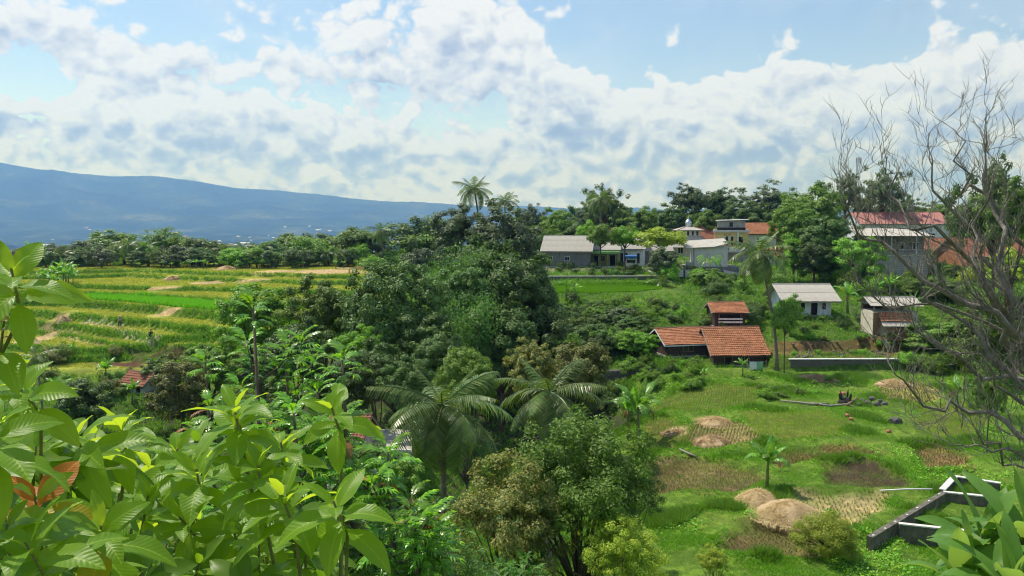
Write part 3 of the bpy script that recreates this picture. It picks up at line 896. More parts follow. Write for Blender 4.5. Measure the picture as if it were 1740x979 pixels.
def kites(P, Nn, L, Wd, r, droop=0.0, fold=0.0, axis=None):
    """one small blade per point: V (4n), F (n quads) or folded pairs of triangles"""
    n = len(P)
    a = r.normal(size=(n, 3)) if axis is None else axis
    a[:, 2] -= droop
    t = unit(a - Nn * (a * Nn).sum(-1, keepdims=True))
    b = np.cross(Nn, t)
    L = np.broadcast_to(np.asarray(L), (n,))[:, None]
    Wd = np.broadcast_to(np.asarray(Wd), (n,))[:, None]
    V = np.stack([P - t * L * .5, P + b * Wd * .5 + t * L * .05 + Nn * fold * Wd, P + t * L * .5, P - b * Wd * .5 + t * L * .05 + Nn * fold * Wd], 1).reshape(-1, 3)
    i = np.arange(n)[:, None] * 4
    if fold:
        F = np.concatenate([i + np.array([[0, 2, 1]]), i + np.array([[0, 3, 2]])], 0)
    else:
        F = i + np.array([[0, 3, 2, 1]])
    return V, F


def crown_mesh(name, seed, rx=.45, rz=.42, cz=.58, nclump=60, nleaf=9000, leaf=.016, aspect=.5, clump=(.07, .13), shell=.55, lumpy=.28, droop=.3,
               flat=.75, up=.6, low=-.75, fold=0.0, mat='leaf_mid', inner=.12):
    r = np.random.RandomState(seed)
    d = unit(r.normal(size=(nclump * 4, 3)))
    d = d[d[:, 2] > low][:nclump]
    ph = r.uniform(0, 6.28, (6, 3)); fr = r.uniform(1.5, 4.0, (6, 3))
    lump = sum(np.sin(d @ (fr[k] * np.sign(ph[k] - 3.1)) + ph[k, 0]) for k in range(6)) / 6
    rad = r.uniform(shell, 1.0, len(d)) * (1 + lumpy * lump * 1.6)
    rad[r.rand(len(d)) < inner] *= .5
    C = d * rad[:, None] * np.array([rx, rx, rz]) + np.array([0, 0, cz])
    cr = r.uniform(*clump, size=len(d))
    pick = r.choice(len(d), nleaf, p=cr ** 2 / (cr ** 2).sum())
    q = unit(r.normal(size=(nleaf, 3))) * (r.rand(nleaf, 1) ** (1 / 2.2))
    q[:, 2] *= flat
    P = C[pick] + q * cr[pick][:, None]
    Nn = unit(unit(q) * .7 + unit(P - np.array([0, 0, cz - rz * .3])) * .6 + np.array([0, 0, up]) + r.normal(size=(nleaf, 3)) * .42)
    L = leaf * r.uniform(.6, 1.35, nleaf)
    V, F = kites(P, Nn, L, L * aspect, r, droop, fold)
    me = np_mesh(name, V, F)
    me.materials.append(M[mat])
    return me, C, cr


def trunk_mesh(name, seed, C, base=.028, split=.3, nlimb=9, mat='bark', lean=.03, sides=6):
    r = random.Random(seed)
    b = MB()
    top = Vector((r.uniform(-lean, lean), r.uniform(-lean, lean), split))
    b.tube([(0, 0, -.03), (0, 0, .02), tuple(top * .5 + Vector((lean * .3, 0, 0))), tuple(top)], [base * 1.35, base, base * .8, base * .7], 7)
    idx = list(range(len(C)))
    r.shuffle(idx)
    for k in idx[:nlimb]:
        e = Vector(C[k])
        m1 = top.lerp(e, .45) + Vector((r.uniform(-.03, .03), r.uniform(-.03, .03), .03))
        b.tube([top - Vector((0, 0, .02)), m1, e], [base * .55, base * .34, base * .12], 5)
    me = b.mesh(name, M[mat], True)
    return me


TREES = {}
def make_kind(kind, seeds, **kw):
    tr = {k: kw.pop(k) for k in ('base', 'split', 'nlimb', 'lean') if k in kw}
    for s in seeds:
        cm, C, cr = crown_mesh('crown', s, **kw)
        TREES.setdefault(kind, []).append((trunk_mesh('trunk', s, C, **tr), cm))


make_kind('far', (1, 2, 3, 4), nclump=80, nleaf=5600, leaf=.05, clump=(.08, .14), cz=.53, rz=.47, rx=.42, low=-.9)
make_kind('broad', (11, 12, 13), nclump=150, nleaf=24000, leaf=.033, aspect=.52, clump=(.05, .10), cz=.53, rz=.47, rx=.46, shell=.5, low=-.9)
make_kind('dome', (21, 22), nclump=300, nleaf=34000, leaf=.036, aspect=.40, clump=(.055, .09), cz=.5, rz=.5, rx=.55, shell=.62, lumpy=.10, droop=.9, mat='leaf_dark', inner=.05, split=.2)
make_kind('wispy', (31, 32, 33), nclump=120, nleaf=11000, leaf=.03, clump=(.04, .085), cz=.66, rz=.32, rx=.42, shell=.3, lumpy=.45, flat=.7, mat='leaf_grey', nlimb=16, split=.4, base=.02)
make_kind('lolly', (45, 46), nclump=70, nleaf=10000, leaf=.036, aspect=.5, clump=(.06, .11), cz=.72, rz=.28, rx=.36, shell=.45, mat='leaf_bright', split=.5, base=.018)
make_kind('column', (41, 42), nclump=60, nleaf=9000, leaf=.034, clump=(.07, .12), cz=.56, rz=.44, rx=.26, shell=.5, lumpy=.2, mat='leaf_bright')
make_kind('shrub', (51, 52, 53, 54), nclump=60, nleaf=5600, leaf=.055, clump=(.09, .18), cz=.46, rz=.46, rx=.5, shell=.3, lumpy=.45, low=-.5, flat=1.0, up=.3, split=.12, base=.03)
make_kind('near', (61, 62), nclump=260, nleaf=30000, leaf=.023, aspect=.42, clump=(.045, .085), cz=.57, rz=.43, rx=.48, shell=.4, lumpy=.28, fold=.12, droop=.6, nlimb=40, split=.22, base=.018, mat='leaf_mid')
make_kind('near_olive', (63,), nclump=160, nleaf=26000, leaf=.025, aspect=.42, clump=(.05, .09), cz=.55, rz=.43, rx=.52, shell=.4, lumpy=.25, fold=.12, droop=.7, nlimb=30, split=.2, base=.018, mat='leaf_olive')
make_kind('round', (64,), nclump=150, nleaf=17000, leaf=.038, aspect=.36, clump=(.08, .14), cz=.50, rz=.47, rx=.56, shell=.6, lumpy=.16, fold=.1, droop=.5, split=.18, base=.03, mat='leaf_yellow', nlimb=24)


def feathery_mesh(seed, n=420, leaflets=13):
    """sprays of tiny paired leaflets on thin arching stalks"""
    r = np.random.RandomState(seed)
    Vs, Fs, off = [], [], 0
    d = unit(r.normal(size=(n, 3)) * np.array([1, 1, .7]) + np.array([0, 0, .35]))
    C = d * np.array([.5, .5, .42]) * r.uniform(.35, 1.0, (n, 1)) + np.array([0, 0, .48])
    for s in range(5):
        pass
    base = np.repeat(C, 5, 0)
    ax = unit(np.repeat(d, 5, 0) * np.array([1, 1, .2]) + r.normal(size=(n * 5, 3)) * .7)
    ln = r.uniform(.07, .13, n * 5)
    t = np.linspace(.1, 1, leaflets)
    P = base[:, None] + ax[:, None] * (ln[:, None] * t)[..., None]
    P[..., 2] -= (ln[:, None] * t ** 2) * .45
    P = P.reshape(-1, 3)
    axr = np.repeat(ax, leaflets, 0)
    up = unit(np.array([[0, 0, 1.0]]) + r.normal(size=P.shape) * .25)
    side = unit(np.cross(axr, up))
    sl_ = np.repeat(np.clip(1 - np.abs(t - .45) * .9, .3, 1), 1)
    L = np.tile(sl_, n * 5) * .036
    Nn = unit(np.cross(side, axr) + r.normal(size=P.shape) * .12)
    V, F = kites(P, Nn, L, L * 0 + .0085, r, 0, 0, axis=side.copy())
    me = np_mesh('crown', V, F)
    me.materials.append(M['leaf_bamboo'])
    return me, C


cm, C = feathery_mesh(71)
TREES['feathery'] = [(trunk_mesh('trunk', 71, C, .015, .15, 40), cm)]


def bamboo_mesh(seed):
    r = np.random.RandomState(seed)
    b = MB()
    pts = []
    for k in range(26):
        a, q = r.uniform(0, 6.28), r.uniform(0, .08)
        lean = r.uniform(.08, .42)
        hgt = r.uniform(.72, 1.0)
        path = [Vector((math.cos(a) * (q + lean * t ** 2.2), math.sin(a) * (q + lean * t ** 2.2), hgt * (t - .16 * lean * t ** 4))) for t in np.linspace(0, 1, 7)]
        b.tube(path, [.009, .009, .008, .007, .006, .004, .002], 4, False)
        for t in np.linspace(.25, 1, 26):
            i = min(int(t * 6), 5); f = t * 6 - i
            p = path[i].lerp(path[i + 1], f)
            for s in range(14):
                o = r.normal(size=3) * .05
                o[2] -= abs(r.normal()) * .045
                pts.append(np.array(p) + o)
    P = np.array(pts)
    n = len(P)
    Nn = unit(r.normal(size=(n, 3)) * .8 + np.array([0, 0, .5]))
    L = .032 * r.uniform(.6, 1.3, n)
    V, F = kites(P, Nn, L, L * .26, r, 1.6)
    me = np_mesh('crown', V, F)
    me.materials.append(M['leaf_bamboo'])
    return b.mesh('culms', M['stem_green'], True), me


TREES['bamboo'] = [bamboo_mesh(81), bamboo_mesh(82)]
TRI = random.Random(4)


def tree(kind, name, label, cat, base, height, width, mat=None, group=None, var=None, rz=None):
    """width is the crown spread in metres; the variants are modelled at height 1"""
    v = TREES[kind]
    tm, cm = v[(TRI.randrange(len(v)) if var is None else var) % len(v)]
    xs = [c[0] for c in cm_bounds(cm)]
    w = max(xs) - min(xs)
    t = thing(name, label, cat, base, TRI.uniform(0, 6.28) if rz is None else rz, group)
    sx = width / w
    cs = min(height, width * (1.25 if kind != 'bamboo' else 2.2)) if kind in ('broad', 'dome', 'far', 'near', 'near_olive', 'bamboo') else height
    link('culms' if kind == 'bamboo' else 'trunk', tm, t, None, None, (sx, sx, height))
    c = link('crown', cm, t, (0, 0, height - cs), None, (sx, sx, cs))
    if mat:
        c.material_slots[0].link = 'OBJECT'
        c.material_slots[0].material = M[mat]
    return t


_bc = {}
def cm_bounds(me):
    if me.name not in _bc:
        a = np.empty(len(me.vertices) * 3, dtype=np.float32)
        me.vertices.foreach_get('co', a)
        a = a.reshape(-1, 3)
        _bc[me.name] = [tuple(np.percentile(a, 2, axis=0)), tuple(np.percentile(a, 98, axis=0))]
    return _bc[me.name]


# ---- coconut palm
def frond_mesh(name, droop, seed, nleaf=26, mat='frond', lenf=.30):
    r = np.random.RandomState(seed)
    b = MB()
    N = 12
    pts = []
    ang = math.radians(r.uniform(28, 40))
    p = Vector((0, 0, 0))
    for i in range(N):
        pts.append(p.copy())
        a = ang - droop * (i / (N - 1)) ** 1.25
        p = p + Vector((math.cos(a), 0, math.sin(a))) / (N - 1)
    b.tube(pts, [.016 * (1 - .85 * i / (N - 1)) for i in range(N)], 4, False)
    for k in range(nleaf):
        t = .14 + .86 * k / (nleaf - 1)
        i = min(int(t * (N - 1)), N - 2); f = t * (N - 1) - i
        q = pts[i].lerp(pts[i + 1], f)
        tan = (pts[i + 1] - pts[i]).normalized()
        ln = lenf * (math.sin(math.pi * min(1, .12 + t * .85)) ** .6) * r.uniform(.85, 1.1)
        for s in (-1, 1):
            side = Vector((0, s, 0))
            dr = r.uniform(.35, .75)
            dirv = (side * .8 + tan * .55 - Vector((0, 0, dr * .55))).normalized()
            tip = q + dirv * ln - Vector((0, 0, ln * dr * .55))
            mid = q + dirv * ln * .5
            w = tan * .013
            b.add([q - w, q + w, mid + w * .9, tip, mid - w * .9], [(0, 1, 2, 4), (4, 2, 3)])
    return b.mesh(name, M[mat])


FRONDS = [frond_mesh('frond', d, s) for d, s in ((.75, 1), (1.15, 2), (1.6, 3), (2.0, 4))]
FROND_DRY = frond_mesh('frond', 2.4, 7, 20, 'frond_dry', .2)
FROND_TIP = frond_mesh('frond', .35, 9, 22, 'frond', .2)
nutm = MB().lathe([(.02, -.13), (.085, -.09), (.11, 0), (.09, .08), (.03, .13)], 7).mesh('coconut', M['coconut'], True)


def palm(label, base, height, flen, seed, nf=20, lean=(0, 0), nuts=8, group=None, spread=1.0, dry=2):
    r = random.Random(seed)
    t = thing('coconut_palm', label, 'palm', base, 0, group)
    b = MB()
    N = 9
    tr = .035 * flen + .03
    path = [Vector((lean[0] * (i / (N - 1)) ** 1.6, lean[1] * (i / (N - 1)) ** 1.6, height * i / (N - 1) - (.3 if i == 0 else 0))) for i in range(N)]
    b.tube(path, [tr * (1.5 if i == 0 else 1.12 - .4 * i / (N - 1)) for i in range(N)], 8)
    b.build('trunk', M['palm_bark'], t, True)
    top = path[-1]
    for k in range(nf):
        u = (k + .5) / nf
        a = k * 2.399 + r.uniform(-.25, .25)
        pitch = 1.15 - 1.75 * u ** .8 * spread      # young fronds stand up, old ones hang
        me = FROND_TIP if u < .10 else FRONDS[0] if u < .3 else FRONDS[1] if u < .62 else FRONDS[2] if u < .85 else FRONDS[3]
        s = flen * (r.uniform(.85, 1.08) if u > .12 else .7)
        link('frond', me, t, top + Vector((0, 0, .05)), (r.uniform(-.35, .35), -(pitch - .55), a), (s, s, s))
    for k in range(dry):
        link('frond', FROND_DRY, t, top - Vector((0, 0, .1)), (0, 0.9, r.uniform(0, 6.28)), (flen * .75,) * 3)
    for k in range(nuts):
        a = r.uniform(0, 6.28)
        link('coconut', nutm, t, top + Vector((math.cos(a) * .28, math.sin(a) * .28, -.25 - r.uniform(0, .35))), (r.uniform(-.5, .5), r.uniform(-.5, .5), 0), (1.1,) * 3)
    return t


# ---- banana
def banana_leaf(name, droop, seed, tear=.35, mat='banana'):
    r = np.random.RandomState(seed)
    b = MB()
    N = 15
    pts = []
    ang = math.radians(62)
    p = Vector((0, 0, 0))
    for i in range(N):
        pts.append(p.copy())
        a = ang - droop * (i / (N - 1)) ** 1.3
        p = p + Vector((math.cos(a), 0, math.sin(a))) / (N - 1)
    b.tube(pts, [.018 * (1 - .8 * i / (N - 1)) for i in range(N)], 4, False)
    for s in (-1, 1):
        sag0 = r.uniform(.15, .4)
        for i in range(2, N - 1):
            def wd(k):
                u = (k - 2) / (N - 3)
                return .15 * math.sin(math.pi * min(1, .08 + u * .93)) ** .55
            g_ = .25 if r.rand() < tear else 0.0
            sag = sag0 + r.uniform(-.12, .35) * (1 if g_ else .3)
            q0, q1 = pts[i], pts[i + 1]
            w0, w1 = wd(i), wd(i + 1)
            e1 = q0.lerp(q1, 1 - g_)
            up = Vector((0, 0, .02))
            a0 = q0 + Vector((.02, s * w0, -w0 * sag)); a1 = e1 + Vector((.02, s * w1, -w1 * sag))
            m0 = q0 + Vector((.01, s * w0 * .5, w0 * .12)); m1 = e1 + Vector((.01, s * w1 * .5, w1 * .12))
            b.add([q0, q1, m1, m0, a1, a0], [(0, 1, 2, 3), (3, 2, 4, 5)])
    return b.mesh(name, M[mat], True)


BLEAF = [banana_leaf('leaf', .35, 1, .1), banana_leaf('leaf', 1.0, 2), banana_leaf('leaf', 1.7, 3, .45), banana_leaf('leaf', 2.3, 4, .6)]
BDRY = banana_leaf('leaf', 2.9, 5, .7, 'frond_dry')
BST = MB().tube([(0, 0, -.1), (0, 0, .3), (.02, 0, .7), (.03, .01, 1.0)], [.075, .065, .05, .035], 8).mesh('pseudostem', M['stem_green'], True)


def banana(label, base, height, seed, nl=8, group=None, dry=1, leaf=None):
    """height is to the top of the stem; the leaves rise above it"""
    r = random.Random(seed)
    t = thing('banana_plant', label, 'banana plant', base, r.uniform(0, 6.28), group)
    k_ = max(height, 1.0)
    link('pseudostem', BST, t, None, None, (min(k_, 2.6), min(k_, 2.6), height))
    L = leaf or height * .8
    for k in range(nl):
        u = k / max(nl - 1, 1)
        me = BLEAF[0] if u < .2 else BLEAF[1] if u < .55 else BLEAF[2] if u < .85 else BLEAF[3]
        s = L * r.uniform(.85, 1.1) * (.75 if k == 0 else 1)
        link('leaf', me, t, (.03 * k_, .01, height * (.99 - .05 * u)), (r.uniform(-.2, .2), r.uniform(-.15, .15) - (.35 if u < .15 else 0), k * 2.4 + r.uniform(-.4, .4)), (s, s, s))
    for k in range(dry):
        link('leaf', BDRY, t, (0, 0, height * .9), (0, .5, r.uniform(0, 6.28)), (L * .7,) * 3)
    return t


# ---- breadfruit: deeply lobed leaves in whorls on thin stems
def lobed_leaf(name, mat, seed):
    r = random.Random(seed)
    b = MB()
    N = 6
    def mid(t):
        return Vector((t, 0, .16 * math.sin(t * 2.4) - .22 * t * t))
    for i in range(N):
        t0, t1 = i / N, (i + 1) / N
        b.add([mid(t0) + Vector((0, .03, 0)), mid(t0) - Vector((0, .03, 0)), mid(t1) - Vector((0, .03, 0)), mid(t1) + Vector((0, .03, 0))], [(0, 1, 2, 3)])
    for s in (-1, 1):
        for i in range(5):
            t0 = .14 + .155 * i
            ln = (.16, .26, .30, .26, .17)[i]
            q0, q1 = mid(t0), mid(t0 + .15)
            tip = mid(min(1, t0 + .22)) + Vector((.05, s * ln, -.10 * ln / .3))
            mm = (q0 + q1) * .5 + Vector((.02, s * ln * .55, .035))
            b.add([q0, q1, mm + Vector((.07, 0, 0)), tip, mm - Vector((.06, 0, 0))], [(0, 1, 2, 4), (4, 2, 3)])
    b.add([mid(.9) + Vector((0, .07, 0)), mid(.9) - Vector((0, .07, 0)), mid(1.0) + Vector((.1, 0, -.05))], [(0, 1, 2)])
    return b.mesh(name, M[mat], True)


LOBED = [lobed_leaf('leaf', 'breadfruit', 1), lobed_leaf('leaf', 'breadfruit', 2)]
LOBED_OLD = lobed_leaf('leaf', 'breadfruit_old', 3)


def breadfruit(label, base, height, seed, nb=5, leaf=.55, spread=2.0, nl=9, group=None):
    r = random.Random(seed)
    t = thing('breadfruit_tree', label, 'tree', base, 0, group)
    b = MB()
    tips = []
    top = Vector((r.uniform(-.3, .3), r.uniform(-.3, .3), height))
    b.tube([(0, 0, -.4), top * .5 + Vector((.15, 0, 0)), top], [.11, .08, .03], 7)
    tips.append((top, 1.0))
    for k in range(nb):
        u = r.uniform(.3, .9)
        s = Vector((top.x * u, top.y * u, height * u))
        a = k * 2.4 + r.uniform(-.4, .4)
        ln = spread * (1.15 - u * .6) * r.uniform(.7, 1.1)
        e = s + Vector((math.cos(a) * ln, math.sin(a) * ln, ln * r.uniform(.5, 1.0)))
        mm = s.lerp(e, .5) + Vector((0, 0, -.12))
        b.tube([s, mm, e], [.045, .032, .02], 5)
        tips.append((e, .9))
        tips.append((mm, .7))
    b.build('trunk', M['bark'], t, True)
    for (p, sc) in tips:
        for k in range(nl):
            a = k * 2.4 + r.uniform(-.3, .3)
            old = r.random() < .035
            s = leaf * sc * r.uniform(.7, 1.15)
            link('leaf', LOBED_OLD if old else LOBED[k % 2], t, p + Vector((math.cos(a) * .06, math.sin(a) * .06, -.05 * k + .1)),
                 (r.uniform(-.25, .25), -.75 + 1.15 * k / nl + r.uniform(-.15, .15) + (.6 if old else 0), a), (s, s, s))
    return t

# ------------------------------------------------------------------ buildings
def sheet_unit(mat):
    b = MB()
    n = 20
    vs = []
    for j in (0, 1):
        for i in range(n + 1):
            vs.append((i / n * 1.03, j * 1.02, .018 * (1 if i % 2 else -1) - .012 * j))
    b.add(vs, [(i, i + 1, n + 2 + i, n + 1 + i) for i in range(n)])
    return b.mesh('roof_sheet', M[mat])


SHEETS = {k: sheet_unit(k) for k in ('sheet', 'sheet_red', 'sheet_white')}


def frame_of(O, U, V):
    u, v = U.normalized(), V.normalized()
    n = u.cross(v).normalized()
    v = n.cross(u)
    m = Matrix((u, v, n)).transposed().to_4x4()
    m.translation = O
    return m


def sheet_slope(parent, O, U, V, mat, rnd, size=(1.25, 2.2)):
    """one roof slope laid with overlapping corrugated sheets, each a piece of its own"""
    nu, nv = max(2, round(U.length / size[0])), max(1, round(V.length / size[1]))
    m = frame_of(O, U, V)
    su, sv = U.length / nu, V.length / nv
    for j in range(nv):
        for i in range(nu):
            o = link('roof_sheet', SHEETS[mat], parent)
            o.matrix_basis = m @ Matrix.Translation((i * su, j * sv, .012 * j + .006 * (i % 2) + rnd.uniform(0, .006))) @ Matrix.Rotation(rnd.uniform(-.006, .006), 4, 'Z') @ Matrix.Diagonal((su, sv, 1, 1))


def tile_slope(b, O, U, V, rnd, pu=.24, pv=.30):
    """relief of rounded clay tiles in overlapping courses"""
    nu, nv = max(4, int(U.length / pu)), max(3, int(V.length / pv))
    u, v = U / nu, V / nv
    n = U.cross(V).normalized()
    jit = [[rnd.uniform(-.012, .012) for _ in range(nu + 1)] for _ in range(nv)]
    vs, fs = [], []
    W_ = nu * 2 + 1
    for j in range(nv):
        for e in (0, 1):
            for i in range(W_):
                hgt = (.05 if i % 2 else .0) + (.05 if e == 0 else .0) + jit[j][i // 2] + .03 * math.sin(i * .13 + j * .4)
                vs.append(O + u * (i / 2) + v * (j + e) + n * hgt)
    for row in range(nv * 2 - 1):
        for i in range(W_ - 1):
            a = row * W_ + i
            fs.append((a, a + 1, a + W_ + 1, a + W_))
    b.add(vs, fs)


def opening(parent, kind, x, z, w, h, framemat='white_paint', y=0.0):
    """window or near-black doorway panel set in a frame that stands proud of the wall"""
    o = MB()
    t = .07
    o.box(x - w / 2 - t, x - w / 2, y - .06, y + .05, z, z + h)
    o.box(x + w / 2, x + w / 2 + t, y - .06, y + .05, z, z + h)
    o.box(x - w / 2 - t, x + w / 2 + t, y - .062, y + .05, z + h, z + h + t)
    if kind == 'window':
        o.box(x - w / 2 - t - .03, x + w / 2 + t + .03, y - .09, y + .05, z - t, z)
        if w > .7:
            o.box(x - .025, x + .025, y - .04, y + .04, z, z + h)
    f = o.build(kind, M[framemat], parent)
    MB().box(x - w / 2, x + w / 2, y - .015, y + .03, z, z + h).build('pane' if kind == 'window' else 'doorway_shade', M['glass'] if kind == 'window' else M['void'], f)  # doorway panel painted near-black as the shade of the room behind
    return f


RH = random.Random(9)


def gable_house(hs):
    w, dep, wh, rh = hs['w'], hs['depth'], hs['wh'], hs['rh']
    t = thing(hs['n'], hs['label'], 'hut' if hs['n'] == 'hut' else 'house', hs['loc'], R(hs['yaw']))
    x0, x1 = -w / 2, w / 2
    wl = MB()
    kind = hs['roof']
    if kind == 'flat':
        wl.box(x0, x1, 0, dep, -.4, wh)
    else:
        prof = [(0, -.5), (dep, -.5), (dep, wh), (dep / 2, rh - .12), (0, wh)]
        n = len(prof)
        vs = [(x0, y, z) for y, z in prof] + [(x1, y, z) for y, z in prof]
        fs = [tuple(range(n)), tuple(range(2 * n - 1, n - 1, -1))] + [(i, i + n, (i + 1) % n + n, (i + 1) % n) for i in range(n)]
        wl.add(vs, fs)
    wl.build('wall', M[hs['wall']], t)
    MB().box(x0 - .12, x1 + .12, -.12, dep + .12, -.9, .12).build('plinth', M['concrete'], t)
    for (k, u, z, ow, oh) in hs['op']:
        opening(t, k, x0 + u * w, z + (.12 if k == 'window' else .12), ow, min(oh, wh - .35), 'white_paint' if 'wood' not in hs['wall'] else 'wood')
    ov = hs.get('over', .45)
    if kind == 'flat':
        r = MB().box(x0 - .5, x1 + .5, -.7, dep + .4, wh, wh + .16).build('roof', M['sheet'], t)
        MB().box(x0 - .5, x1 + .5, -.703, -.58, wh + .16, wh + .34).build('parapet', M['cap_white'], r)
        return t
    sl_ = (rh - wh) / (dep / 2)
    xl, xr = x0 - ov, x1 + ov
    e0, e1 = Vector((xl, -ov, wh - ov * sl_ + .02)), Vector((xr, -ov, wh - ov * sl_ + .02))
    rg0 = Vector((xl, dep / 2, rh + .02))
    V = rg0 - e0
    U = e1 - e0
    b0 = Vector((xr, dep + ov, wh - ov * sl_ + .02))
    Vb = Vector((xr, dep / 2, rh + .02)) - b0
    cap = MB()
    cap.tube([rg0 + Vector((-.03, 0, .03)), Vector((xr + .03, dep / 2, rh + .05))], .10, 6)
    if kind in SHEETS:
        roof = cap.build('roof', M['sheet' if kind != 'sheet_red' else 'sheet_red'], t)
        sheet_slope(roof, e0, U, V, kind, RH)
        sheet_slope(roof, b0, -U, Vb, kind, RH)
        # rafters and verge boards under the sheets
        rb = MB()
        rb.add([e0 - Vector((0, 0, .06)), e1 - Vector((0, 0, .06)), e1 - Vector((0, 0, .22)), e0 - Vector((0, 0, .22))], [(0, 1, 2, 3)])
        rb.box(xl, xr, -ov + .01, -ov + .05, wh - ov * sl_ - .14, wh - ov * sl_ - .03)
        rb.build('fascia', M['timber_grey'], roof)
    else:
        tb = MB()
        tile_slope(tb, e0, U, V, RH)
        tile_slope(tb, b0, -U, Vb, RH)
        roof = tb.build('roof', M[kind], t)
        cap.build('ridge_tiles', M['ridge'], roof)
        MB().box(xl, xr, -ov + .02, -ov + .07, wh - ov * sl_ - .16, wh - ov * sl_ - .03).build('fascia', M['white_paint' if hs.get('white_eave') else 'wood_dark'], roof)
        for xx in (xl, xr):
            vb = MB()
            for (ya, za, yb, zb) in ((-ov, wh - ov * sl_, dep / 2, rh), (dep / 2, rh, dep + ov, wh - ov * sl_)):
                vb.add([(xx - .02, ya, za - .18), (xx - .02, yb, zb - .18), (xx - .02, yb, zb), (xx - .02, ya, za), (xx + .02, ya, za - .18), (xx + .02, yb, zb - .18), (xx + .02, yb, zb), (xx + .02, ya, za)],
                       [(0, 1, 2, 3), (7, 6, 5, 4), (0, 4, 5, 1), (3, 2, 6, 7)])
            vb.build('verge_board', M['timber_grey' if not hs.get('white_eave') else 'white_paint'], roof)
    if hs.get('porch'):
        pd = 2.4
        zc = min(wh, 2.9)
        MB().box(x0 - .3, x1 + .3, -pd, -.02, zc - .38, zc).build('canopy', M['green_paint'], t)
        MB().box(x0 - .3, x1 + .3, -pd - .1, -.13, -.6, .14).build('porch_floor', M['concrete_light'], t)
        for k, (u, mt) in enumerate(((.02, 'green_paint'), (.36, 'brown_paint'), (.62, 'brown_paint'), (.97, 'brown_paint'))):
            MB().box(x0 + u * w - .13, x0 + u * w + .13, -pd + .1, -pd + .36, .14, zc - .38).build('pillar', M[mt], t)
    if hs.get('rail'):
        for zz in (.55, .95):
            MB().box(x0 + .4, x1 - .4, -.32, -.26, zz, zz + .22).build('rail', M['white_paint'], t)
        for k in range(4):
            xx = x0 + .4 + (w - .85) * k / 3
            MB().box(xx, xx + .06, -.25, -.19, -.3, 1.2).build('post', M['wood_dark'], t)
    return t


for hs in HOUSES:
    gable_house(hs)

# ---- mosque with tiered hipped roofs and a steel dome
o, w, dep, yw = SPECIAL['mosque']
t = thing('mosque', 'small mosque with two tiered pale roofs and a silver dome on top', 'mosque', o, yw)
zt = lambda py: W(1176, py, 170).z - o.z
h1_, h2, h3, h4, h5 = zt(420), zt(402), zt(397), zt(391), zt(385)
def hip(name, cx, cy_, ex, ey, ez, tx, ty, tz, mat, par, th=.12):
    b = MB()
    lo = [(cx - ex, cy_ - ey, ez), (cx + ex, cy_ - ey, ez), (cx + ex, cy_ + ey, ez), (cx - ex, cy_ + ey, ez)]
    hi = [(cx - tx, cy_ - ty, tz), (cx + tx, cy_ - ty, tz), (cx + tx, cy_ + ty, tz), (cx - tx, cy_ + ty, tz)]
    lb = [(x, y, z - th) for x, y, z in lo]
    b.add(lb + lo + hi, [(0, 3, 2, 1), (8, 9, 10, 11)] + [(i, (i + 1) % 4, (i + 1) % 4 + 4, i + 4) for i in range(4)] + [(i + 4, (i + 1) % 4 + 4, (i + 1) % 4 + 8, i + 8) for i in range(4)])
    rf_ = b.build(name, M[mat], par)
    hb_ = MB()
    for i in range(4):
        hb_.tube([lo[i], hi[i]], .11, 5)
    hb_.build('hip_tiles', M['ridge'], rf_)
    return rf_
MB().box(-4.2, 4.2, 0, 8.4, -.6, h1_).build('wall', M['cream_paint'], t)
for u in (.2, .5, .8):
    opening(t, 'window', -4.2 + 8.4 * u, .7, 1.0, 1.4)
hip('roof', 0, 4.2, 5.2, 5.2, h1_, 2.3, 2.3, h2, 'sheet', t)
MB().box(-2.2, 2.2, 2.0, 6.4, h2 - .2, h4 - .02).build('upper_wall', M['cream_paint'], t)
for u in (-1.5, -.5, .5, 1.5):
    opening(t, 'window', u, h2 + .15, .5, max(.5, h4 - h2 - .4), 'white_paint', 2.0)
hip('upper_roof', 0, 4.2, 2.9, 2.9, h4, .55, .55, h5, 'sheet', t)
dm = MB().lathe([(.62, h5 - .1), (.64, h5 + .15), (.52, h5 + .2), (.74, h5 + .5), (.78, h5 + .75), (.62, h5 + 1.1), (.3, h5 + 1.4), (.06, h5 + 1.6), (.05, h5 + 2.0), (.0, h5 + 2.05)], 16, (0, 4.2, 0)).build('dome', M['steel'], t, True)
MB().lathe([(.02, h5 + 2.0), (.12, h5 + 2.12), (.02, h5 + 2.25), (.01, h5 + 2.6)], 8, (0, 4.2, 0)).build('finial', M['steel'], dm, True)

# ---- yellow house with balcony and a raw concrete room on its roof
o, w, dep, yw = SPECIAL['yellow']
t = thing('house', 'two storey yellow house with patterned balcony and concrete room on the roof', 'house', o, yw)
zt = lambda py: W(1242, py, 157).z - o.z
zb, zf, zr, zp, zx = zt(433), zt(421), zt(395), zt(391), zt(374)
MB().box(-w / 2, w / 2, 0, dep, -.8, zf).build('ground_floor_wall', M['concrete'], t)
MB().box(-w / 2, w / 2, 0, dep, zf, zr).build('wall', M['yellow_paint'], t)
MB().box(-w / 2 - .35, w / 2 + .35, -.5, dep + .3, zr, zr + .45).build('roof_slab', M['concrete_light'], t)
MB().box(-w / 2 - .1, w / 2 - 1.3, -1.15, -1.02, zf - .75, zf + .15).build('balcony_parapet', M['concrete_light'], t)
MB().box(-w / 2 - .1, w / 2 - 1.3, -1.2, 0, zf - .95, zf - .75).build('balcony_floor', M['concrete'], t)
for k in range(3):
    xx = -w / 2 + .55 + k * .95
    MB().box(xx - .3, xx + .3, -1.19, -1.153, zf - .62, zf - .02).build('balcony_panel', M['timber_grey'], t)
for u, ww in ((.36, .5), (.52, .5)):
    opening(t, 'window', -w / 2 + w * u, zf + .55, ww, 1.7)
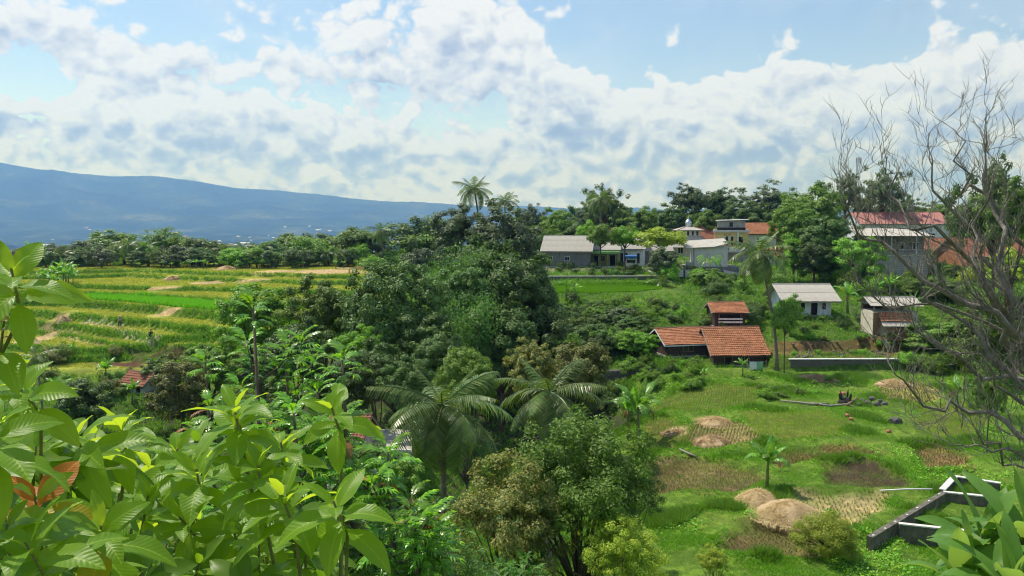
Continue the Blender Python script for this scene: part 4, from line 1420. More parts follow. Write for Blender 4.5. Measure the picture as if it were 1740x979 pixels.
opening(t, 'door', w / 2 - 1.5, zf + .1, .9, 2.0, 'wood')
opening(t, 'door', -w / 2 + 1.6, .1, 1.2, 2.0, 'wood')
MB().box(w / 2 - 2.1, w / 2 - 1.85, -.45, -.2, zf, zr).build('pillar', M['white_paint'], t)
for k in range(4):
    MB().box(-w / 2 + 1.75 + k * .4, -w / 2 + 1.95 + k * .4, -.03, .05, zf + 2.45, zf + 2.62).build('vent', M['void'], t)
c2 = MB().box(-w / 2 + .5, w / 2 - .6, 1.0, 5.0, zr + .45, zx - .15).build('roof_room', M['concrete'], t)
opening(t, 'window', -.1, zr + .45 + .65, .7, .9, 'concrete', 1.0)
MB().box(-w / 2 + .4, w / 2 - .5, .94, .99, zr + .45, zr + .95).build('dark_band', M['charred'], c2)  # dark band along the foot of the rooftop room
MB().slab([(-w / 2 + .1, .4, zx - .08), (w / 2 + .1, .4, zx + .12), (w / 2 + .1, 5.4, zx + .2), (-w / 2 + .1, 5.4, zx + .02)], .1).build('roof', M['sheet_white'], t)

# ---- white block house on stilts
o, w, dep, yw = SPECIAL['block']
t = thing('house', 'plain white upper storey block on grey concrete base with slanting pale roof', 'house', o, yw)
zt = lambda py: W(1196, py, 138).z - o.z
z1, z2, z3 = zt(453), zt(420), zt(408)
MB().box(-1.7, 4.0, 0, dep, z1, z2).build('wall', M['concrete_light'], t)
MB().box(-3.0, 6.0, -.4, dep, -.8, z1 - .003).build('base_wall', M['concrete_dark'], t)
MB().box(1.6, 6.6, -1.4, -.41, -.8, z1 - 1.0).build('lean_to_wall', M['concrete'], t)
MB().slab([(-3.4, -.5, z2 - .15), (1.6, -.5, z2 + .1), (4.2, -.5, z3 - .5), (4.2, dep + .4, z3 + .2), (-3.4, dep + .4, z2 + .9)], .12).build('roof', M['sheet'], t)
for k in range(3):
    MB().tube([(-3.2 + k * .55, -.3, -.3), (-3.2 + k * .55, -.3, z2 - .2)], .07, 6).build('post', M['cap_white'], t)
MB().box(-3.2, -1.703, -.36, -.3, z1 + .1, z1 + .75).build('railing', M['grey_metal'], t)
MB().box(-3.3, -1.703, -.4, dep, z1, z1 + .1).build('landing', M['concrete'], t)
MB().slab([(3.2, -1.8, z1 - .9), (8.2, -1.4, z1 - 1.7), (8.2, 1.8, z1 - .9), (3.2, 1.8, z1 + .25)], .09).build('lower_roof', M['sheet'], t)
MB().slab([(-1.2, -2.2, -.1 + z1 - 2.1), (1.4, -2.2, z1 - 2.25), (1.4, -.42, z1 - 1.7), (-1.2, -.42, z1 - 1.6)], .08).build('awning', M['sheet'], t)
opening(t, 'window', 4.8, z1 - 1.95, 1.2, .6, 'concrete', -1.4)
opening(t, 'door', 0.6, -.1, .9, 1.5, 'concrete', -.4)

# ---- timber shed with an open loft and tiled lean-to
o, w, dep, yw = SPECIAL['shed']
t = thing('shed', 'timber shed with grey sheet roof, open loft and tiled lean-to', 'shed', o, yw)
zt = lambda py: W(1522, py, 95).z - o.z
hR, hE, hL, hT, hS = zt(508), zt(520), zt(531), zt(545), zt(549)
MB().box(-w / 2, w / 2, .25, dep, -.5, hL).build('wall', M['cream_paint'], t)
MB().box(-w / 2 - .05, -w / 2 + .85, .15, .245, -.5, hL - .1).build('board_wall', M['wood'], t)
for x in (-w / 2 + .06, -w / 6, w / 6, w / 2 - .06):
    MB().box(x - .06, x + .06, .26, .38, hL, hE - .05).build('post', M['timber_grey'], t)
    MB().box(x - .06, x + .06, dep - .14, dep - .02, hL, hE - .05).build('post', M['timber_grey'], t)
for s in (-1, 1):
    MB().tube([(s * w / 6, .3, hL + .05), (s * w / 6 + .7, .3, hE - .08)], .035, 4).build('brace', M['timber_grey'], t)
MB().box(-w / 2, w / 2, .24, .36, hL, hL + .12).build('loft_beam', M['timber_grey'], t)
MB().box(-w / 2, w / 2, dep - .3, dep - .16, hL, hE - .1).build('loft_back', M['wood_dark'], t)
rf_ = MB().tube([(-w / 2 - .5, dep / 2 + .1, hR + .04), (w / 2 + .5, dep / 2 + .1, hR + .04)], .08, 6).build('roof', M['sheet'], t)
e0, e1 = Vector((-w / 2 - .5, -.15, hE)), Vector((w / 2 + .5, -.15, hE))
sheet_slope(rf_, e0, e1 - e0, Vector((-w / 2 - .5, dep / 2 + .1, hR)) - e0, 'sheet', RH)
e0, e1 = Vector((w / 2 + .5, dep + .5, hE)), Vector((-w / 2 - .5, dep + .5, hE))
sheet_slope(rf_, e0, e1 - e0, Vector((w / 2 + .5, dep / 2 + .1, hR)) - e0, 'sheet', RH)
gb = MB().add([(-w / 2, .2, hE - .03), (-w / 2, dep, hE - .03), (-w / 2, dep / 2 + .1, hR - .03)], [(0, 1, 2)]).add([(w / 2, .2, hE - .03), (w / 2, dep, hE - .03), (w / 2, dep / 2 + .1, hR - .03)], [(2, 1, 0)])
gb.build('gable', M['timber_grey'], t)
tb = MB()
e0, e1 = Vector((-w / 2 + .5, -.75, hT)), Vector((w / 2 - 1.0, -.75, hT))
tile_slope(tb, e0, e1 - e0, Vector((-w / 2 + .5, .22, hL - .02)) - e0, RH)
lt = tb.build('lean_to_roof', M['tile'], t)
e0, e1 = Vector((-w / 2 + .6, -1.35, hS - .25)), Vector((w / 2 - .5, -1.35, hS - .25))
sheet_slope(lt, e0, e1 - e0, Vector((-w / 2 + .6, -.65, hT - .05)) - e0, 'sheet', RH, (1.1, 1.2))
for k in range(6):
    MB().box(-w / 2 + 1.15, w / 2 - 1.15, -.98 + .004 * (k % 2), -.93 + .004 * (k % 2), -.45 + k * .26, -.45 + k * .26 + .235).build('plank', M['wood'], t)
for xx in (-w / 2 + 1.05, w / 2 - 1.1):
    MB().box(xx, xx + .1, -1.0, -.9, -.6, hS - .3).build('post', M['timber_grey'], t)

# ---- raw concrete block house at the right with pale roofs
o, w, dep, yw = SPECIAL['concrete']
t = thing('house', 'unpainted concrete block house with terrace and pale sheet roof behind the bare tree', 'house', o, yw)
zt = lambda py: W(1532, py, 131).z - o.z
z1, z2, z3 = zt(433), zt(402), zt(390)
MB().box(-w / 2, w / 2, 0, dep, -.8, z1).build('wall', M['concrete_light'], t)
for k in range(11):
    zz = -.35 + k * .38
    if zz < z1 - .1:
        MB().box(-w / 2 + .003, w / 2 - .003, -.012, -.002, zz, zz + .34).build('block_course', M['concrete'], t)
MB().box(-w / 2 - 1.2, w / 2 + .2, -.1, dep + .2, z1, z1 + .18).build('terrace_slab', M['concrete'], t)
MB().box(-w / 2 - 1.0, w / 2, 1.8, dep, z1 + .18, z2).build('upper_wall', M['concrete_dark'], t)
for x in (-w / 2 - 1, -w / 2 + 2.4, w / 2 - 2, w / 2):
    MB().box(x - .07, x + .07, .02, .16, z1 + .18, z2 + .1).build('post', M['concrete_light'], t)
MB().box(-w / 2 - 1, w / 2, .05, .1, z1 + .75, z1 + .85).build('rail', M['cap_white'], t)
MB().box(-w / 2 - 1, w / 2, .05, .1, z1 + .4, z1 + .46).build('rail', M['cap_white'], t)
rr = MB().box(-w / 2 - 2.2, w / 2 + .6, dep + .1, dep + .3, z3, z3 + .1).build('roof', M['sheet'], t)
e0, e1 = Vector((-w / 2 - 2.2, -.6, z2 + .1)), Vector((w / 2 + .6, -.6, z2 + .1))
sheet_slope(rr, e0, e1 - e0, Vector((-w / 2 - 2.2, dep + .2, z3 + .1)) - e0, 'sheet', RH, (1.3, 2.9))
for u in (-2.6, .4, 2.8):
    opening(t, 'window', u, z1 + .9, .9, 1.1, 'white_paint', 1.8)

# ---- lattice mast far behind
p = W(1455, 380, 520)
t = thing('antenna_mast', 'thin lattice antenna mast rising behind the trees', 'mast', (p.x, p.y, p.z - 8))
zt_ = W(1455, 268, 520).z - p.z + 8
for a in (45, 135, 225, 315):
    c, s = math.cos(R(a)), math.sin(R(a))
    MB().tube([(c * 2.0, s * 2.0, 0), (c * 1.1, s * 1.1, zt_)], .16, 4).build('leg', M['grey_metal'], t)
for k in range(10):
    z0, z1 = zt_ * k / 10, zt_ * (k + 1) / 10
    r0 = 2.0 - .9 * k / 10
    b = MB()
    for a in range(4):
        c, s = math.cos(R(45 + 90 * a)), math.sin(R(45 + 90 * a)); c2_, s2 = math.cos(R(135 + 90 * a)), math.sin(R(135 + 90 * a))
        b.tube([(c * r0, s * r0, z0), (c2_ * (r0 - .09), s2 * (r0 - .09), z1)], .08, 3)
        b.tube([(c * r0, s * r0, z0), (c2_ * r0, s2 * r0, z0)], .08, 3)
    b.build('bracing', M['grey_metal'], t)
for a in (0, 120, 240):
    c, s = math.cos(R(a)), math.sin(R(a))
    MB().box(c * 1.7 - .25, c * 1.7 + .25, s * 1.7 - .15, s * 1.7 + .15, zt_ - 3.5, zt_ + .3).build('panel_antenna', M['cap_white'], t)

# ---- red and blue tower roof far behind
p = W(1116, 400, 260)
t = thing('tower_house', 'dark blue roofed tower with red side among distant trees', 'tower', (p.x, p.y, p.z - 3), R(25))
zz = W(1116, 368, 260).z - p.z + 3
MB().box(-1.4, 1.4, -1.4, 1.4, 0, zz).build('wall', M['red_paint'], t)
MB().add([(-1.9, -1.9, zz), (3.4, -1.9, zz), (3.4, 1.9, zz), (-1.9, 1.9, zz), (-1.0, 0, zz + 1.9), (2.8, 0, zz + 1.9)], [(0, 1, 5, 4), (2, 3, 4, 5), (1, 2, 5), (3, 0, 4), (3, 2, 1, 0)]).build('roof', M['blue_dark'], t)

# ---- parked three wheeled blue canopied truck in front of the white house
p = W(1072, 452.5, 148)
p.z = h1(p.x, p.y)
t = thing('truck', 'small white truck with blue canopy parked before the white house', 'truck', p, R(-8))
MB().prism([(-1.0, .35), (1.0, .35), (1.0, 1.15), (-1.0, 1.15)], -.1, 2.6).build('body', M['plastic_white'], t)
MB().prism([(-1.0, .35), (1.0, .35), (1.0, 1.2), (.85, 1.95), (-.85, 1.95), (-1.0, 1.2)], -1.3, -.103).build('cab', M['plastic_white'], t)
MB().box(-.8, .8, -1.33, -1.301, 1.2, 1.8).build('windscreen', M['glass'], t)
MB().prism([(-1.15, 2.05), (1.15, 2.05), (1.05, 2.45), (-1.05, 2.45)], -1.2, 2.6).build('canopy', M['blue_paint'], t)
for sx in (-1, 1):
    MB().box(sx * .95 - .04, sx * .95 + .04, 2.45, 2.55, 1.15, 2.05).build('post', M['blue_paint'], t)
    MB().box(sx * .72 - .12, sx * .72 + .12, -1.34, -1.3, .6, .8).build('headlight', M['steel'], t)
    for yy in (-.8, 1.8):
        wv_ = MB().lathe([(.1, -.1), (.32, -.1), (.35, -.05), (.35, .05), (.32, .1), (.1, .1)], 14).build('wheel', M['rubber'], t, True, (sx * .9, yy, .35), (0, math.pi / 2, 0))
        MB().lathe([(.02, -.11), (.16, -.115), (.17, .115), (.02, .11)], 10).build('rim', M['steel'], wv_, True)
MB().box(-.85, .85, -1.36, -1.3, .4, .52).build('bumper', M['red_paint'], t)

# ---- far houses in the valley: small walls and roofs, each its own
rf = random.Random(77)
fw = [MB().box(-6, 6, -4, 4, -3, 4).mesh('wall', M['white_paint']), MB().box(-4, 4, -4, 4, -3, 3.5).mesh('wall', M['cream_paint'])]
def rmesh(x, y, e, rg, mat):
    return MB().add([(-x, -y, e), (x, -y, e), (x, y, e), (-x, y, e), (-x, 0, rg), (x, 0, rg)], [(0, 1, 5, 4), (2, 3, 4, 5), (1, 2, 5), (3, 0, 4), (3, 2, 1, 0)]).mesh('roof', M[mat])
frf = [rmesh(7, 5, 4, 7, 'tile'), rmesh(5, 5, 3.5, 6.5, 'sheet_white'), rmesh(7, 5, 4, 6.5, 'sheet_white')]
spots = []
while len(spots) < 110:
    cx = rf.choice([(330, 60), (405, 45), (470, 60), (300, 90), (520, 90), (120, 110), (620, 80), (700, 60)])
    px = rf.gauss(*cx)
    d = rf.choice([rf.uniform(1700, 2600), rf.uniform(2200, 4300), rf.uniform(3000, 5600)])
    d *= FS
    if 40 < px < 760:
        x = (px - 870) / FPX * d
        spots.append((x, d))
sx_, sy_ = np.array([s[0] for s in spots]), np.array([s[1] for s in spots])
sz_ = far_h(sx_, sy_)
for k in range(len(spots)):
    s = rf.uniform(.7, 1.7) * (1.0 + sy_[k] / 9000)
    t = thing('distant_house', 'tiny pale house far off in the hazy valley below the mountain', 'house', (sx_[k], sy_[k], sz_[k] + 1), rf.uniform(-.6, .6), 'distant houses in the valley', (s * rf.uniform(.7, 1.6), s, s * .8))
    link('wall', rf.choice(fw), t)
    link('roof', rf.choice(frf), t)
for k, (px, py, wpx, lab) in enumerate([(510, 381, 46, 'very long white factory hall far across the hazy valley'), (303, 397, 44, 'long grey warehouse low in the hazy valley near the tree line'),
                                        (415, 404, 15, 'bright white square building in the valley just above the tree line'), (75, 395, 14, 'pale hall far left in the valley below the mountain')]):
    d = 7500 if k == 0 else 5200
    x = (px - 870) / FPX * d
    z = float(far_h(np.array([x]), np.array([d]))[0])
    w = wpx / FPX * d
    t = thing('factory_hall', lab, 'factory', (x, d, z + 2), .05)
    MB().box(-w / 2, w / 2, 0, 60, -8, 14).build('wall', M['white_paint'], t)
    MB().add([(-w / 2 - 2, -2, 14), (w / 2 + 2, -2, 14), (w / 2 + 2, 62, 14), (-w / 2 - 2, 62, 14), (-w / 2 - 2, 30, 20), (w / 2 + 2, 30, 20)], [(0, 1, 5, 4), (2, 3, 4, 5), (1, 2, 5), (3, 0, 4), (3, 2, 1, 0)]).build('roof', M['sheet_white'], t)

# ------------------------------------------------------------------ trees and plants where the photograph shows them
ORD = ['first', 'second', 'third', 'fourth', 'fifth', 'sixth', 'seventh', 'eighth', 'ninth', 'tenth', 'eleventh', 'twelfth', 'thirteenth', 'fourteenth', 'fifteenth', 'sixteenth',
       'seventeenth', 'eighteenth', 'nineteenth', 'twentieth']
ORD += ['twenty-' + o for o in ORD[:9]] + ['thirtieth'] + ['thirty-' + o for o in ORD[:9]] + ['fortieth'] + ['forty-' + o for o in ORD[:9]] + ['fiftieth'] + ['fifty-' + o for o in ORD[:9]]


def at(px, d, dz=0.0):
    x = (px - CX) / FPX * d * 1.0
    return Vector((x, d, h1(x, d) + dz))


def tree_px(kind, name, label, cat, px, d, top, wpx, mat=None, group=None, var=None, minh=0.8):
    """stands on the ground at distance d under photo column px, crown top at photo row top, crown wpx wide"""
    b = at(px, d)
    hgt = max(W(px, top, d).z - b.z, minh)
    return tree(kind, name, label, cat, b - Vector((0, 0, .05)), hgt, wpx / FPX * d, mat, group, var)


# tree line beyond the terraces
line = []
rt = random.Random(12)
spec = [(92, 418, 60), (150, 408, 45), (186, 393, 52), (212, 412, 40), (262, 410, 40), (283, 390, 46), (312, 408, 36), (335, 403, 44), (364, 412, 34), (392, 418, 44), (428, 416, 40), (462, 412, 40), (492, 399, 54),
        (524, 405, 44), (546, 395, 52), (575, 404, 46), (602, 388, 58), (632, 400, 40), (694, 372, 70), (722, 394, 60), (742, 372, 60), (60, 424, 60), (20, 428, 70)]
for px, top, w in spec:
    line.append((px, rt.uniform(196, 214), top - 4, w * 1.2, rt.choice(['leaf_dark', 'leaf_mid', 'leaf_dark', 'leaf_mid'])))
line.sort()
for k, (px, d, top, w, mt) in enumerate(line):
    tree_px('far', 'broadleaf_tree', 'green tree in the line beyond the rice terraces, %s counting from the outer end' % ORD[k], 'tree', px, d, top, w * 1.15, mt, 'trees in the line beyond the terraces')
for k in range(44):
    px = 15 + k * 17 + rt.uniform(-6, 6)
    tree_px('shrub' if k % 3 == 0 else 'far', 'undergrowth_tree', 'low bushy tree at the foot of the far tree line, %s from the left' % ORD[k], 'tree', px, rt.uniform(184, 198), rt.uniform(412, 432), rt.uniform(30, 50),
            rt.choice(['leaf_mid', 'leaf_dark', 'leaf_grey', 'leaf_bright']), 'low trees at the foot of the tree line')
far_palms = [(108, 418, 26), (140, 420, 26), (222, 402, 26), (250, 404, 27), (381, 414, 22), (408, 408, 24), (444, 408, 24), (160, 420, 24), (555, 420, 20), (652, 376, 28), (700, 396, 20)]
for k, (px, top, r_) in enumerate(far_palms):
    d = 192 if px < 640 else 196
    b = at(px, d)
    hc = W(px, top + r_ * .55, d).z - b.z
    palm('coconut palm in the line beyond the terraces, %s palm counting from the outer end' % ORD[sorted(p[0] for p in far_palms).index(px)], b, hc, r_ / FPX * d * 1.05, 100 + k, 16, (rt.uniform(-.6, .6), 0), 0, 'palms in the tree line', 1.1, 1)
ban = [(235, 452, 12), (276, 452, 15), (291, 450, 12), (310, 449, 14), (323, 450, 16), (333, 450, 17), (345, 450, 18), (350, 449, 15), (366, 448, 12), (398, 447, 12), (405, 446, 18), (425, 446, 15), (440, 446, 16), (480, 447, 12), (515, 446, 14),
       (570, 449, 16), (584, 446, 15), (247, 460, 10), (401, 457, 12), (620, 445, 14), (640, 446, 15)]
for k, (px, py, hp) in enumerate(sorted(ban)):
    d = 182 if py < 455 else 176
    banana('banana plant at the far edge of the terraces, %s counting from the outer end' % ORD[k], at(px, d), hp / FPX * d * .62, 300 + k, 7, 'bananas along the far field edge', 0)
# clump of bananas left of the terraces
for k, (px, d, hp) in enumerate([(72, 152, 22), (82, 156, 30), (90, 150, 26), (97, 154, 34), (106, 152, 28), (114, 156, 30), (122, 153, 24), (66, 160, 18), (110, 160, 34)]):
    banana('banana plant in the dense clump on the terraces, %s counting from the outer side' % ORD[k], at(px, d), hp / FPX * d * .55, 330 + k, 9, 'banana clump on the terraces', 0, hp / FPX * d * .75)

# centre wood
CENTRE = [
    ('dome', 'mango_tree', 'large dark domed mango tree in the middle of the valley', 668, 76, 437, 158, None),
    ('dome', 'mango_tree', 'dark glossy leaved tree right of the bamboo beside the paddy', 886, 92, 440, 110, None),
    ('broad', 'broadleaf_tree', 'bushy green tree in front of the terraces with breadfruit leaves before it', 432, 84, 468, 118, 'leaf_bright'),
    ('broad', 'broadleaf_tree', 'bushy green tree between the terraces and the dark mango', 548, 82, 465, 112, 'leaf_mid'),
    ('broad', 'broadleaf_tree', 'shaded low tree below the two bushy trees before the terraces', 500, 70, 540, 110, 'leaf_dark'),
    ('broad', 'broadleaf_tree', 'yellow green small tree at the foot of the dark mango', 612, 66, 548, 66, 'leaf_bright'),
    ('broad', 'broadleaf_tree', 'tall grey green tree under the skyline coconut palm', 778, 112, 346, 92, 'leaf_grey'),
    ('broad', 'broadleaf_tree', 'tall spreading dark tree right of the skyline coconut palm', 858, 106, 338, 130, 'leaf_grey'),
    ('broad', 'broadleaf_tree', 'lower round crown in front of the tall spreading tree', 828, 98, 398, 110, 'leaf_dark'),
    ('bamboo', 'bamboo_clump', 'pale green bamboo clump right of the dark mango', 775, 90, 408, 90, None),
    ('broad', 'broadleaf_tree', 'leafy green crown in front of the bamboo in the central wood', 790, 86, 440, 95, 'leaf_bamboo'),
    ('broad', 'broadleaf_tree', 'wide dark crown left of the green paddy', 868, 88, 412, 140, 'leaf_dark'),
    ('broad', 'broadleaf_tree', 'dark crown low in the wood over the second palm', 850, 80, 500, 120, 'leaf_dark'),
    ('broad', 'broadleaf_tree', 'deep green crown between the mango and the nearest palm', 745, 66, 545, 100, 'leaf_dark'),
    ('broad', 'broadleaf_tree', 'leafy tree covering the sunken tiled house from the side', 628, 46, 748, 62, 'leaf_mid'),
    ('broad', 'broadleaf_tree', 'low tree before the pale roof near the nearest palm', 668, 45, 765, 74, 'leaf_mid'),
    ('broad', 'broadleaf_tree', 'leafy tree at the near end of the central wood', 640, 62, 575, 90, 'leaf_dark'),
    ('bamboo', 'bamboo_clump', 'bamboo clump hanging over the ravine left of the paddy', 835, 88, 420, 95, None),
    ('bamboo', 'bamboo_clump', 'low bamboo at the bottom of the wood above the second palm', 800, 78, 490, 80, None),
    ('broad', 'broadleaf_tree', 'dark tree in the ravine under the bamboo', 720, 72, 520, 90, 'leaf_dark'),
    ('broad', 'broadleaf_tree', 'dark leafy tree on the bank below the paddy corner', 905, 84, 505, 110, 'leaf_dark'),
    ('dome', 'mango_tree', 'round green tree directly behind the nearest coconut palm', 790, 52, 588, 92, 'leaf_mid'),
    ('broad', 'broadleaf_tree', 'green tree left behind the nearest coconut palm', 700, 56, 600, 80, 'leaf_dark'),
    ('broad', 'broadleaf_tree', 'yellowish loose tree behind the second coconut palm', 905, 58, 572, 80, 'leaf_olive'),
    ('broad', 'broadleaf_tree', 'olive loose tree right behind the second coconut palm', 985, 60, 570, 95, 'leaf_olive'),
    ('broad', 'broadleaf_tree', 'olive green feathery tree beside the tiled hut below the terraces', 300, 74, 600, 100, 'leaf_olive'),
    ('broad', 'broadleaf_tree', 'dark bush tree left of the tiled hut', 130, 70, 640, 90, 'leaf_dark'),
    ('broad', 'broadleaf_tree', 'dark tree right behind the tiled hut', 262, 82, 604, 60, 'leaf_dark'),
    ('broad', 'broadleaf_tree', 'shadowy tree in the hollow before the mango', 590, 58, 600, 90, 'leaf_dark'),
    ('broad', 'broadleaf_tree', 'small bushy tree below the brown plots', 350, 80, 575, 80, 'leaf_mid'),
]
for kind, nm, lab, px, d, top, w, mt in CENTRE:
    tree_px(kind, nm, lab, 'bamboo' if kind == 'bamboo' else 'tree', px, d, top, w, mt)

# skyline and village trees
SKY = [
    ('wispy', 'airy pale tree on the skyline just right of the big wood', 908, 190, 344, 50, 'leaf_grey'), ('broad', 'blue green tree behind the grey house ridge', 946, 185, 352, 66, 'leaf_mid'),
    ('broad', 'broad low tree over the left end of the grey house roof', 915, 165, 378, 60, 'leaf_mid'), ('broad', 'dull green tree between the grey house and the tall palm', 985, 180, 372, 60, 'leaf_dark'),
    ('broad', 'bright tree behind the porch house canopy', 1005, 165, 374, 52, 'leaf_bright'), ('wispy', 'tall dark tree whose crown surrounds the skyline palm', 1028, 185, 309, 66, 'leaf_dark'),
    ('broad', 'dark tree left of the skyline palm', 998, 195, 342, 44, 'leaf_grey'), ('broad', 'round tree left of the red tower', 1084, 195, 350, 56, 'leaf_mid'), ('broad', 'small dark tree next to the skyline palm', 1056, 200, 346, 36, 'leaf_dark'),
    ('wispy', 'tall umbrella crowned tree above the mosque', 1176, 205, 310, 68, 'leaf_dark'), ('wispy', 'umbrella crowned tree second above the mosque', 1218, 208, 316, 62, 'leaf_dark'),
    ('broad', 'dark tree above the left roof of the mosque', 1142, 200, 345, 66, 'leaf_dark'), ('broad', 'dark round tree above the yellow house', 1258, 200, 336, 70, 'leaf_dark'),
    ('broad', 'low tree behind the dome', 1196, 190, 356, 56, 'leaf_mid'), ('wispy', 'thin grey tree on the skyline above the orange roof', 1302, 205, 311, 80, 'leaf_grey'), ('broad', 'dark tree right of the orange roof on the ridge', 1298, 195, 345, 60, 'leaf_dark'),
    ('broad', 'tall dark tree at the left foot of the bare tree', 1376, 160, 308, 100, 'leaf_mid'), ('broad', 'dark tree in the dense stand behind the white cottage', 1345, 150, 345, 60, 'leaf_mid'),
    ('broad', 'dense tree in the middle of the village slope', 1402, 140, 358, 80, 'leaf_dark'), ('wispy', 'thin skyline tree left of the mast', 1436, 185, 286, 56, 'leaf_grey'), ('wispy', 'grey skyline tree right of the mast', 1496, 178, 281, 62, 'leaf_grey'),
    ('broad', 'low green tree below the mast', 1470, 190, 330, 60, 'leaf_dark'), ('broad', 'round green tree above the red metal roof', 1530, 195, 330, 40, 'leaf_dark'), ('broad', 'green tree on the skyline over the red metal roof', 1585, 200, 338, 60, 'leaf_mid'),
    ('wispy', 'high dark crown behind the bare tree top', 1692, 100, 256, 110, 'leaf_dark'), ('broad', 'dense tree at the edge behind the bare tree', 1722, 98, 300, 90, 'leaf_mid'), ('broad', 'dark tree above the brick house at the edge', 1645, 150, 335, 60, 'leaf_dark'),
    ('lolly', 'round leafy tree with thin trunk in front of the porch house', 1022, 141, 376, 40, 'leaf_mid'), ('lolly', 'narrow two lobed bright tree before the truck', 1063, 144, 379, 42, 'leaf_bright'), ('lolly', 'yellow green crown before the house next to the mosque', 1122, 141, 381, 66, 'leaf_yellow'),
    ('broad', 'silvery breadfruit like tree below the yellow green crown', 1126, 133, 418, 46, 'leaf_grey'), ('column', 'bright small tree in the dark stand right of the tall palm', 1350, 128, 398, 34, 'leaf_bright'),
    ('broad', 'bright round tree beside the concrete block house', 1456, 124, 394, 80, 'leaf_bright'), ('broad', 'shaded tree behind the bright round tree', 1420, 128, 420, 60, 'leaf_dark'), ('broad', 'shaded tree filling the slope left of the concrete house', 1385, 126, 400, 64, 'leaf_dark'),
    ('broad', 'leafy tree in front of the white block house', 1208, 126, 455, 54, 'leaf_mid'), ('lolly', 'young green tree at the cottage corner', 1346, 97, 502, 34, 'leaf_bright'),
    ('broad', 'thin leaved shrub tree under the bare branches right of the shed', 1610, 92, 545, 110, 'leaf_mid'), ('broad', 'green tree behind the shed under the bare tree', 1600, 112, 470, 90, 'leaf_mid'), ('broad', 'tree with pale leaves at the edge behind bare branches', 1690, 80, 500, 110, 'leaf_mid'),
    ('wispy', 'slim young tree standing at the edge of the stubble under bare branches', 1694, 58, 610, 50, 'leaf_mid'), ('broad', 'bushy tree at the edge of the upper slope', 1725, 110, 420, 70, 'leaf_yellow'),
]
for kind, lab, px, d, top, w, mt in SKY:
    tree_px(kind, 'broadleaf_tree', lab, 'tree', px, d, top, w * 1.08, mt)
rs = random.Random(31)
for k in range(26):
    px = 900 + k * 33 + rs.uniform(-10, 10)
    tree_px('broad', 'hillside_tree', 'dark tree in the wood on the ridge behind the village, %s from the left' % ORD[k], 'tree', px, rs.uniform(205, 232), rs.uniform(345, 368), rs.uniform(48, 74), rs.choice(['leaf_dark', 'leaf_mid', 'leaf_dark']), 'trees massed on the ridge')

# palms
def palm_px(label, px, d, cpy, rpx, seed, nf=20, lean=0.0, nuts=8, basepx=None, spread=1.0, dry=2):
    bx = px if basepx is None else basepx
    b = at(bx, d)
    c = W(px, cpy, d)
    return palm(label, b, c.z - b.z, rpx / FPX * d, seed, nf, (c.x - b.x, 0), nuts, None, spread, dry)
palm_px('tall coconut palm standing against the clouds above the central wood', 806, 122, 322, 42, 1, 19, 0, 4, 826)
palm_px('second smaller coconut palm behind the skyline palm', 858, 128, 342, 32, 2, 15)
palm_px('coconut palm on the skyline behind the porch house', 1020, 176, 338, 34, 3, 18, 0, 3)
palm_px('tall curved coconut palm with brown dry fronds in front of the yellow house', 1290, 88, 428, 66, 4, 22, 0, 8, 1326, 1.2, 4)
palm_px('nearest coconut palm with long hanging fronds in the lower middle', 752, 33, 690, 128, 5, 22, 0, 12, None, 1.15, 3)
palm_px('coconut palm with orange fruit right of the nearest palm', 934, 40, 668, 112, 6, 21, 0, 14, None, 1.15, 2)
palm_px('small palm rosette half hidden at the left below the terraces', 62, 60, 606, 40, 7, 12, 0, 0)
palm_px('short palm among the gardens left of the white block house', 1125, 128, 478, 34, 8, 12, 0, 0)
# straight pale trunk beside the curved palm with a light crown
tree_px('lolly', 'slender_tree', 'slender tree with pale trunk next to the curved coconut palm', 'tree', 1338, 87, 502, 40, 'leaf_mid')

# bananas and papaya
BAN = [('young banana plant with wide leaves standing alone in the stubble', 1303, 831, 82, 9), ('tall banana plant of the pair beside the field bund', 1084, 752, 100, 10), ('shorter banana plant of the pair beside the field bund', 1068, 748, 84, 8),
       ('banana sprout growing by the big straw heap', 1412, 898, 36, 6), ('banana plant right of the white cottage', 1440, 535, 54, 8), ('banana plant on the slope below the concrete house', 1490, 505, 30, 7),
       ('second banana plant on the slope below the concrete house', 1512, 505, 36, 8), ('banana plant at the bank behind the retaining wall', 1550, 540, 42, 8), ('banana plant below the tiled houses by the laundry', 1262, 640, 30, 7),
       ('banana sprout on the stream bank', 1196, 650, 26, 6), ('banana plant in front of the green paddy', 962, 505, 30, 7), ('second banana plant in front of the green paddy', 978, 510, 28, 7),
       ('banana plant by the tiled hut below the terraces', 180, 655, 46, 8), ('bright banana plant right below the tiled hut', 225, 690, 40, 8), ('banana plant among dark shrubs left of the hut', 100, 690, 48, 7),
       ('small banana plant on the near terrace bank', 124, 606, 24, 6), ('banana plant at the edge of the stubble under the bare tree', 1625, 700, 60, 6), ('banana plant behind the grey house', 968, 405, 30, 7),
       ('pale banana plant behind the grey house ridge', 978, 400, 30, 7)]
for k, (lab, px, py, hp, nl) in enumerate(BAN):
    b = hit(px, py, 30, 240) if py > 410 else at(px, 168)
    banana(lab, b, hp / FPX * b.y * .60, 500 + k, nl, None, 1 if hp > 45 else 0, hp / FPX * b.y * .62)


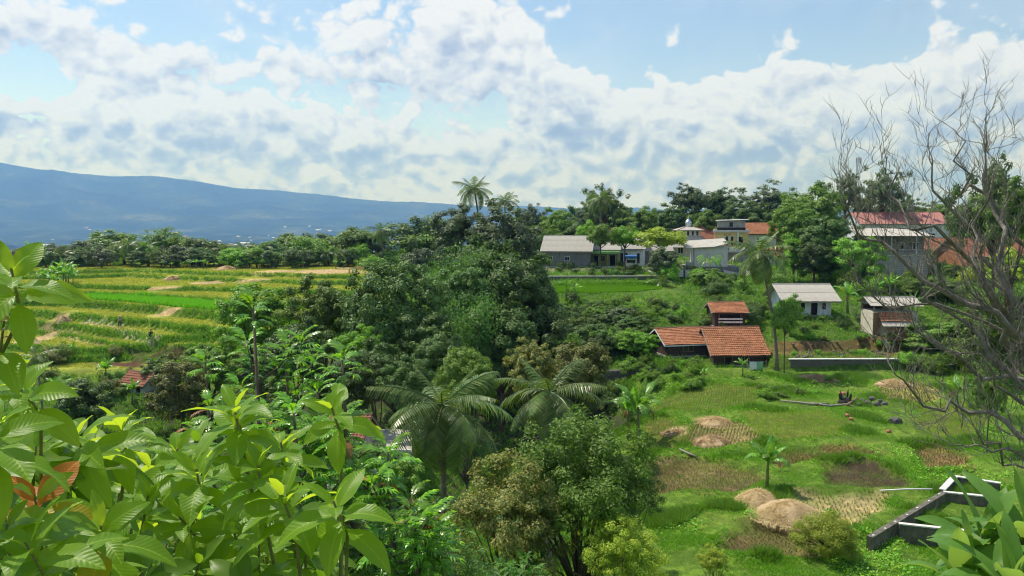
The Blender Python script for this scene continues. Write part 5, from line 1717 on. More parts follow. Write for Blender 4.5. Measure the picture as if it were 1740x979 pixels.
def papaya(label, base, height, r_, seed):
    r = random.Random(seed)
    t = thing('papaya_tree', label, 'papaya', base)
    MB().tube([(0, 0, -.2), (.1, 0, height * .5), (0, 0, height)], [.12, .09, .06], 7).build('trunk', M['palm_bark'], t, True)
    for k in range(14):
        a = k * 2.4
        link('leaf', LOBED[k % 2], t, (math.cos(a) * r_ * .45, math.sin(a) * r_ * .45, height + r_ * (.25 - .03 * k)), (r.uniform(-.3, .3), .1 + .05 * k, a), (r_ * .75,) * 3)
        MB().tube([(0, 0, height - .1), (math.cos(a) * r_ * .5, math.sin(a) * r_ * .5, height + r_ * (.25 - .03 * k))], .02, 4).build('stalk', M['stem_green'], t)
b = at(1206, 130)
papaya('pale green papaya tree in front of the white block house', b, W(1206, 440, 130).z - b.z, 1.9, 1)
b = at(1336, 104)
papaya('papaya tree beside the corner of the white cottage', b, W(1336, 522, 104).z - b.z, 1.3, 2)

# breadfruit trees
BF = [('breadfruit tree standing highest before the bushy trees of the terraces', 425, 22, 505, 6, .52, 1.7), ('breadfruit tree with lobed leaves in front of the dark mango', 585, 20, 590, 7, .52, 1.4), ('breadfruit tree with rusty old leaves left of the nearest palm', 652, 18.5, 740, 6, .50, 1.3),
      ('breadfruit sapling over the red tiled house roof', 548, 24, 650, 6, .5, 1.6), ('breadfruit tree low at the left of the nearest palm trunk', 700, 17, 850, 5, .46, 1.1), ('breadfruit tree with bare lower stem beside the tiled hut', 350, 26, 600, 5, .5, 1.6),
      ('breadfruit tree leaning before the olive tree left', 470, 23, 575, 6, .5, 1.5), ('breadfruit tree with glossy leaves behind the avocado tops', 500, 19, 680, 6, .48, 1.4)]
for k, (lab, px, d, top, nb, lf, sp) in enumerate(BF):
    b = at(px, d)
    breadfruit(lab, b, max(2.0, W(px, top, d).z - b.z - .3), 40 + k, nb + 6, lf * 1.35, sp, 12)

# near trees in the middle
NEAR = [('near', 'broadleaf_tree', 'large dense leafy tree with thin dark limbs in the lower middle', 990, 29, 690, 240, 'leaf_near', 0), ('near_olive', 'broadleaf_tree', 'olive brown leafed tree left of the large dense tree', 862, 27, 772, 215, None, 0),
        ('near', 'broadleaf_tree', 'yellow tipped small tree at the bottom edge by the grass', 1068, 26, 872, 130, 'leaf_yellow', 1), ('near', 'broadleaf_tree', 'dark lower bough tree at the right of the large dense tree', 1068, 31, 770, 110, 'leaf_dark', 1),
        ('feathery', 'feathery_shrub', 'feathery bright green shrub left of the olive tree', 742, 20, 850, 190, None, 0), ('feathery', 'feathery_shrub', 'fern like grey green shrub at the bottom edge below the olive tree', 870, 22, 918, 170, None, 0),
        ('feathery', 'feathery_shrub', 'feathery shrub under the breadfruit trees', 640, 18, 900, 170, 'leaf_mid', 0), ('near_olive', 'broadleaf_tree', 'brownish tree below the foreground avocado leaves', 560, 20, 880, 170, None, 0),
        ('round', 'round_shrub', 'round yellow green shrub at the corner of the channel wall', 1422, 40.5, 866, 104, None, 0), ('near', 'broadleaf_tree', 'thin sapling at the bottom edge between the trees and the round shrub', 1225, 34, 925, 50, 'leaf_yellow', 0)]
for kind, nm, lab, px, d, top, w, mt, var in NEAR:
    tree_px(kind, nm, lab, 'shrub' if 'shrub' in nm else 'tree', px, d, top, w, mt, None, var)

# shrubs on banks: (region in the photo, count, photo height range, materials, phrase)
def shrubs(region, n, hr, mats, phrase, group, seed, kinds=('shrub',), dr=(40, 240), wf=1.15):
    r = random.Random(seed)
    x0, x1, y0, y1 = region
    for k, (px, py) in enumerate(sorted((r.uniform(x0, x1), r.uniform(y0, y1)) for _ in range(n))):
        b = hit(px, py, *dr)
        hp = r.uniform(*hr)
        hgt = hp / FPX * b.y
        tree(r.choice(kinds), 'shrub', phrase + ', %s from the left' % ORD[k], 'shrub', b - Vector((0, 0, .1)), hgt, hgt * wf * r.uniform(.8, 1.2), r.choice(mats), group)
GM = ['leaf_mid', 'leaf_dark', 'leaf_mid', 'leaf_bright']
shrubs((930, 1160, 514, 552), 28, (12, 24), ['leaf_dark', 'leaf_mid', 'leaf_bright'], 'small leafy shrub on the bank above the joined tiled house', 'shrubs above the joined tiled house', 21)
shrubs((935, 1095, 545, 612), 40, (26, 46), ['leaf_dark', 'leaf_mid', 'leaf_dark', 'leaf_grey', 'leaf_bright'], 'leafy shrub on the steep bank below the green paddy', 'shrubs on the bank below the paddy', 1, ('shrub', 'broad'), wf=1.25)
shrubs((1125, 1330, 470, 560), 26, (16, 34), GM, 'garden shrub on the slope around the small tiled hut', 'garden shrubs around the tiled hut', 2)
shrubs((1320, 1620, 440, 505), 26, (22, 40), GM, 'shrub on the village slope above the white cottage', 'shrubs above the white cottage', 3)
shrubs((1345, 1520, 574, 604), 16, (7, 17), ['leaf_mid', 'leaf_bright', 'leaf_dark'], 'weedy shrub on the rubble ledge above the retaining wall', 'shrubs on the rubble ledge', 22)
shrubs((1330, 1500, 540, 568), 14, (8, 18), GM, 'low shrub on the bank below the white cottage', 'shrubs below the white cottage', 4)
shrubs((1540, 1700, 560, 640), 18, (22, 44), ['leaf_mid', 'leaf_bright'], 'shrub behind the retaining wall under the bare tree', 'shrubs behind the retaining wall', 5)
shrubs((1085, 1205, 612, 640), 16, (10, 20), GM, 'garden shrub beside the joined tiled house', 'shrubs beside the joined tiled house', 6)
shrubs((940, 1150, 455, 472), 20, (8, 15), ['leaf_mid', 'leaf_dark'], 'clipped low shrub in the hedge before the grey house', 'hedge shrubs before the grey house', 7)
shrubs((60, 420, 600, 680), 24, (18, 40), GM + ['leaf_olive'], 'shrub on the rough ground below the terraces', 'shrubs below the terraces', 8)
shrubs((420, 760, 600, 700), 12, (30, 60), ['leaf_dark', 'leaf_mid'], 'dark shrub in the shaded hollow of the valley', 'shrubs in the shaded hollow', 9)
shrubs((830, 1080, 600, 720), 16, (24, 46), ['leaf_dark', 'leaf_mid', 'leaf_olive'], 'shrub in the ravine behind the palms', 'shrubs in the ravine', 10)
shrubs((1640, 1740, 440, 600), 16, (26, 50), ['leaf_mid', 'leaf_bright', 'leaf_yellow'], 'shrub on the slope at the frame edge behind the bare tree', 'shrubs at the frame edge', 11)
shrubs((1290, 1430, 648, 682), 12, (9, 16), ['leaf_bright', 'leaf_mid'], 'low weedy shrub on the green mound in the stubble', 'weedy shrubs on the green mound', 12, dr=(55, 90), wf=1.5)
shrubs((1090, 1200, 640, 668), 12, (12, 22), ['leaf_bright', 'leaf_mid'], 'low shrub on the edge of the stream bank', 'shrubs on the stream bank edge', 13)
shrubs((640, 1000, 880, 979), 6, (50, 90), ['leaf_dark', 'leaf_mid'], 'low shrub on the near slope under the trees', 'shrubs under the near trees', 14, dr=(14, 40))
shrubs((440, 700, 760, 860), 8, (50, 90), ['leaf_mid', 'leaf_dark'], 'shrub on the near slope below the breadfruit trees', 'shrubs below the breadfruit trees', 15, dr=(20, 60))
shrubs((540, 700, 765, 830), 10, (40, 60), ['leaf_mid', 'leaf_dark', 'leaf_bright'], 'shrub in front of the sunken red tiled house', 'shrubs before the sunken house', 16, dr=(20, 60))

# ------------------------------------------------------------------ ground cover
def blades(P, nb, h, w, lean, seed, hv=.4):
    """tufts of single pointed blades"""
    r = np.random.RandomState(seed)
    n = len(P)
    P = np.repeat(P, nb, 0)
    h = np.repeat(np.broadcast_to(np.asarray(h, dtype=float), (n,)), nb) * r.uniform(1 - hv, 1 + hv, n * nb)
    w = np.broadcast_to(np.asarray(w, dtype=float), (n,)).repeat(nb) * r.uniform(.7, 1.3, n * nb)
    a = r.uniform(0, 6.28, n * nb)
    o = np.stack([np.cos(a), np.sin(a), np.zeros_like(a)], -1)
    b = r.uniform(0, 6.28, n * nb)
    s = np.stack([np.cos(b), np.sin(b), np.zeros_like(b)], -1)
    base = P + o * (w * .8)[:, None]
    tip = base + o * (h * lean * r.uniform(.2, 1.4, n * nb))[:, None] + np.array([0, 0, 1]) * h[:, None]
    V = np.stack([base - s * (w / 2)[:, None], base + s * (w / 2)[:, None], tip], 1).reshape(-1, 3)
    V[:, 2] -= .02
    F = np.arange(len(V)).reshape(-1, 3)
    return V, F


def ground_points(xs, ys):
    return np.stack([xs, ys, H(xs, ys)], -1)


def in_view(xs, ys, margin=60):
    px = 870 + 1340 * xs / np.maximum(ys, 1)
    return (px > -margin) & (px < 1740 + margin)


def stuff(name, V, F, mat, label=None):
    me = np_mesh(name, V, F)
    me.materials.append(M[mat])
    return tag(link(name, me), label, None, None, 'stuff')


rg = np.random.RandomState(8)
# valley field: grass between the plots
n = 210000
ys = 33 * (92 / 33.0) ** rg.rand(n)
xs = (rg.uniform(1040, 1800, n) - 870) / 1340 * ys
keep = in_view(xs, ys, 20) & (xs > 7.0 + .06 * np.abs(ys - 60))
for nm, poly, c, kind, lab in RPLOTS:
    keep &= ~(poly_dist(poly, xs, ys) > rg.uniform(-.3, .5, n))
keep &= ~((np.abs(ys - 88.3) < .5) & (xs > 30))
xs, ys = xs[keep], ys[keep]
pat = rnd2(xs, ys, .9, 41)
pat2 = rnd2(xs, ys, .3, 42)
keep = rg.rand(len(xs)) < np.clip(.45 + .4 * pat, .12, 1)
xs, ys, pat, pat2 = xs[keep], ys[keep], pat[keep], pat2[keep]
V, F = blades(ground_points(xs, ys), 4, np.clip(.13 + .12 * pat + .06 * pat2, .06, .5), .035 + ys * .0004, .75, 3)
stuff('grass', V, F, 'grass', 'bright green grass and weeds between the stubble plots')
# taller weeds along bunds
k = (pat > .45)
V, F = blades(ground_points(xs[k] + .1, ys[k] + .1), 5, .38, .05, .8, 4)
stuff('weeds', V, F, 'grass_rough', 'taller green weeds along the field bunds')
# low broad leaved herbs in patches
n = 60000
yh = 33 * (90 / 33.0) ** rg.rand(n)
xh = (rg.uniform(1060, 1780, n) - 870) / 1340 * yh
kh = in_view(xh, yh, 10) & (xh > 8.5) & (rnd2(xh, yh, .55, 51) + .5 * rnd2(xh, yh, 2.0, 52) > .42)
for nm, poly, c, kind, lab in RPLOTS:
    kh &= ~(poly_dist(poly, xh, yh) > .2)
kh &= ~((np.abs(yh - 88.3) < .6) & (xh > 30))
P = ground_points(xh[kh], yh[kh])
n = len(P)
P[:, 2] += rg.uniform(.03, .30, n) * np.clip(.6 + .6 * rnd2(P[:, 0], P[:, 1], 1.2, 53), .2, 1.4)
Nn = unit(rg.normal(size=(n, 3)) * .5 + np.array([0, 0, 1.0]))
V, F = kites(P, Nn, rg.uniform(.10, .24, n), rg.uniform(.06, .12, n), rg, .2)
stuff('herbs', V, F, 'leaf_bright', 'low broad leaved herbs in patches on the bunds')
# stubble rows
for i, (nm, poly, c, kind, lab) in enumerate(RPLOTS):
    pa = np.array(poly)
    ang = .35 + .5 * i
    c0, s0 = math.cos(ang), math.sin(ang)
    ext = 9
    uu, vv = np.meshgrid(np.arange(-ext, ext, .24), np.arange(-ext, ext, .27))
    uu = uu + rg.normal(size=uu.shape) * .035; vv = vv + rg.normal(size=vv.shape) * .035
    cx, cy_ = pa.mean(0)
    px_, py_ = (cx + uu * c0 - vv * s0).ravel(), (cy_ + uu * s0 + vv * c0).ravel()
    ins = inside(poly, px_, py_) & (rg.rand(len(px_)) < (.93 if nm != 'straw' else .7))
    P = ground_points(px_[ins], py_[ins])
    hh = (.20 if nm not in ('straw', 'wet') else .17) * (1 + .3 * rnd2(P[:, 0], P[:, 1], .8, 7))
    V, F = blades(P, 8, hh, .026, .35, 20 + i)
    stuff('rice_stubble', V, F, kind, lab)
    mixk = rg.rand(len(P)) < (.45 if 'green' in kind or nm == 'stubble_mixed' else .22)
    V, F = blades(P[mixk] + .06, 4, .16, .03, .6, 60 + i)
    stuff('regrowth', V, F, 'grass', 'green regrowth among ' + lab)
# terraces: pale cut rice on the flats, long grass on the risers, one strip of tall green rice
n = 330000
ys = rg.uniform(96, 252, n) ** 1.0
xs = (rg.uniform(-60, 690, n) - 870) / 1340 * ys
z, slp, wl = H(xs, ys, True)
ok = (wl > .8)
pxs = 870 + 1340 * xs / ys
brown = np.zeros(n, dtype=bool)
for poly in LBROWN:
    brown |= poly_dist(poly, xs, ys) > -.3
for a in LSTRAW:
    p = hit(a[0], a[1], 60, 300)
    brown |= ((xs - p.x) / (a[2] / FPX * p.y)) ** 2 + ((ys - p.y) / max(3, a[3] * p.y ** 2 / (FPX * 15))) ** 2 < .8
ris = ok & (slp > .66) & ~brown
P = np.stack([xs, ys, z], -1)
k = ris & (rg.rand(n) < .8)
V, F = blades(P[k], 5, .5, .10, .9, 5)
stuff('bank_grass', V, F, 'grass_rough', 'long green grass hanging over the terrace banks')
flatk = ok & (slp < .5) & ~brown
k = flatk & (rg.rand(n) < .30)
V, F = blades(P[k], 3, .20, .10, .8, 6)
stuff('cut_rice', V, F, 'grass_pale', 'pale yellow green cut rice on the terraces')
ylo = np.interp(pxs, TPX, TY[6]); yhi = np.interp(pxs, TPX, TY[7])
k = ok & (ys > ylo + 2.5) & (ys < yhi - .8) & (pxs > 108) & (pxs < 420)
V, F = blades(P[k], 5, .75, .13, .35, 7, .2)
stuff('standing_rice', V, F, 'rice', 'strip of tall bright green standing rice on the terraces')
# green paddy by the grey house
pp = [tuple(hit(a, b, 90, 150)[:2]) for a, b in PADDY]
n = 26000
xs = rg.uniform(4, 28, n); ys = rg.uniform(116, 129, n)
k = inside(pp, xs, ys)
V, F = blades(ground_points(xs[k], ys[k]), 4, .34, .07, .4, 8, .2)
stuff('young_rice', V, F, 'rice', 'vivid green young rice in the paddy before the grey house')
# rough undergrowth on every other slope in view
n = 150000
ys = 24 * (240 / 24.0) ** rg.rand(n)
xs = (rg.uniform(-40, 1790, n) - 870) / 1340 * ys
z, slp, wl = H(xs, ys, True)
k = (wl < .5) & ~((xs > 7) & (xs < 60) & (ys > 34) & (ys < 88)) & ~((xs > 6) & (xs < 27) & (ys > 118) & (ys < 127))
k &= ~((xs > 30) & (xs < 47) & (ys > 88) & (ys < 95) & (rg.rand(n) < .85)) & (rg.rand(n) < .55)
for (cx, cy_, hx, hy, yaw, pz, bw) in PADS[:len(HOUSES) + 5]:
    k &= ~((np.abs(xs - cx) < hx) & (np.abs(ys - cy_) < hy))
P = np.stack([xs, ys, z], -1)[k]
V, F = blades(P, 5, .25 + .003 * P[:, 1] * rg.uniform(.4, 1, len(P)), .05 + .0006 * P[:, 1], .9, 9)
stuff('undergrowth', V, F, 'grass_rough', 'rough grass and undergrowth covering the slopes')

# ------------------------------------------------------------------ straw heaps
def straw_heap(label, px, py, wpx, hpx, seed, flat=False):
    r = np.random.RandomState(seed)
    p = hit(px, py, 30, 300)
    a = wpx / 2 / FPX * p.y
    hgt = hpx * .85 / FPX * p.y
    t = thing('straw_heap', label, 'straw heap', (p.x, p.y, p.z - .04))
    nr, na = 9, 28
    V = [(0, 0, hgt)]
    for i in range(1, nr + 1):
        for j in range(na):
            an = 2 * math.pi * j / na
            q = i / nr
            rr = a * q * (1 + .16 * math.sin(an * 2 + seed) + .10 * math.sin(an * 3 + seed * 1.7) + .06 * math.sin(an * 7 + seed * 2) + r.uniform(-.05, .05))
            V.append((rr * math.cos(an), rr * math.sin(an) * .85, hgt * (1 - q ** 1.9) * (1 + .12 * q * math.sin(an * 2 + q * 5 + seed)) + r.uniform(-.03, .03) * (1 if q < 1 else 0) - (.55 if i == nr else 0)))
    F = [(0, 1 + j, 1 + (j + 1) % na) for j in range(na)]
    for i in range(nr - 1):
        for j in range(na):
            b = 1 + i * na
            F.append((b + j, b + na + j, b + na + (j + 1) % na, b + (j + 1) % na))
    m_ = MB(); m_.v, m_.f = V, F
    m_.build('mound', M['straw'], t, True)
    n_ = int(2600 * min(1.6, a / 1.2))
    q = np.sqrt(r.rand(n_)) * r.choice([1.0, 1.0, 1.12, 1.35], n_); an = r.uniform(0, 6.28, n_)
    P = np.stack([a * q * np.cos(an), a * q * np.sin(an) * .85, hgt * np.clip(1 - q ** 1.6, 0, 1) + .02], -1)
    Nn = unit(np.stack([np.cos(an) * q * hgt / a, np.sin(an) * q * hgt / a, np.ones(n_)], -1) + r.normal(size=(n_, 3)) * .33)
    L = r.uniform(.25, .7, n_) * min(1, a / 1.2)
    Vk, Fk = kites(P, Nn, L, L * 0 + .02 + .0003 * p.y, r, .1)
    me = np_mesh('loose_straw', Vk, Fk)
    me.materials.append(M['straw_blade'])
    tag(link('loose_straw', me, t), None, None, None, 'stuff')
    return t


for k, a in enumerate([('large pale straw heap beside the banana sprout', 1342, 877, 112, 32), ('straw heap at the foot of the lone banana plant', 1288, 851, 78, 24), ('low straw mound nearest the twin banana plants', 1210, 753, 70, 15),
                       ('flat straw mound behind the low straw mound', 1215, 718, 68, 11), ('flat spread of straw at the field edge by the twin bananas', 1150, 738, 44, 8), ('round straw mound alone below the retaining wall', 1519, 655, 62, 11),
                       ('thin flat straw spread below the retaining wall', 1392, 643, 60, 5), ('tan straw mound on the near terrace left of the standing worker', 108, 548, 28, 13), ('straw mound at the far terraces in front of the tree line', 386, 458, 36, 7),
                       ('straw mound on the upper terraces', 294, 476, 32, 8), ('flat straw heap at the top of the dry field', 610, 457, 26, 4)]):
    straw_heap(*a, 60 + k)

# ------------------------------------------------------------------ walls
def rubble_wall(name, label, A, B, z0, z1, th, seed, cap=True, rows=4, mat='rubble_stone'):
    """battered rubble wall: mortar core, stones proud of it, concrete cap"""
    r = random.Random(seed)
    A, B = Vector((A[0], A[1], 0)), Vector((B[0], B[1], 0))
    L = (B - A).length
    yaw = math.atan2(B.y - A.y, B.x - A.x)
    t = thing(name, label, 'wall', (A.x, A.y, z0), yaw)
    hgt = z1 - z0
    MB().box(0, L, 0, th, -.3, hgt).build('core', M['mortar'], t)
    st = MB()
    sh = hgt / rows
    for j in range(rows):
        x = r.uniform(-.1, .1)
        while x < L:
            w = r.uniform(.22, .48)
            x1 = min(x + w - .03, L)
            if x1 - max(x, 0) > .1:
                xa = max(x, 0)
                za, zb_ = j * sh + r.uniform(.0, .04), (j + 1) * sh - r.uniform(.02, .05)
                d = r.uniform(.04, .09)
                i = .05
                st.add([(xa, .01, za), (x1, .01, za), (x1, .01, zb_), (xa, .01, zb_), (xa + i, -d, za + i), (x1 - i, -d * r.uniform(.7, 1.2), za + i), (x1 - i, -d, zb_ - i), (xa + i, -d, zb_ - i * 1.2)],
                       [(4, 5, 6, 7), (0, 1, 5, 4), (1, 2, 6, 5), (2, 3, 7, 6), (3, 0, 4, 7)])
            x += w
    tag(st.build('stones', M[mat], t), None, None, None, 'stuff')
    if cap:
        MB().box(-.1, L + .1, -.08, th + .08, hgt, hgt + .1).build('coping', M['concrete_light'], t)
    return t


a, b = W(1343, 628, 88.2), W(1640, 628, 88.6)
rubble_wall('retaining_wall', 'long stone retaining wall with pale coping below the rubble ledge', (a.x, a.y), (b.x, b.y), .55, 2.0, .45, 5, True, 5)
rubble_wall('stream_wall', 'dark stone bank wall along the ravine behind the bananas', (8.6, 86.6), (20.6, 87.6), -2.6, 1.05, .5, 6, False, 8, 'rock')
rubble_wall('garden_wall', 'low stone wall at the back edge of the green paddy', (6.2, 133.1), (27.0, 133.9), 7.4, 8.35, .35, 7, True, 3)

# concrete channel walls in the corner
t = thing('channel_wall', 'mossy concrete channel wall with white topped cross walls in the field corner', 'wall', (0, 0, 0))
def seg(a, b, zt, hgt, th, mat, cap, nm='wall_segment'):
    A, B = Vector(a), Vector(b)
    L = (B - A).length
    yaw = math.atan2(B.y - A.y, B.x - A.x)
    o_ = MB().box(0, L, -th / 2, th / 2, zt - hgt, zt).build(nm, M[mat], t, False, (A.x, A.y, 0), (0, 0, yaw))
    if cap:
        MB().box(-.02, L + .02, -th / 2 - .04, th / 2 + .04, zt, zt + .07).build('coping', M[cap], o_)
q = lambda px, py, z: tuple(Gz(px, py, z)[:2])
ZW = .55
seg(q(1478, 912, ZW), q(1604, 836, ZW), ZW, 1.3, .34, 'mossy_concrete', None)
seg(q(1601, 833, ZW), q(1622, 811, ZW), ZW, 1.3, .3, 'mossy_concrete', 'cap_white')
seg(q(1622, 810, ZW), q(1700, 822, ZW), ZW, 1.3, .26, 'mossy_concrete', 'cap_white')
seg(q(1604, 836, ZW), q(1700, 846, ZW), ZW - .03, 1.25, .22, 'mossy_concrete', 'cap_white')
seg(q(1528, 890, ZW), q(1640, 902, ZW), ZW - .02, 1.25, .22, 'mossy_concrete', 'cap_white')
for k in range(7):
    f = k / 6
    a = Gz(1484 + 112 * f, 910 - 70 * f, ZW)
    MB().lathe([(.07, -.02), (.075, .03), (.05, .05), (.0, .06)], 8).build('pipe_end', M['plastic_white'], t, True, (a.x + .05 * (k % 2), a.y - .02, ZW))
a, b = hit(1496, 841), Gz(1584, 831, .62)
MB_ = MB().tube([a + Vector((0, 0, .12)), a.lerp(b, .5) + Vector((0, 0, .1)), b], .05, 7)
tag(MB_.build('drain_pipe', M['plastic_white'], None, True), 'long white pipe lying from the wall corner across the grass', 'pipe')

# ------------------------------------------------------------------ rocks, logs, rubble
def rock_mesh(seed, n=2):
    r = random.Random(seed)
    import bmesh
    bm = bmesh.new()
    bmesh.ops.create_icosphere(bm, subdivisions=n, radius=1)
    for v in bm.verts:
        k = 1 + .22 * math.sin(v.co.x * 3 + seed) * math.cos(v.co.y * 4 + seed * 2) + r.uniform(-.09, .09)
        v.co *= k
        v.co.z *= .7
    me = bpy.data.meshes.new('rock')
    bm.to_mesh(me)
    bm.free()
    me.materials.append(M['rock'])
    return me


RK = [rock_mesh(s) for s in (1, 2, 3)]
def rock(label, px, py, wpx, group=None, k=0, mat=None):
    p = hit(px, py, 30, 120)
    s = wpx / 2 / FPX * p.y
    o_ = tag(link('rock', RK[k % 3], None, (p.x, p.y, p.z + s * .35), (0, 0, k * 1.3), (s, s * .9, s)), label, 'rock', group)
    if mat:
        o_.material_slots[0].link = 'OBJECT'
        o_.material_slots[0].material = M[mat]
rock('dark boulder alone in the grass below the stone heap', 1522, 720, 21)
for k, (px, py, w) in enumerate([(1460, 690, 22), (1474, 688, 26), (1490, 690, 26), (1503, 688, 22), (1482, 680, 24), (1466, 682, 18), (1496, 682, 16)]):
    rock('dark stone in the heap on the green mound, %s one' % ORD[k], px, py, w * .5, 'stones of the dark heap', k)
for k, (px, py, w) in enumerate([(1440, 708, 10), (1446, 714, 8), (1510, 736, 9), (1432, 672, 12)]):
    rock('small reddish stone in the grass of the green mound, %s one' % ORD[k], px, py, w, 'small stones in the grass', k, 'brick_wall')
rr_ = np.random.RandomState(3)
Vr, Fr = [], []
base_v = np.array([v.co[:] for v in RK[0].vertices]); base_f = np.array([p.vertices[:] for p in RK[0].polygons])
for k in range(150):
    px, py = rr_.uniform(1350, 1510), rr_.uniform(578, 606)
    d = rr_.uniform(89.6, 95)
    x = (px - 870) / FPX * d
    s = rr_.uniform(.06, .2)
    Vr.append(base_v * s + np.array([x, d, h1(x, d) + s * .3]))
    Fr.append(base_f + len(base_v) * k)
stuff('rubble', np.concatenate(Vr), np.concatenate(Fr), 'rubble_stone', 'broken stones and rubble scattered over the red soil ledge')


def log(label, pts, rad, mat='timber_grey', name='log'):
    b = MB().tube(pts, rad, 8)
    return tag(b.build(name, M[mat], None, True), label, 'log')
def lp(*a):
    return [hit(px, py, 50, 90) + Vector((0, 0, .16)) for px, py in a]
log('long pale fallen trunk lying across the green mound', lp((1325, 684), (1352, 687), (1380, 690), (1408, 690)), [.06, .09, .11, .08])
log('crooked bleached log beside the charred stump', lp((1378, 688), (1410, 693), (1440, 690), (1452, 695)), [.07, .10, .09, .05])
log('short brown log leaning at the end of the bleached log', lp((1440, 692), (1456, 680)), [.16, .12], 'wood')
log('small dead branch lying by the field bund', lp((1155, 768), (1172, 778), (1184, 783)), [.07, .09, .05])
p = hit(1436, 686, 50, 90)
t = thing('charred_stump', 'black charred stump with jagged spikes on the green mound', 'stump', p)
MB().lathe([(.75, -.1), (.6, .25), (.45, .5), (.2, .6)], 9).build('base', M['charred'], t, True)
for k in range(7):
    a = k * .9
    MB().tube([(math.cos(a) * .4, math.sin(a) * .25, .1), (math.cos(a) * .55, math.sin(a) * .35, .75 + .25 * math.sin(k * 2.1)), (math.cos(a) * .6, math.sin(a) * .35, 1.0 + .35 * math.sin(k * 2.1))], [.13, .08, .01], 5).build('spike', M['charred'], t, True)

# ------------------------------------------------------------------ laundry
def laundry(label, px0, px1, py, d, cloths, ground=None):
    a, b = W(px0, py, d), W(px1, py, d)
    t = thing('clothes_line', label, 'clothes line', (a.x, a.y, h1(a.x, a.y)))
    L = b.x - a.x
    hgt = a.z - t.location.z
    for x in (0, L):
        MB().tube([(x, 0, -.3), (x, 0, hgt + .1)], .04, 6).build('post', M['timber_grey'], t)
    MB().tube([(0, 0, hgt), (L / 2, 0, hgt - .06), (L, 0, hgt)], .012, 4).build('line', M['grey_metal'], t)
    for k, (u0, u1, ln, mt) in enumerate(cloths):
        x0, x1 = u0 * L, u1 * L
        o_ = MB()
        n_ = 6
        vs = []
        for j in range(4):
            for i in range(n_ + 1):
                vs.append((x0 + (x1 - x0) * i / n_, .05 * math.sin(i * 2.1 + k) * j / 3 + .015, hgt - .05 - ln * j / 3))
        o_.add(vs, [(j * (n_ + 1) + i, j * (n_ + 1) + i + 1, (j + 1) * (n_ + 1) + i + 1, (j + 1) * (n_ + 1) + i) for j in range(3) for i in range(n_)])
        o_ = o_.build('hanging_cloth', M[mt], None, True, (t.location.x, t.location.y, t.location.z))
        tag(o_, '%s cloth on the %s' % ({'cloth_white': 'white', 'cloth_green': 'green', 'cloth_pink': 'pink', 'cloth_dark': 'dark', 'cloth_pale': 'grey'}[mt] + '', label.split(' with')[0]) + ', %s along it' % ORD[k], 'laundry')
    return t
laundry('line of towels below the long tiled house', 1270, 1302, 614, 86.3, [(.12, .5, 1.15, 'cloth_white'), (.52, .85, 1.1, 'cloth_green')])
laundry('village clothes line in the dark stand', 1355, 1415, 453, 127, [(.05, .15, .9, 'cloth_white'), (.2, .42, .5, 'cloth_white'), (.45, .56, .6, 'cloth_pink'), (.7, .95, .5, 'cloth_pink')])
laundry('clothes line under the white block house', 1150, 1178, 458, 134, [(.1, .4, 1.2, 'cloth_white'), (.5, .8, 1.3, 'cloth_pale')])

# ------------------------------------------------------------------ people in the terraces
def skin_body(name, joints, edges, mat, parent, root=0):
    import bmesh
    bm = bmesh.new()
    lay = bm.verts.layers.skin.verify()
    vs = []
    for i, (p, r_) in enumerate(joints):
        v = bm.verts.new(p)
        v[lay].radius = (r_, r_)
        v[lay].use_root = (i == root)
        vs.append(v)
    for a, b in edges:
        bm.edges.new((vs[a], vs[b]))
    me = bpy.data.meshes.new(name)
    bm.to_mesh(me)
    bm.free()
    me.materials.append(M[mat])
    o_ = link(name, me, parent)
    o_.modifiers.new('skin', 'SKIN').use_smooth_shade = True
    o_.modifiers.new('smooth', 'SUBSURF').render_levels = 1
    return o_


p = hit(204, 556, 90, 180)
t = thing('person', 'person in pale shirt and wide hat standing bent with a hoe on the terrace path', 'person', p, .6)
J = [((0, 0, .92), .13), ((0, -.10, 1.15), .13), ((0, -.2, 1.36), .14), ((0, -.26, 1.5), .05), ((0, -.3, 1.6), .09), ((0, -.32, 1.7), .08),
     ((.2, -.2, 1.38), .06), ((.25, -.35, 1.15), .045), ((.12, -.55, 1.05), .035), ((-.2, -.2, 1.38), .06), ((-.25, -.3, 1.12), .045), ((-.05, -.5, .95), .035),
     ((.1, .02, .85), .09), ((.13, -.04, .48), .065), ((.13, .02, .08), .045), ((.13, -.12, .03), .04), ((-.1, .02, .85), .09), ((-.14, .1, .48), .065), ((-.15, .2, .08), .045), ((-.15, .06, .03), .04)]
E = [(0, 1), (1, 2), (2, 3), (3, 4), (4, 5), (2, 6), (6, 7), (7, 8), (2, 9), (9, 10), (10, 11), (0, 12), (12, 13), (13, 14), (14, 15), (0, 16), (16, 17), (17, 18), (18, 19)]
body = skin_body('body', J, E, 'skin', t)
skin_body('shirt', [((0, 0, .95), .15), ((0, -.10, 1.15), .15), ((0, -.2, 1.37), .16), ((.21, -.2, 1.38), .075), ((.25, -.32, 1.2), .06), ((-.21, -.2, 1.38), .075), ((-.25, -.27, 1.2), .06)], [(0, 1), (1, 2), (2, 3), (3, 4), (2, 5), (5, 6)], 'cloth_pale', t)
skin_body('trousers', [((0, 0, .93), .15), ((.1, .02, .82), .105), ((.13, -.04, .48), .08), ((.13, .02, .14), .065), ((-.1, .02, .82), .105), ((-.14, .1, .48), .08), ((-.15, .2, .14), .065)], [(0, 1), (1, 2), (2, 3), (0, 4), (4, 5), (5, 6)], 'cloth_dark', t)
MB().lathe([(.30, 1.68), (.28, 1.70), (.12, 1.80), (.02, 1.86)], 14, (0, -.31, 0)).build('hat', M['straw'], t, True)
hoe = thing('hoe', 'long handled hoe held by the person on the terrace path', 'hoe', p, .6)
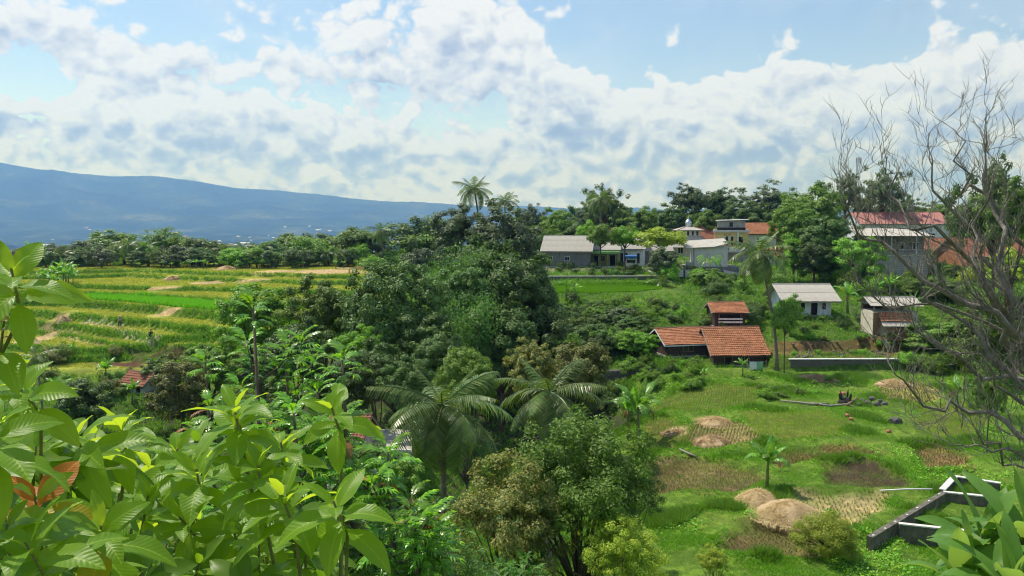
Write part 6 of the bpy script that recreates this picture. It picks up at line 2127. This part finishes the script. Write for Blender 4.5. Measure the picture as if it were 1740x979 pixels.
MB().tube([(.2, -.35, 1.25), (.0, -.62, .9), (-.3, -.95, .1)], .02, 5).build('handle', M['wood'], hoe)
MB().box(-.42, -.2, -1.0, -.9, .0, .12).build('blade', M['grey_metal'], hoe)
p = hit(257, 574, 90, 180)
t = thing('person', 'person in dark clothes sitting on the terrace bank', 'person', p, .3)
J = [((0, 0, .16), .15), ((0, .02, .42), .14), ((0, 0, .62), .14), ((0, -.02, .75), .05), ((0, -.04, .84), .09), ((0, -.04, .95), .08), ((.2, 0, .62), .06), ((.28, -.1, .4), .045), ((.15, -.32, .38), .035),
     ((-.2, 0, .62), .06), ((-.28, -.1, .4), .045), ((-.15, -.32, .38), .035), ((.13, -.08, .18), .09), ((.17, -.42, .42), .065), ((.16, -.5, .06), .045), ((.16, -.64, .03), .04), ((-.13, -.08, .18), .09), ((-.17, -.42, .42), .065), ((-.16, -.5, .06), .045), ((-.16, -.64, .03), .04)]
body = skin_body('body', J, E, 'skin', t)
skin_body('shirt', [((0, 0, .2), .17), ((0, .02, .42), .165), ((0, 0, .63), .16), ((.21, 0, .62), .075), ((.28, -.1, .42), .06), ((-.21, 0, .62), .075), ((-.28, -.1, .42), .06)], [(0, 1), (1, 2), (2, 3), (3, 4), (2, 5), (5, 6)], 'cloth_dark', t)
skin_body('trousers', [((0, 0, .16), .17), ((.13, -.08, .18), .105), ((.17, -.42, .42), .08), ((.16, -.5, .12), .06), ((-.13, -.08, .18), .105), ((-.17, -.42, .42), .08), ((-.16, -.5, .12), .06)], [(0, 1), (1, 2), (2, 3), (0, 4), (4, 5), (5, 6)], 'cloth_dark', t)
MB().lathe([(.095, .9), (.1, .95), (.085, 1.0), (.04, 1.045)], 10, (0, -.03, 0)).build('hair', M['charred'], t, True)

# ------------------------------------------------------------------ foreground: avocado boughs
def blade_mat(name, c1, c2, tc, trans, veins=True, rough=.32, strap=False):
    """large leaf seen close: midrib, side veins, blotches; local x runs along the blade"""
    m, T = material(name)
    co = T.node('ShaderNodeTexCoord').outputs['Object']
    sp = T.node('ShaderNodeSeparateXYZ', {0: co})
    ob = T.node('ShaderNodeObjectInfo').outputs['Random']
    ay = T.m('ABSOLUTE', sp.outputs[1])
    n = T.noise(co, 6.0, 4.0, 0.6)
    col = T.mix(T.m('ADD', T.m('MULTIPLY', ob, .55), T.m('MULTIPLY', n, .45)), (*c1, 1), (*c2, 1))
    if strap:
        v = T.m('SINE', T.m('MULTIPLY', sp.outputs[1], 420.0))
        v = T.m('MULTIPLY', T.m('ADD', v, 1.0), .5)
        rel = v
        vein = T.m('MULTIPLY', T.ss(v, .55, 1.0), .22)
    else:
        ph = T.m('SUBTRACT', T.m('MULTIPLY', sp.outputs[0], 92.0), T.m('MULTIPLY', ay, 80.0))
        v = T.m('SINE', ph)
        rel = T.m('MULTIPLY', v, .5)
        vein = T.m('MULTIPLY', T.ss(v, .86, 1.0), .16)
        vein = T.m('MAXIMUM', vein, T.m('MULTIPLY', T.ss(ay, .014, .006), .7))
    col = T.mix(vein, col, (c2[0] * 1.9 + .05, c2[1] * 1.5 + .05, c2[2] * 1.5 + .02, 1))
    sp1 = T.ss(T.noise(co, 17.0, 3.0, 0.7), 0.66, 0.74)
    col = T.mix(T.m('MULTIPLY', sp1, .8), col, (0.10, 0.065, 0.02, 1))
    p = T.node('ShaderNodeBsdfPrincipled', {'Base Color': col, 'Roughness': T.m('ADD', rough, T.m('MULTIPLY', n, .25)), 'Specular IOR Level': 0.28})
    b = T.node('ShaderNodeBump', {'Strength': .16, 'Distance': .003, 'Height': T.m('ADD', rel, n)})
    T.put(p.inputs['Normal'], b.outputs[0])
    tcol = T.mix(T.m('MULTIPLY', vein, .8), T.mix(ob, (*tc, 1), (tc[0] * .75, tc[1] * .8, tc[2] * .8, 1)), (tc[0] * .6, tc[1] * .62, tc[2] * .6, 1))
    tcol = T.mix(T.m('MULTIPLY', sp1, .8), tcol, (0.10, 0.07, 0.01, 1))
    tr = T.node('ShaderNodeBsdfTranslucent', {'Color': tcol})
    mx = T.node('ShaderNodeMixShader', {0: trans, 1: p.outputs[0], 2: tr.outputs[0]})
    finish(T, mx.outputs[0])
    return m


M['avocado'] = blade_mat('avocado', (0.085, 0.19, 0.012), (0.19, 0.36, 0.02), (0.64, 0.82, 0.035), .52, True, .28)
M['avocado_orange'] = blade_mat('avocado_orange', (0.42, 0.13, 0.02), (0.5, 0.22, 0.03), (0.75, 0.28, 0.03), .45)
M['avocado_yellow'] = blade_mat('avocado_yellow', (0.35, 0.30, 0.02), (0.45, 0.36, 0.03), (0.75, 0.62, 0.03), .5)
M['avocado_dry'] = blade_mat('avocado_dry', (0.42, 0.33, 0.17), (0.55, 0.45, 0.25), (0.55, 0.42, 0.18), .35)
M['dracaena'] = blade_mat('dracaena', (0.08, 0.20, 0.035), (0.14, 0.28, 0.055), (0.45, 0.68, 0.09), .40, True, .3, True)


def ellipse_leaf(name, mat, seed, curl=.5, width=.40, wave=.012, bite=0, rows=13):
    r = random.Random(seed)
    b = MB()
    cols = [-1, -.55, 0, .55, 1]
    vs = []
    for i in range(rows):
        t = i / (rows - 1)
        # petiole then blade
        u = max(0.0, (t - .06) / .94)
        hw = width * .5 * (math.sin(math.pi * u ** .85) ** .8 if 0 < u < 1 else 0) + .006
        a = curl * t
        x = t * (1 - .12 * curl * t)
        z = .10 * math.sin(t * 2.2) - .5 * curl * t * t * .8
        for c in cols:
            e = abs(c)
            k = 1.0
            if bite and e == 1 and abs(t - .45 - .15 * bite * c) < .09:
                k = .62
            vs.append((x, c * hw * k, z + .22 * hw * e ** 1.2 + wave * math.sin(t * 17 + c * 2 + seed) * e))
    n = len(cols)
    b.add(vs, [(i * n + j, i * n + j + 1, (i + 1) * n + j + 1, (i + 1) * n + j) for i in range(rows - 1) for j in range(n - 1)])
    return b.mesh(name, M[mat], True)


AV = [ellipse_leaf('leaf', 'avocado', 1, .35, .37), ellipse_leaf('leaf', 'avocado', 2, .65, .40), ellipse_leaf('leaf', 'avocado', 3, 1.0, .38), ellipse_leaf('leaf', 'avocado', 4, .5, .41, .022, 1), ellipse_leaf('leaf', 'avocado', 5, .1, .33)]
AV_OR = ellipse_leaf('leaf', 'avocado_orange', 6, .5)
AV_YE = ellipse_leaf('leaf', 'avocado_yellow', 7, .4)
AV_DR = ellipse_leaf('leaf', 'avocado_dry', 8, 1.2, .42, .05)
ra = random.Random(21)
trunk0 = Vector((-1.5, 3.0, 12.0))
av = thing('avocado_tree', 'avocado tree with big glossy backlit leaves filling the lower left corner', 'tree', (trunk0.x, trunk0.y, h1(trunk0.x, trunk0.y) - .1))
base = Vector(av.location)
ROS = [(22, 470, 1.55, 11, .17), (5, 560, 1.6, 5, .16), (30, 655, 1.9, 11, .19), (-10, 730, 1.7, 10, .22), (130, 745, 2.3, 12, .21), (205, 730, 2.6, 12, .2), (300, 770, 3.0, 11, .2), (400, 700, 2.4, 12, .2), (408, 730, 2.45, 8, .18),
       (478, 760, 2.7, 12, .2), (566, 700, 2.5, 8, .17), (440, 800, 2.3, 12, .2), (335, 805, 2.6, 12, .2), (172, 905, 1.85, 12, .2), (250, 850, 2.6, 11, .2), (60, 850, 1.9, 9, .19), (50, 935, 1.6, 12, .2), (482, 850, 2.2, 10, .2),
       (570, 860, 2.1, 9, .2), (310, 885, 2.5, 11, .2), (395, 900, 2.6, 11, .2), (440, 935, 2.4, 11, .2), (100, 805, 2.3, 11, .2), (10, 905, 1.7, 8, .2), (520, 930, 2.7, 9, .19), (240, 975, 2.2, 11, .2), (335, 965, 2.4, 11, .2),
       (130, 985, 1.9, 10, .2), (420, 1000, 2.2, 10, .2), (60, 770, 2.2, 9, .2), (545, 985, 2.5, 8, .19)]
for k in range(34):
    px = ra.uniform(-20, 560)
    ROS.append((px, ra.uniform(745 + max(0, px - 380) * .9, 990), ra.uniform(2.7, 4.2), 12, .21))
leaves_small = []
nleaf = 0
hubs = [Vector((-1.3, 3.0, 14.2)), Vector((-.9, 2.9, 15.0)), Vector((-1.6, 2.6, 15.4)), Vector((-.6, 2.7, 15.3))]
bb = MB().tube([Vector((0, 0, -.3)), hubs[0] - base - Vector((.1, 0, 1)), hubs[0] - base], [.13, .11, .08], 8)
bb.build('trunk', M['bark'], av, True)
for h_ in hubs[1:]:
    MB().tube([hubs[0] - base, hubs[0].lerp(h_, .5) - base + Vector((0, 0, .06)), h_ - base], [.07, .055, .04], 7).build('limb', M['bark'], av, True)
rest_v, rest_f, rest_off = [], [], 0
cache = {}
for i, (px, py, d, n_, L) in enumerate(ROS):
    c = W(px, py, d)
    hub = min(hubs, key=lambda q_: (q_ - c).length) if i > 1 else W(-140, 640, 1.7)
    n_ += 2 if i < 31 else 0
    tilt = Vector((ra.uniform(-.35, .35), ra.uniform(-.65, 0), 1)).normalized()
    mm = hub.lerp(c, .55) - Vector((0, 0, .18))
    MB().tube([hub - base, mm - base, c - tilt * .1 - base, c + tilt * .02 - base], [.014, .0036 * min(d, 2.6) - .001, .0022 * min(d, 2.6), .0014 * min(d, 2.6)], 6).build('branch', M['twig'], av, True)
    qz = tilt.to_track_quat('Z', 'Y')
    for k in range(n_):
        u = k / (n_ - 1)
        a = k * 2.4 + i * 1.1 + ra.uniform(-.25, .25)
        elev = R(52 - 82 * u ** .8 + ra.uniform(-10, 10))
        rot = qz.to_matrix() @ Euler((ra.uniform(-.35, .35), -elev, a), 'XYZ').to_matrix()
        s = L * (.88 if i > 2 else .74) * (.55 + .5 * min(1, u * 2.2)) * ra.uniform(.75, 1.15)
        me = AV[4] if u < .15 else AV[ra.choice((0, 1, 1, 2, 3))]
        if i == 15 and k in (2, 4, 5, 6, 7):
            me = AV_OR if k != 6 else AV_YE
        if i == 13 and k == 9:
            me = AV_YE
        if i == 1 and k < 3:
            me = AV_DR
        p = c - base + tilt * (.01 - .09 * u)
        m4 = Matrix.Translation(p) @ rot.to_4x4() @ Matrix.Diagonal((s, s, s, 1))
        if i < 22:
            o_ = link('leaf', me, av)
            o_.matrix_basis = m4
            if me in (AV_OR, AV_YE, AV_DR):
                o_['label'] = {AV_OR: 'withered orange leaf', AV_YE: 'yellowed leaf', AV_DR: 'dried beige leaf'}[me]
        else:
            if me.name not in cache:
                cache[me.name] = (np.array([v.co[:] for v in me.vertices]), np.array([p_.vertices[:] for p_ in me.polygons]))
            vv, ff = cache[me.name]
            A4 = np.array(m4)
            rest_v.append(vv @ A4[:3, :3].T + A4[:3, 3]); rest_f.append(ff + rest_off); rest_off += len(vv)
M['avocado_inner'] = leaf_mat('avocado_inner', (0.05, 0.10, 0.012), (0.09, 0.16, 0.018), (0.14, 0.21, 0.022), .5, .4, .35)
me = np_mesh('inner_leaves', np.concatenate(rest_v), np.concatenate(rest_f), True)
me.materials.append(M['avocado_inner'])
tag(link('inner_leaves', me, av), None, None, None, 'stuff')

# ------------------------------------------------------------------ foreground: broad strap leaved plant in the right corner
def strap_leaf(name, seed, droop, width=.27):
    b = MB()
    rows = 16
    cols = [-1, -.5, 0, .5, 1]
    ang = .95
    x = z = 0.0
    vs = []
    for i in range(rows):
        t = i / (rows - 1)
        hw = width * .5 * (min(1, .35 + t * 2.2) if t < .5 else 1.0) * (1 - max(0, (t - .45) / .55) ** 1.9) + .004
        for c in cols:
            e = abs(c)
            vs.append((x, c * hw, z + .25 * hw * e + .018 * math.sin(t * 9 + c * 1.5 + seed) * e))
        a = ang - droop * t ** 1.1
        x += math.cos(a) / (rows - 1)
        z += math.sin(a) / (rows - 1)
    n_ = len(cols)
    b.add(vs, [(i * n_ + j, i * n_ + j + 1, (i + 1) * n_ + j + 1, (i + 1) * n_ + j) for i in range(rows - 1) for j in range(n_ - 1)])
    return b.mesh(name, M['dracaena'], True)


ST = [strap_leaf('leaf', 1, .5), strap_leaf('leaf', 2, 1.2), strap_leaf('leaf', 3, 1.8, .29), strap_leaf('leaf', 4, 2.4, .26)]
rd = random.Random(5)
for i, (px, py, d, n_, L, lab) in enumerate([(1672, 925, 2.9, 20, .27, 'broad strap leaved plant filling the right corner, frontmost tuft'), (1748, 905, 2.8, 17, .28, 'strap leaved plant with one tall upright leaf at the right edge'),
                                             (1640, 990, 2.8, 17, .27, 'low strap leaved tuft at the bottom of the right corner'), (1722, 990, 2.6, 18, .28, 'strap leaved tuft cut by the bottom right corner')]):
    c = W(px, py, d)
    gz = h1(c.x, c.y)
    t = thing('strap_leaf_plant', lab, 'plant', (c.x, c.y, gz))
    hh = c.z - gz
    MB().tube([(0, 0, -.1), (.03, 0, hh * .5), (0, 0, hh)], [.03, .024, .018], 7).build('stem', M['twig'], t, True)
    for k in range(n_):
        u = k / (n_ - 1)
        me = ST[0] if u < .2 else ST[1] if u < .5 else ST[2] if u < .8 else ST[3]
        s = L * rd.uniform(.8, 1.15)
        link('leaf', me, t, (0, 0, hh - .14 * u), (rd.uniform(-.3, .3), rd.uniform(-.2, .2) - (.5 if u < .12 else 0), k * 2.4 + i), (s, s, s))

# ------------------------------------------------------------------ bare tree at the right
rb = random.Random(17)
TB = Vector((W(1800, 700, 9.5).x, 9.5, 0))
TB.z = h1(TB.x, TB.y) - .2
bt = thing('bare_tree', 'leafless grey tree spreading crooked branches in from the right edge', 'tree', TB)
LIMBS = [([(1795, 800), (1742, 660), (1705, 540), (1690, 420), (1664, 320), (1655, 230), (1682, 130)], 9.3, .075),
         ([(1790, 640), (1700, 560), (1600, 500), (1520, 452), (1455, 400), (1425, 330), (1418, 265)], 8.6, .06),
         ([(1790, 620), (1690, 470), (1620, 370), (1570, 280), (1558, 195)], 9.6, .06),
         ([(1790, 560), (1710, 400), (1630, 300), (1612, 240), (1625, 170)], 9.9, .055),
         ([(1795, 700), (1700, 640), (1600, 600), (1540, 560), (1500, 500)], 8.2, .05),
         ([(1795, 780), (1700, 715), (1620, 690), (1560, 690), (1510, 640), (1490, 575)], 7.8, .045),
         ([(1800, 830), (1720, 770), (1650, 760), (1600, 752)], 7.9, .035),
         ([(1795, 660), (1650, 545), (1550, 520), (1480, 505), (1430, 470)], 9.0, .04),
         ([(1795, 600), (1640, 450), (1540, 390), (1500, 310), (1498, 235)], 8.9, .05),
         ([(1800, 560), (1735, 430), (1738, 320), (1748, 210)], 9.4, .05),
         ([(1800, 700), (1690, 620), (1620, 540), (1580, 480), (1560, 420), (1540, 330)], 8.4, .045),
         ([(1800, 640), (1720, 520), (1650, 440), (1600, 420), (1490, 375), (1462, 300)], 9.8, .04),
         ([(1800, 780), (1740, 700), (1680, 650), (1640, 600), (1560, 590)], 8.0, .04),
         ([(1800, 740), (1730, 610), (1690, 560), (1650, 500), (1600, 300)], 10.2, .045),
         ([(1800, 860), (1740, 800), (1690, 790), (1640, 720), (1590, 705), (1540, 735)], 8.6, .03),
         ([(1800, 690), (1710, 560), (1660, 470), (1640, 380), (1680, 270), (1672, 200)], 8.8, .045)]
fork = W(1850, 760, 9.5)
MB().tube([Vector((0, 0, 0)), (fork - TB) * .5 + Vector((.15, 0, 0)), fork - TB, W(1840, 560, 9.6) - TB], [.24, .2, .16, .1], 9).build('trunk', M['bare_bark'], bt, True)


def twigs(b, p, dirv, ln, rad_, depth):
    n_ = max(4, int(4 + ln * 6))
    pts = [p.copy()]
    q_ = p.copy()
    dv = dirv.normalized()
    for i in range(n_):
        dv = (dv + Vector((rb.gauss(0, .24), rb.gauss(0, .2), rb.gauss(.08, .2)))).normalized()
        q_ = q_ + dv * (ln / n_)
        pts.append(q_.copy())
    b.tube(pts, [rad_ * (1 - .75 * i / n_) for i in range(n_ + 1)], 5 if depth == 0 else 4 if depth == 1 else 3, False)
    if depth >= 2:
        return
    for k in range(rb.randint(2, 4) if depth == 0 else rb.randint(1, 3)):
        i = rb.randint(1, n_)
        d2 = (pts[i] - pts[i - 1]).normalized()
        d2 = (d2 + Vector((rb.uniform(-.9, .9), rb.uniform(-.6, .6), rb.uniform(-.2, .9)))).normalized()
        twigs(b, pts[i], d2, ln * rb.uniform(.4, .75), max(.003, rad_ * (1 - .7 * i / n_) * .75), depth + 1)


for path, d, rad_ in LIMBS:
    P = [fork.lerp(W(path[0][0], path[0][1], d), .0)] + [W(px + 14 + rb.uniform(-6, 6), py + max(0, 420 - py) * .16 + rb.uniform(-6, 6), d + rb.uniform(-.35, .35)) for px, py in path]
    # add crooked midpoints
    Q = []
    for a, b_ in zip(P[:-1], P[1:]):
        L_ = (b_ - a).length
        Q += [a, a.lerp(b_, .35) + Vector((rb.gauss(0, .09), rb.gauss(0, .09), rb.gauss(0, .09))) * min(L_, 1.2), a.lerp(b_, .68) + Vector((rb.gauss(0, .09), rb.gauss(0, .09), rb.gauss(0, .09))) * min(L_, 1.2)]
    Q.append(P[-1])
    Q = [v - TB for v in Q]
    b = MB()
    nQ = len(Q)
    b.tube(Q, [max(.005, rad_ * .82 * (1 - i / (nQ - 1)) ** .9) for i in range(nQ)], 6, False)
    for i in range(4, nQ):
        for k in range(rb.choice((1, 2, 2))):
            dv = (Q[i] - Q[i - 1]).normalized()
            dv = (dv * .8 + Vector((rb.uniform(-.8, .6), rb.uniform(-.6, .6), rb.uniform(-.25, 1.1)))).normalized()
            twigs(b, Q[i].lerp(Q[i - 1], rb.random()), dv, rb.uniform(.25, .72), max(.0045, rad_ * .6 * (1 - i / (nQ - 1)) * .5), 0)
    b.build('branch', M['bare_bark'], bt, True)
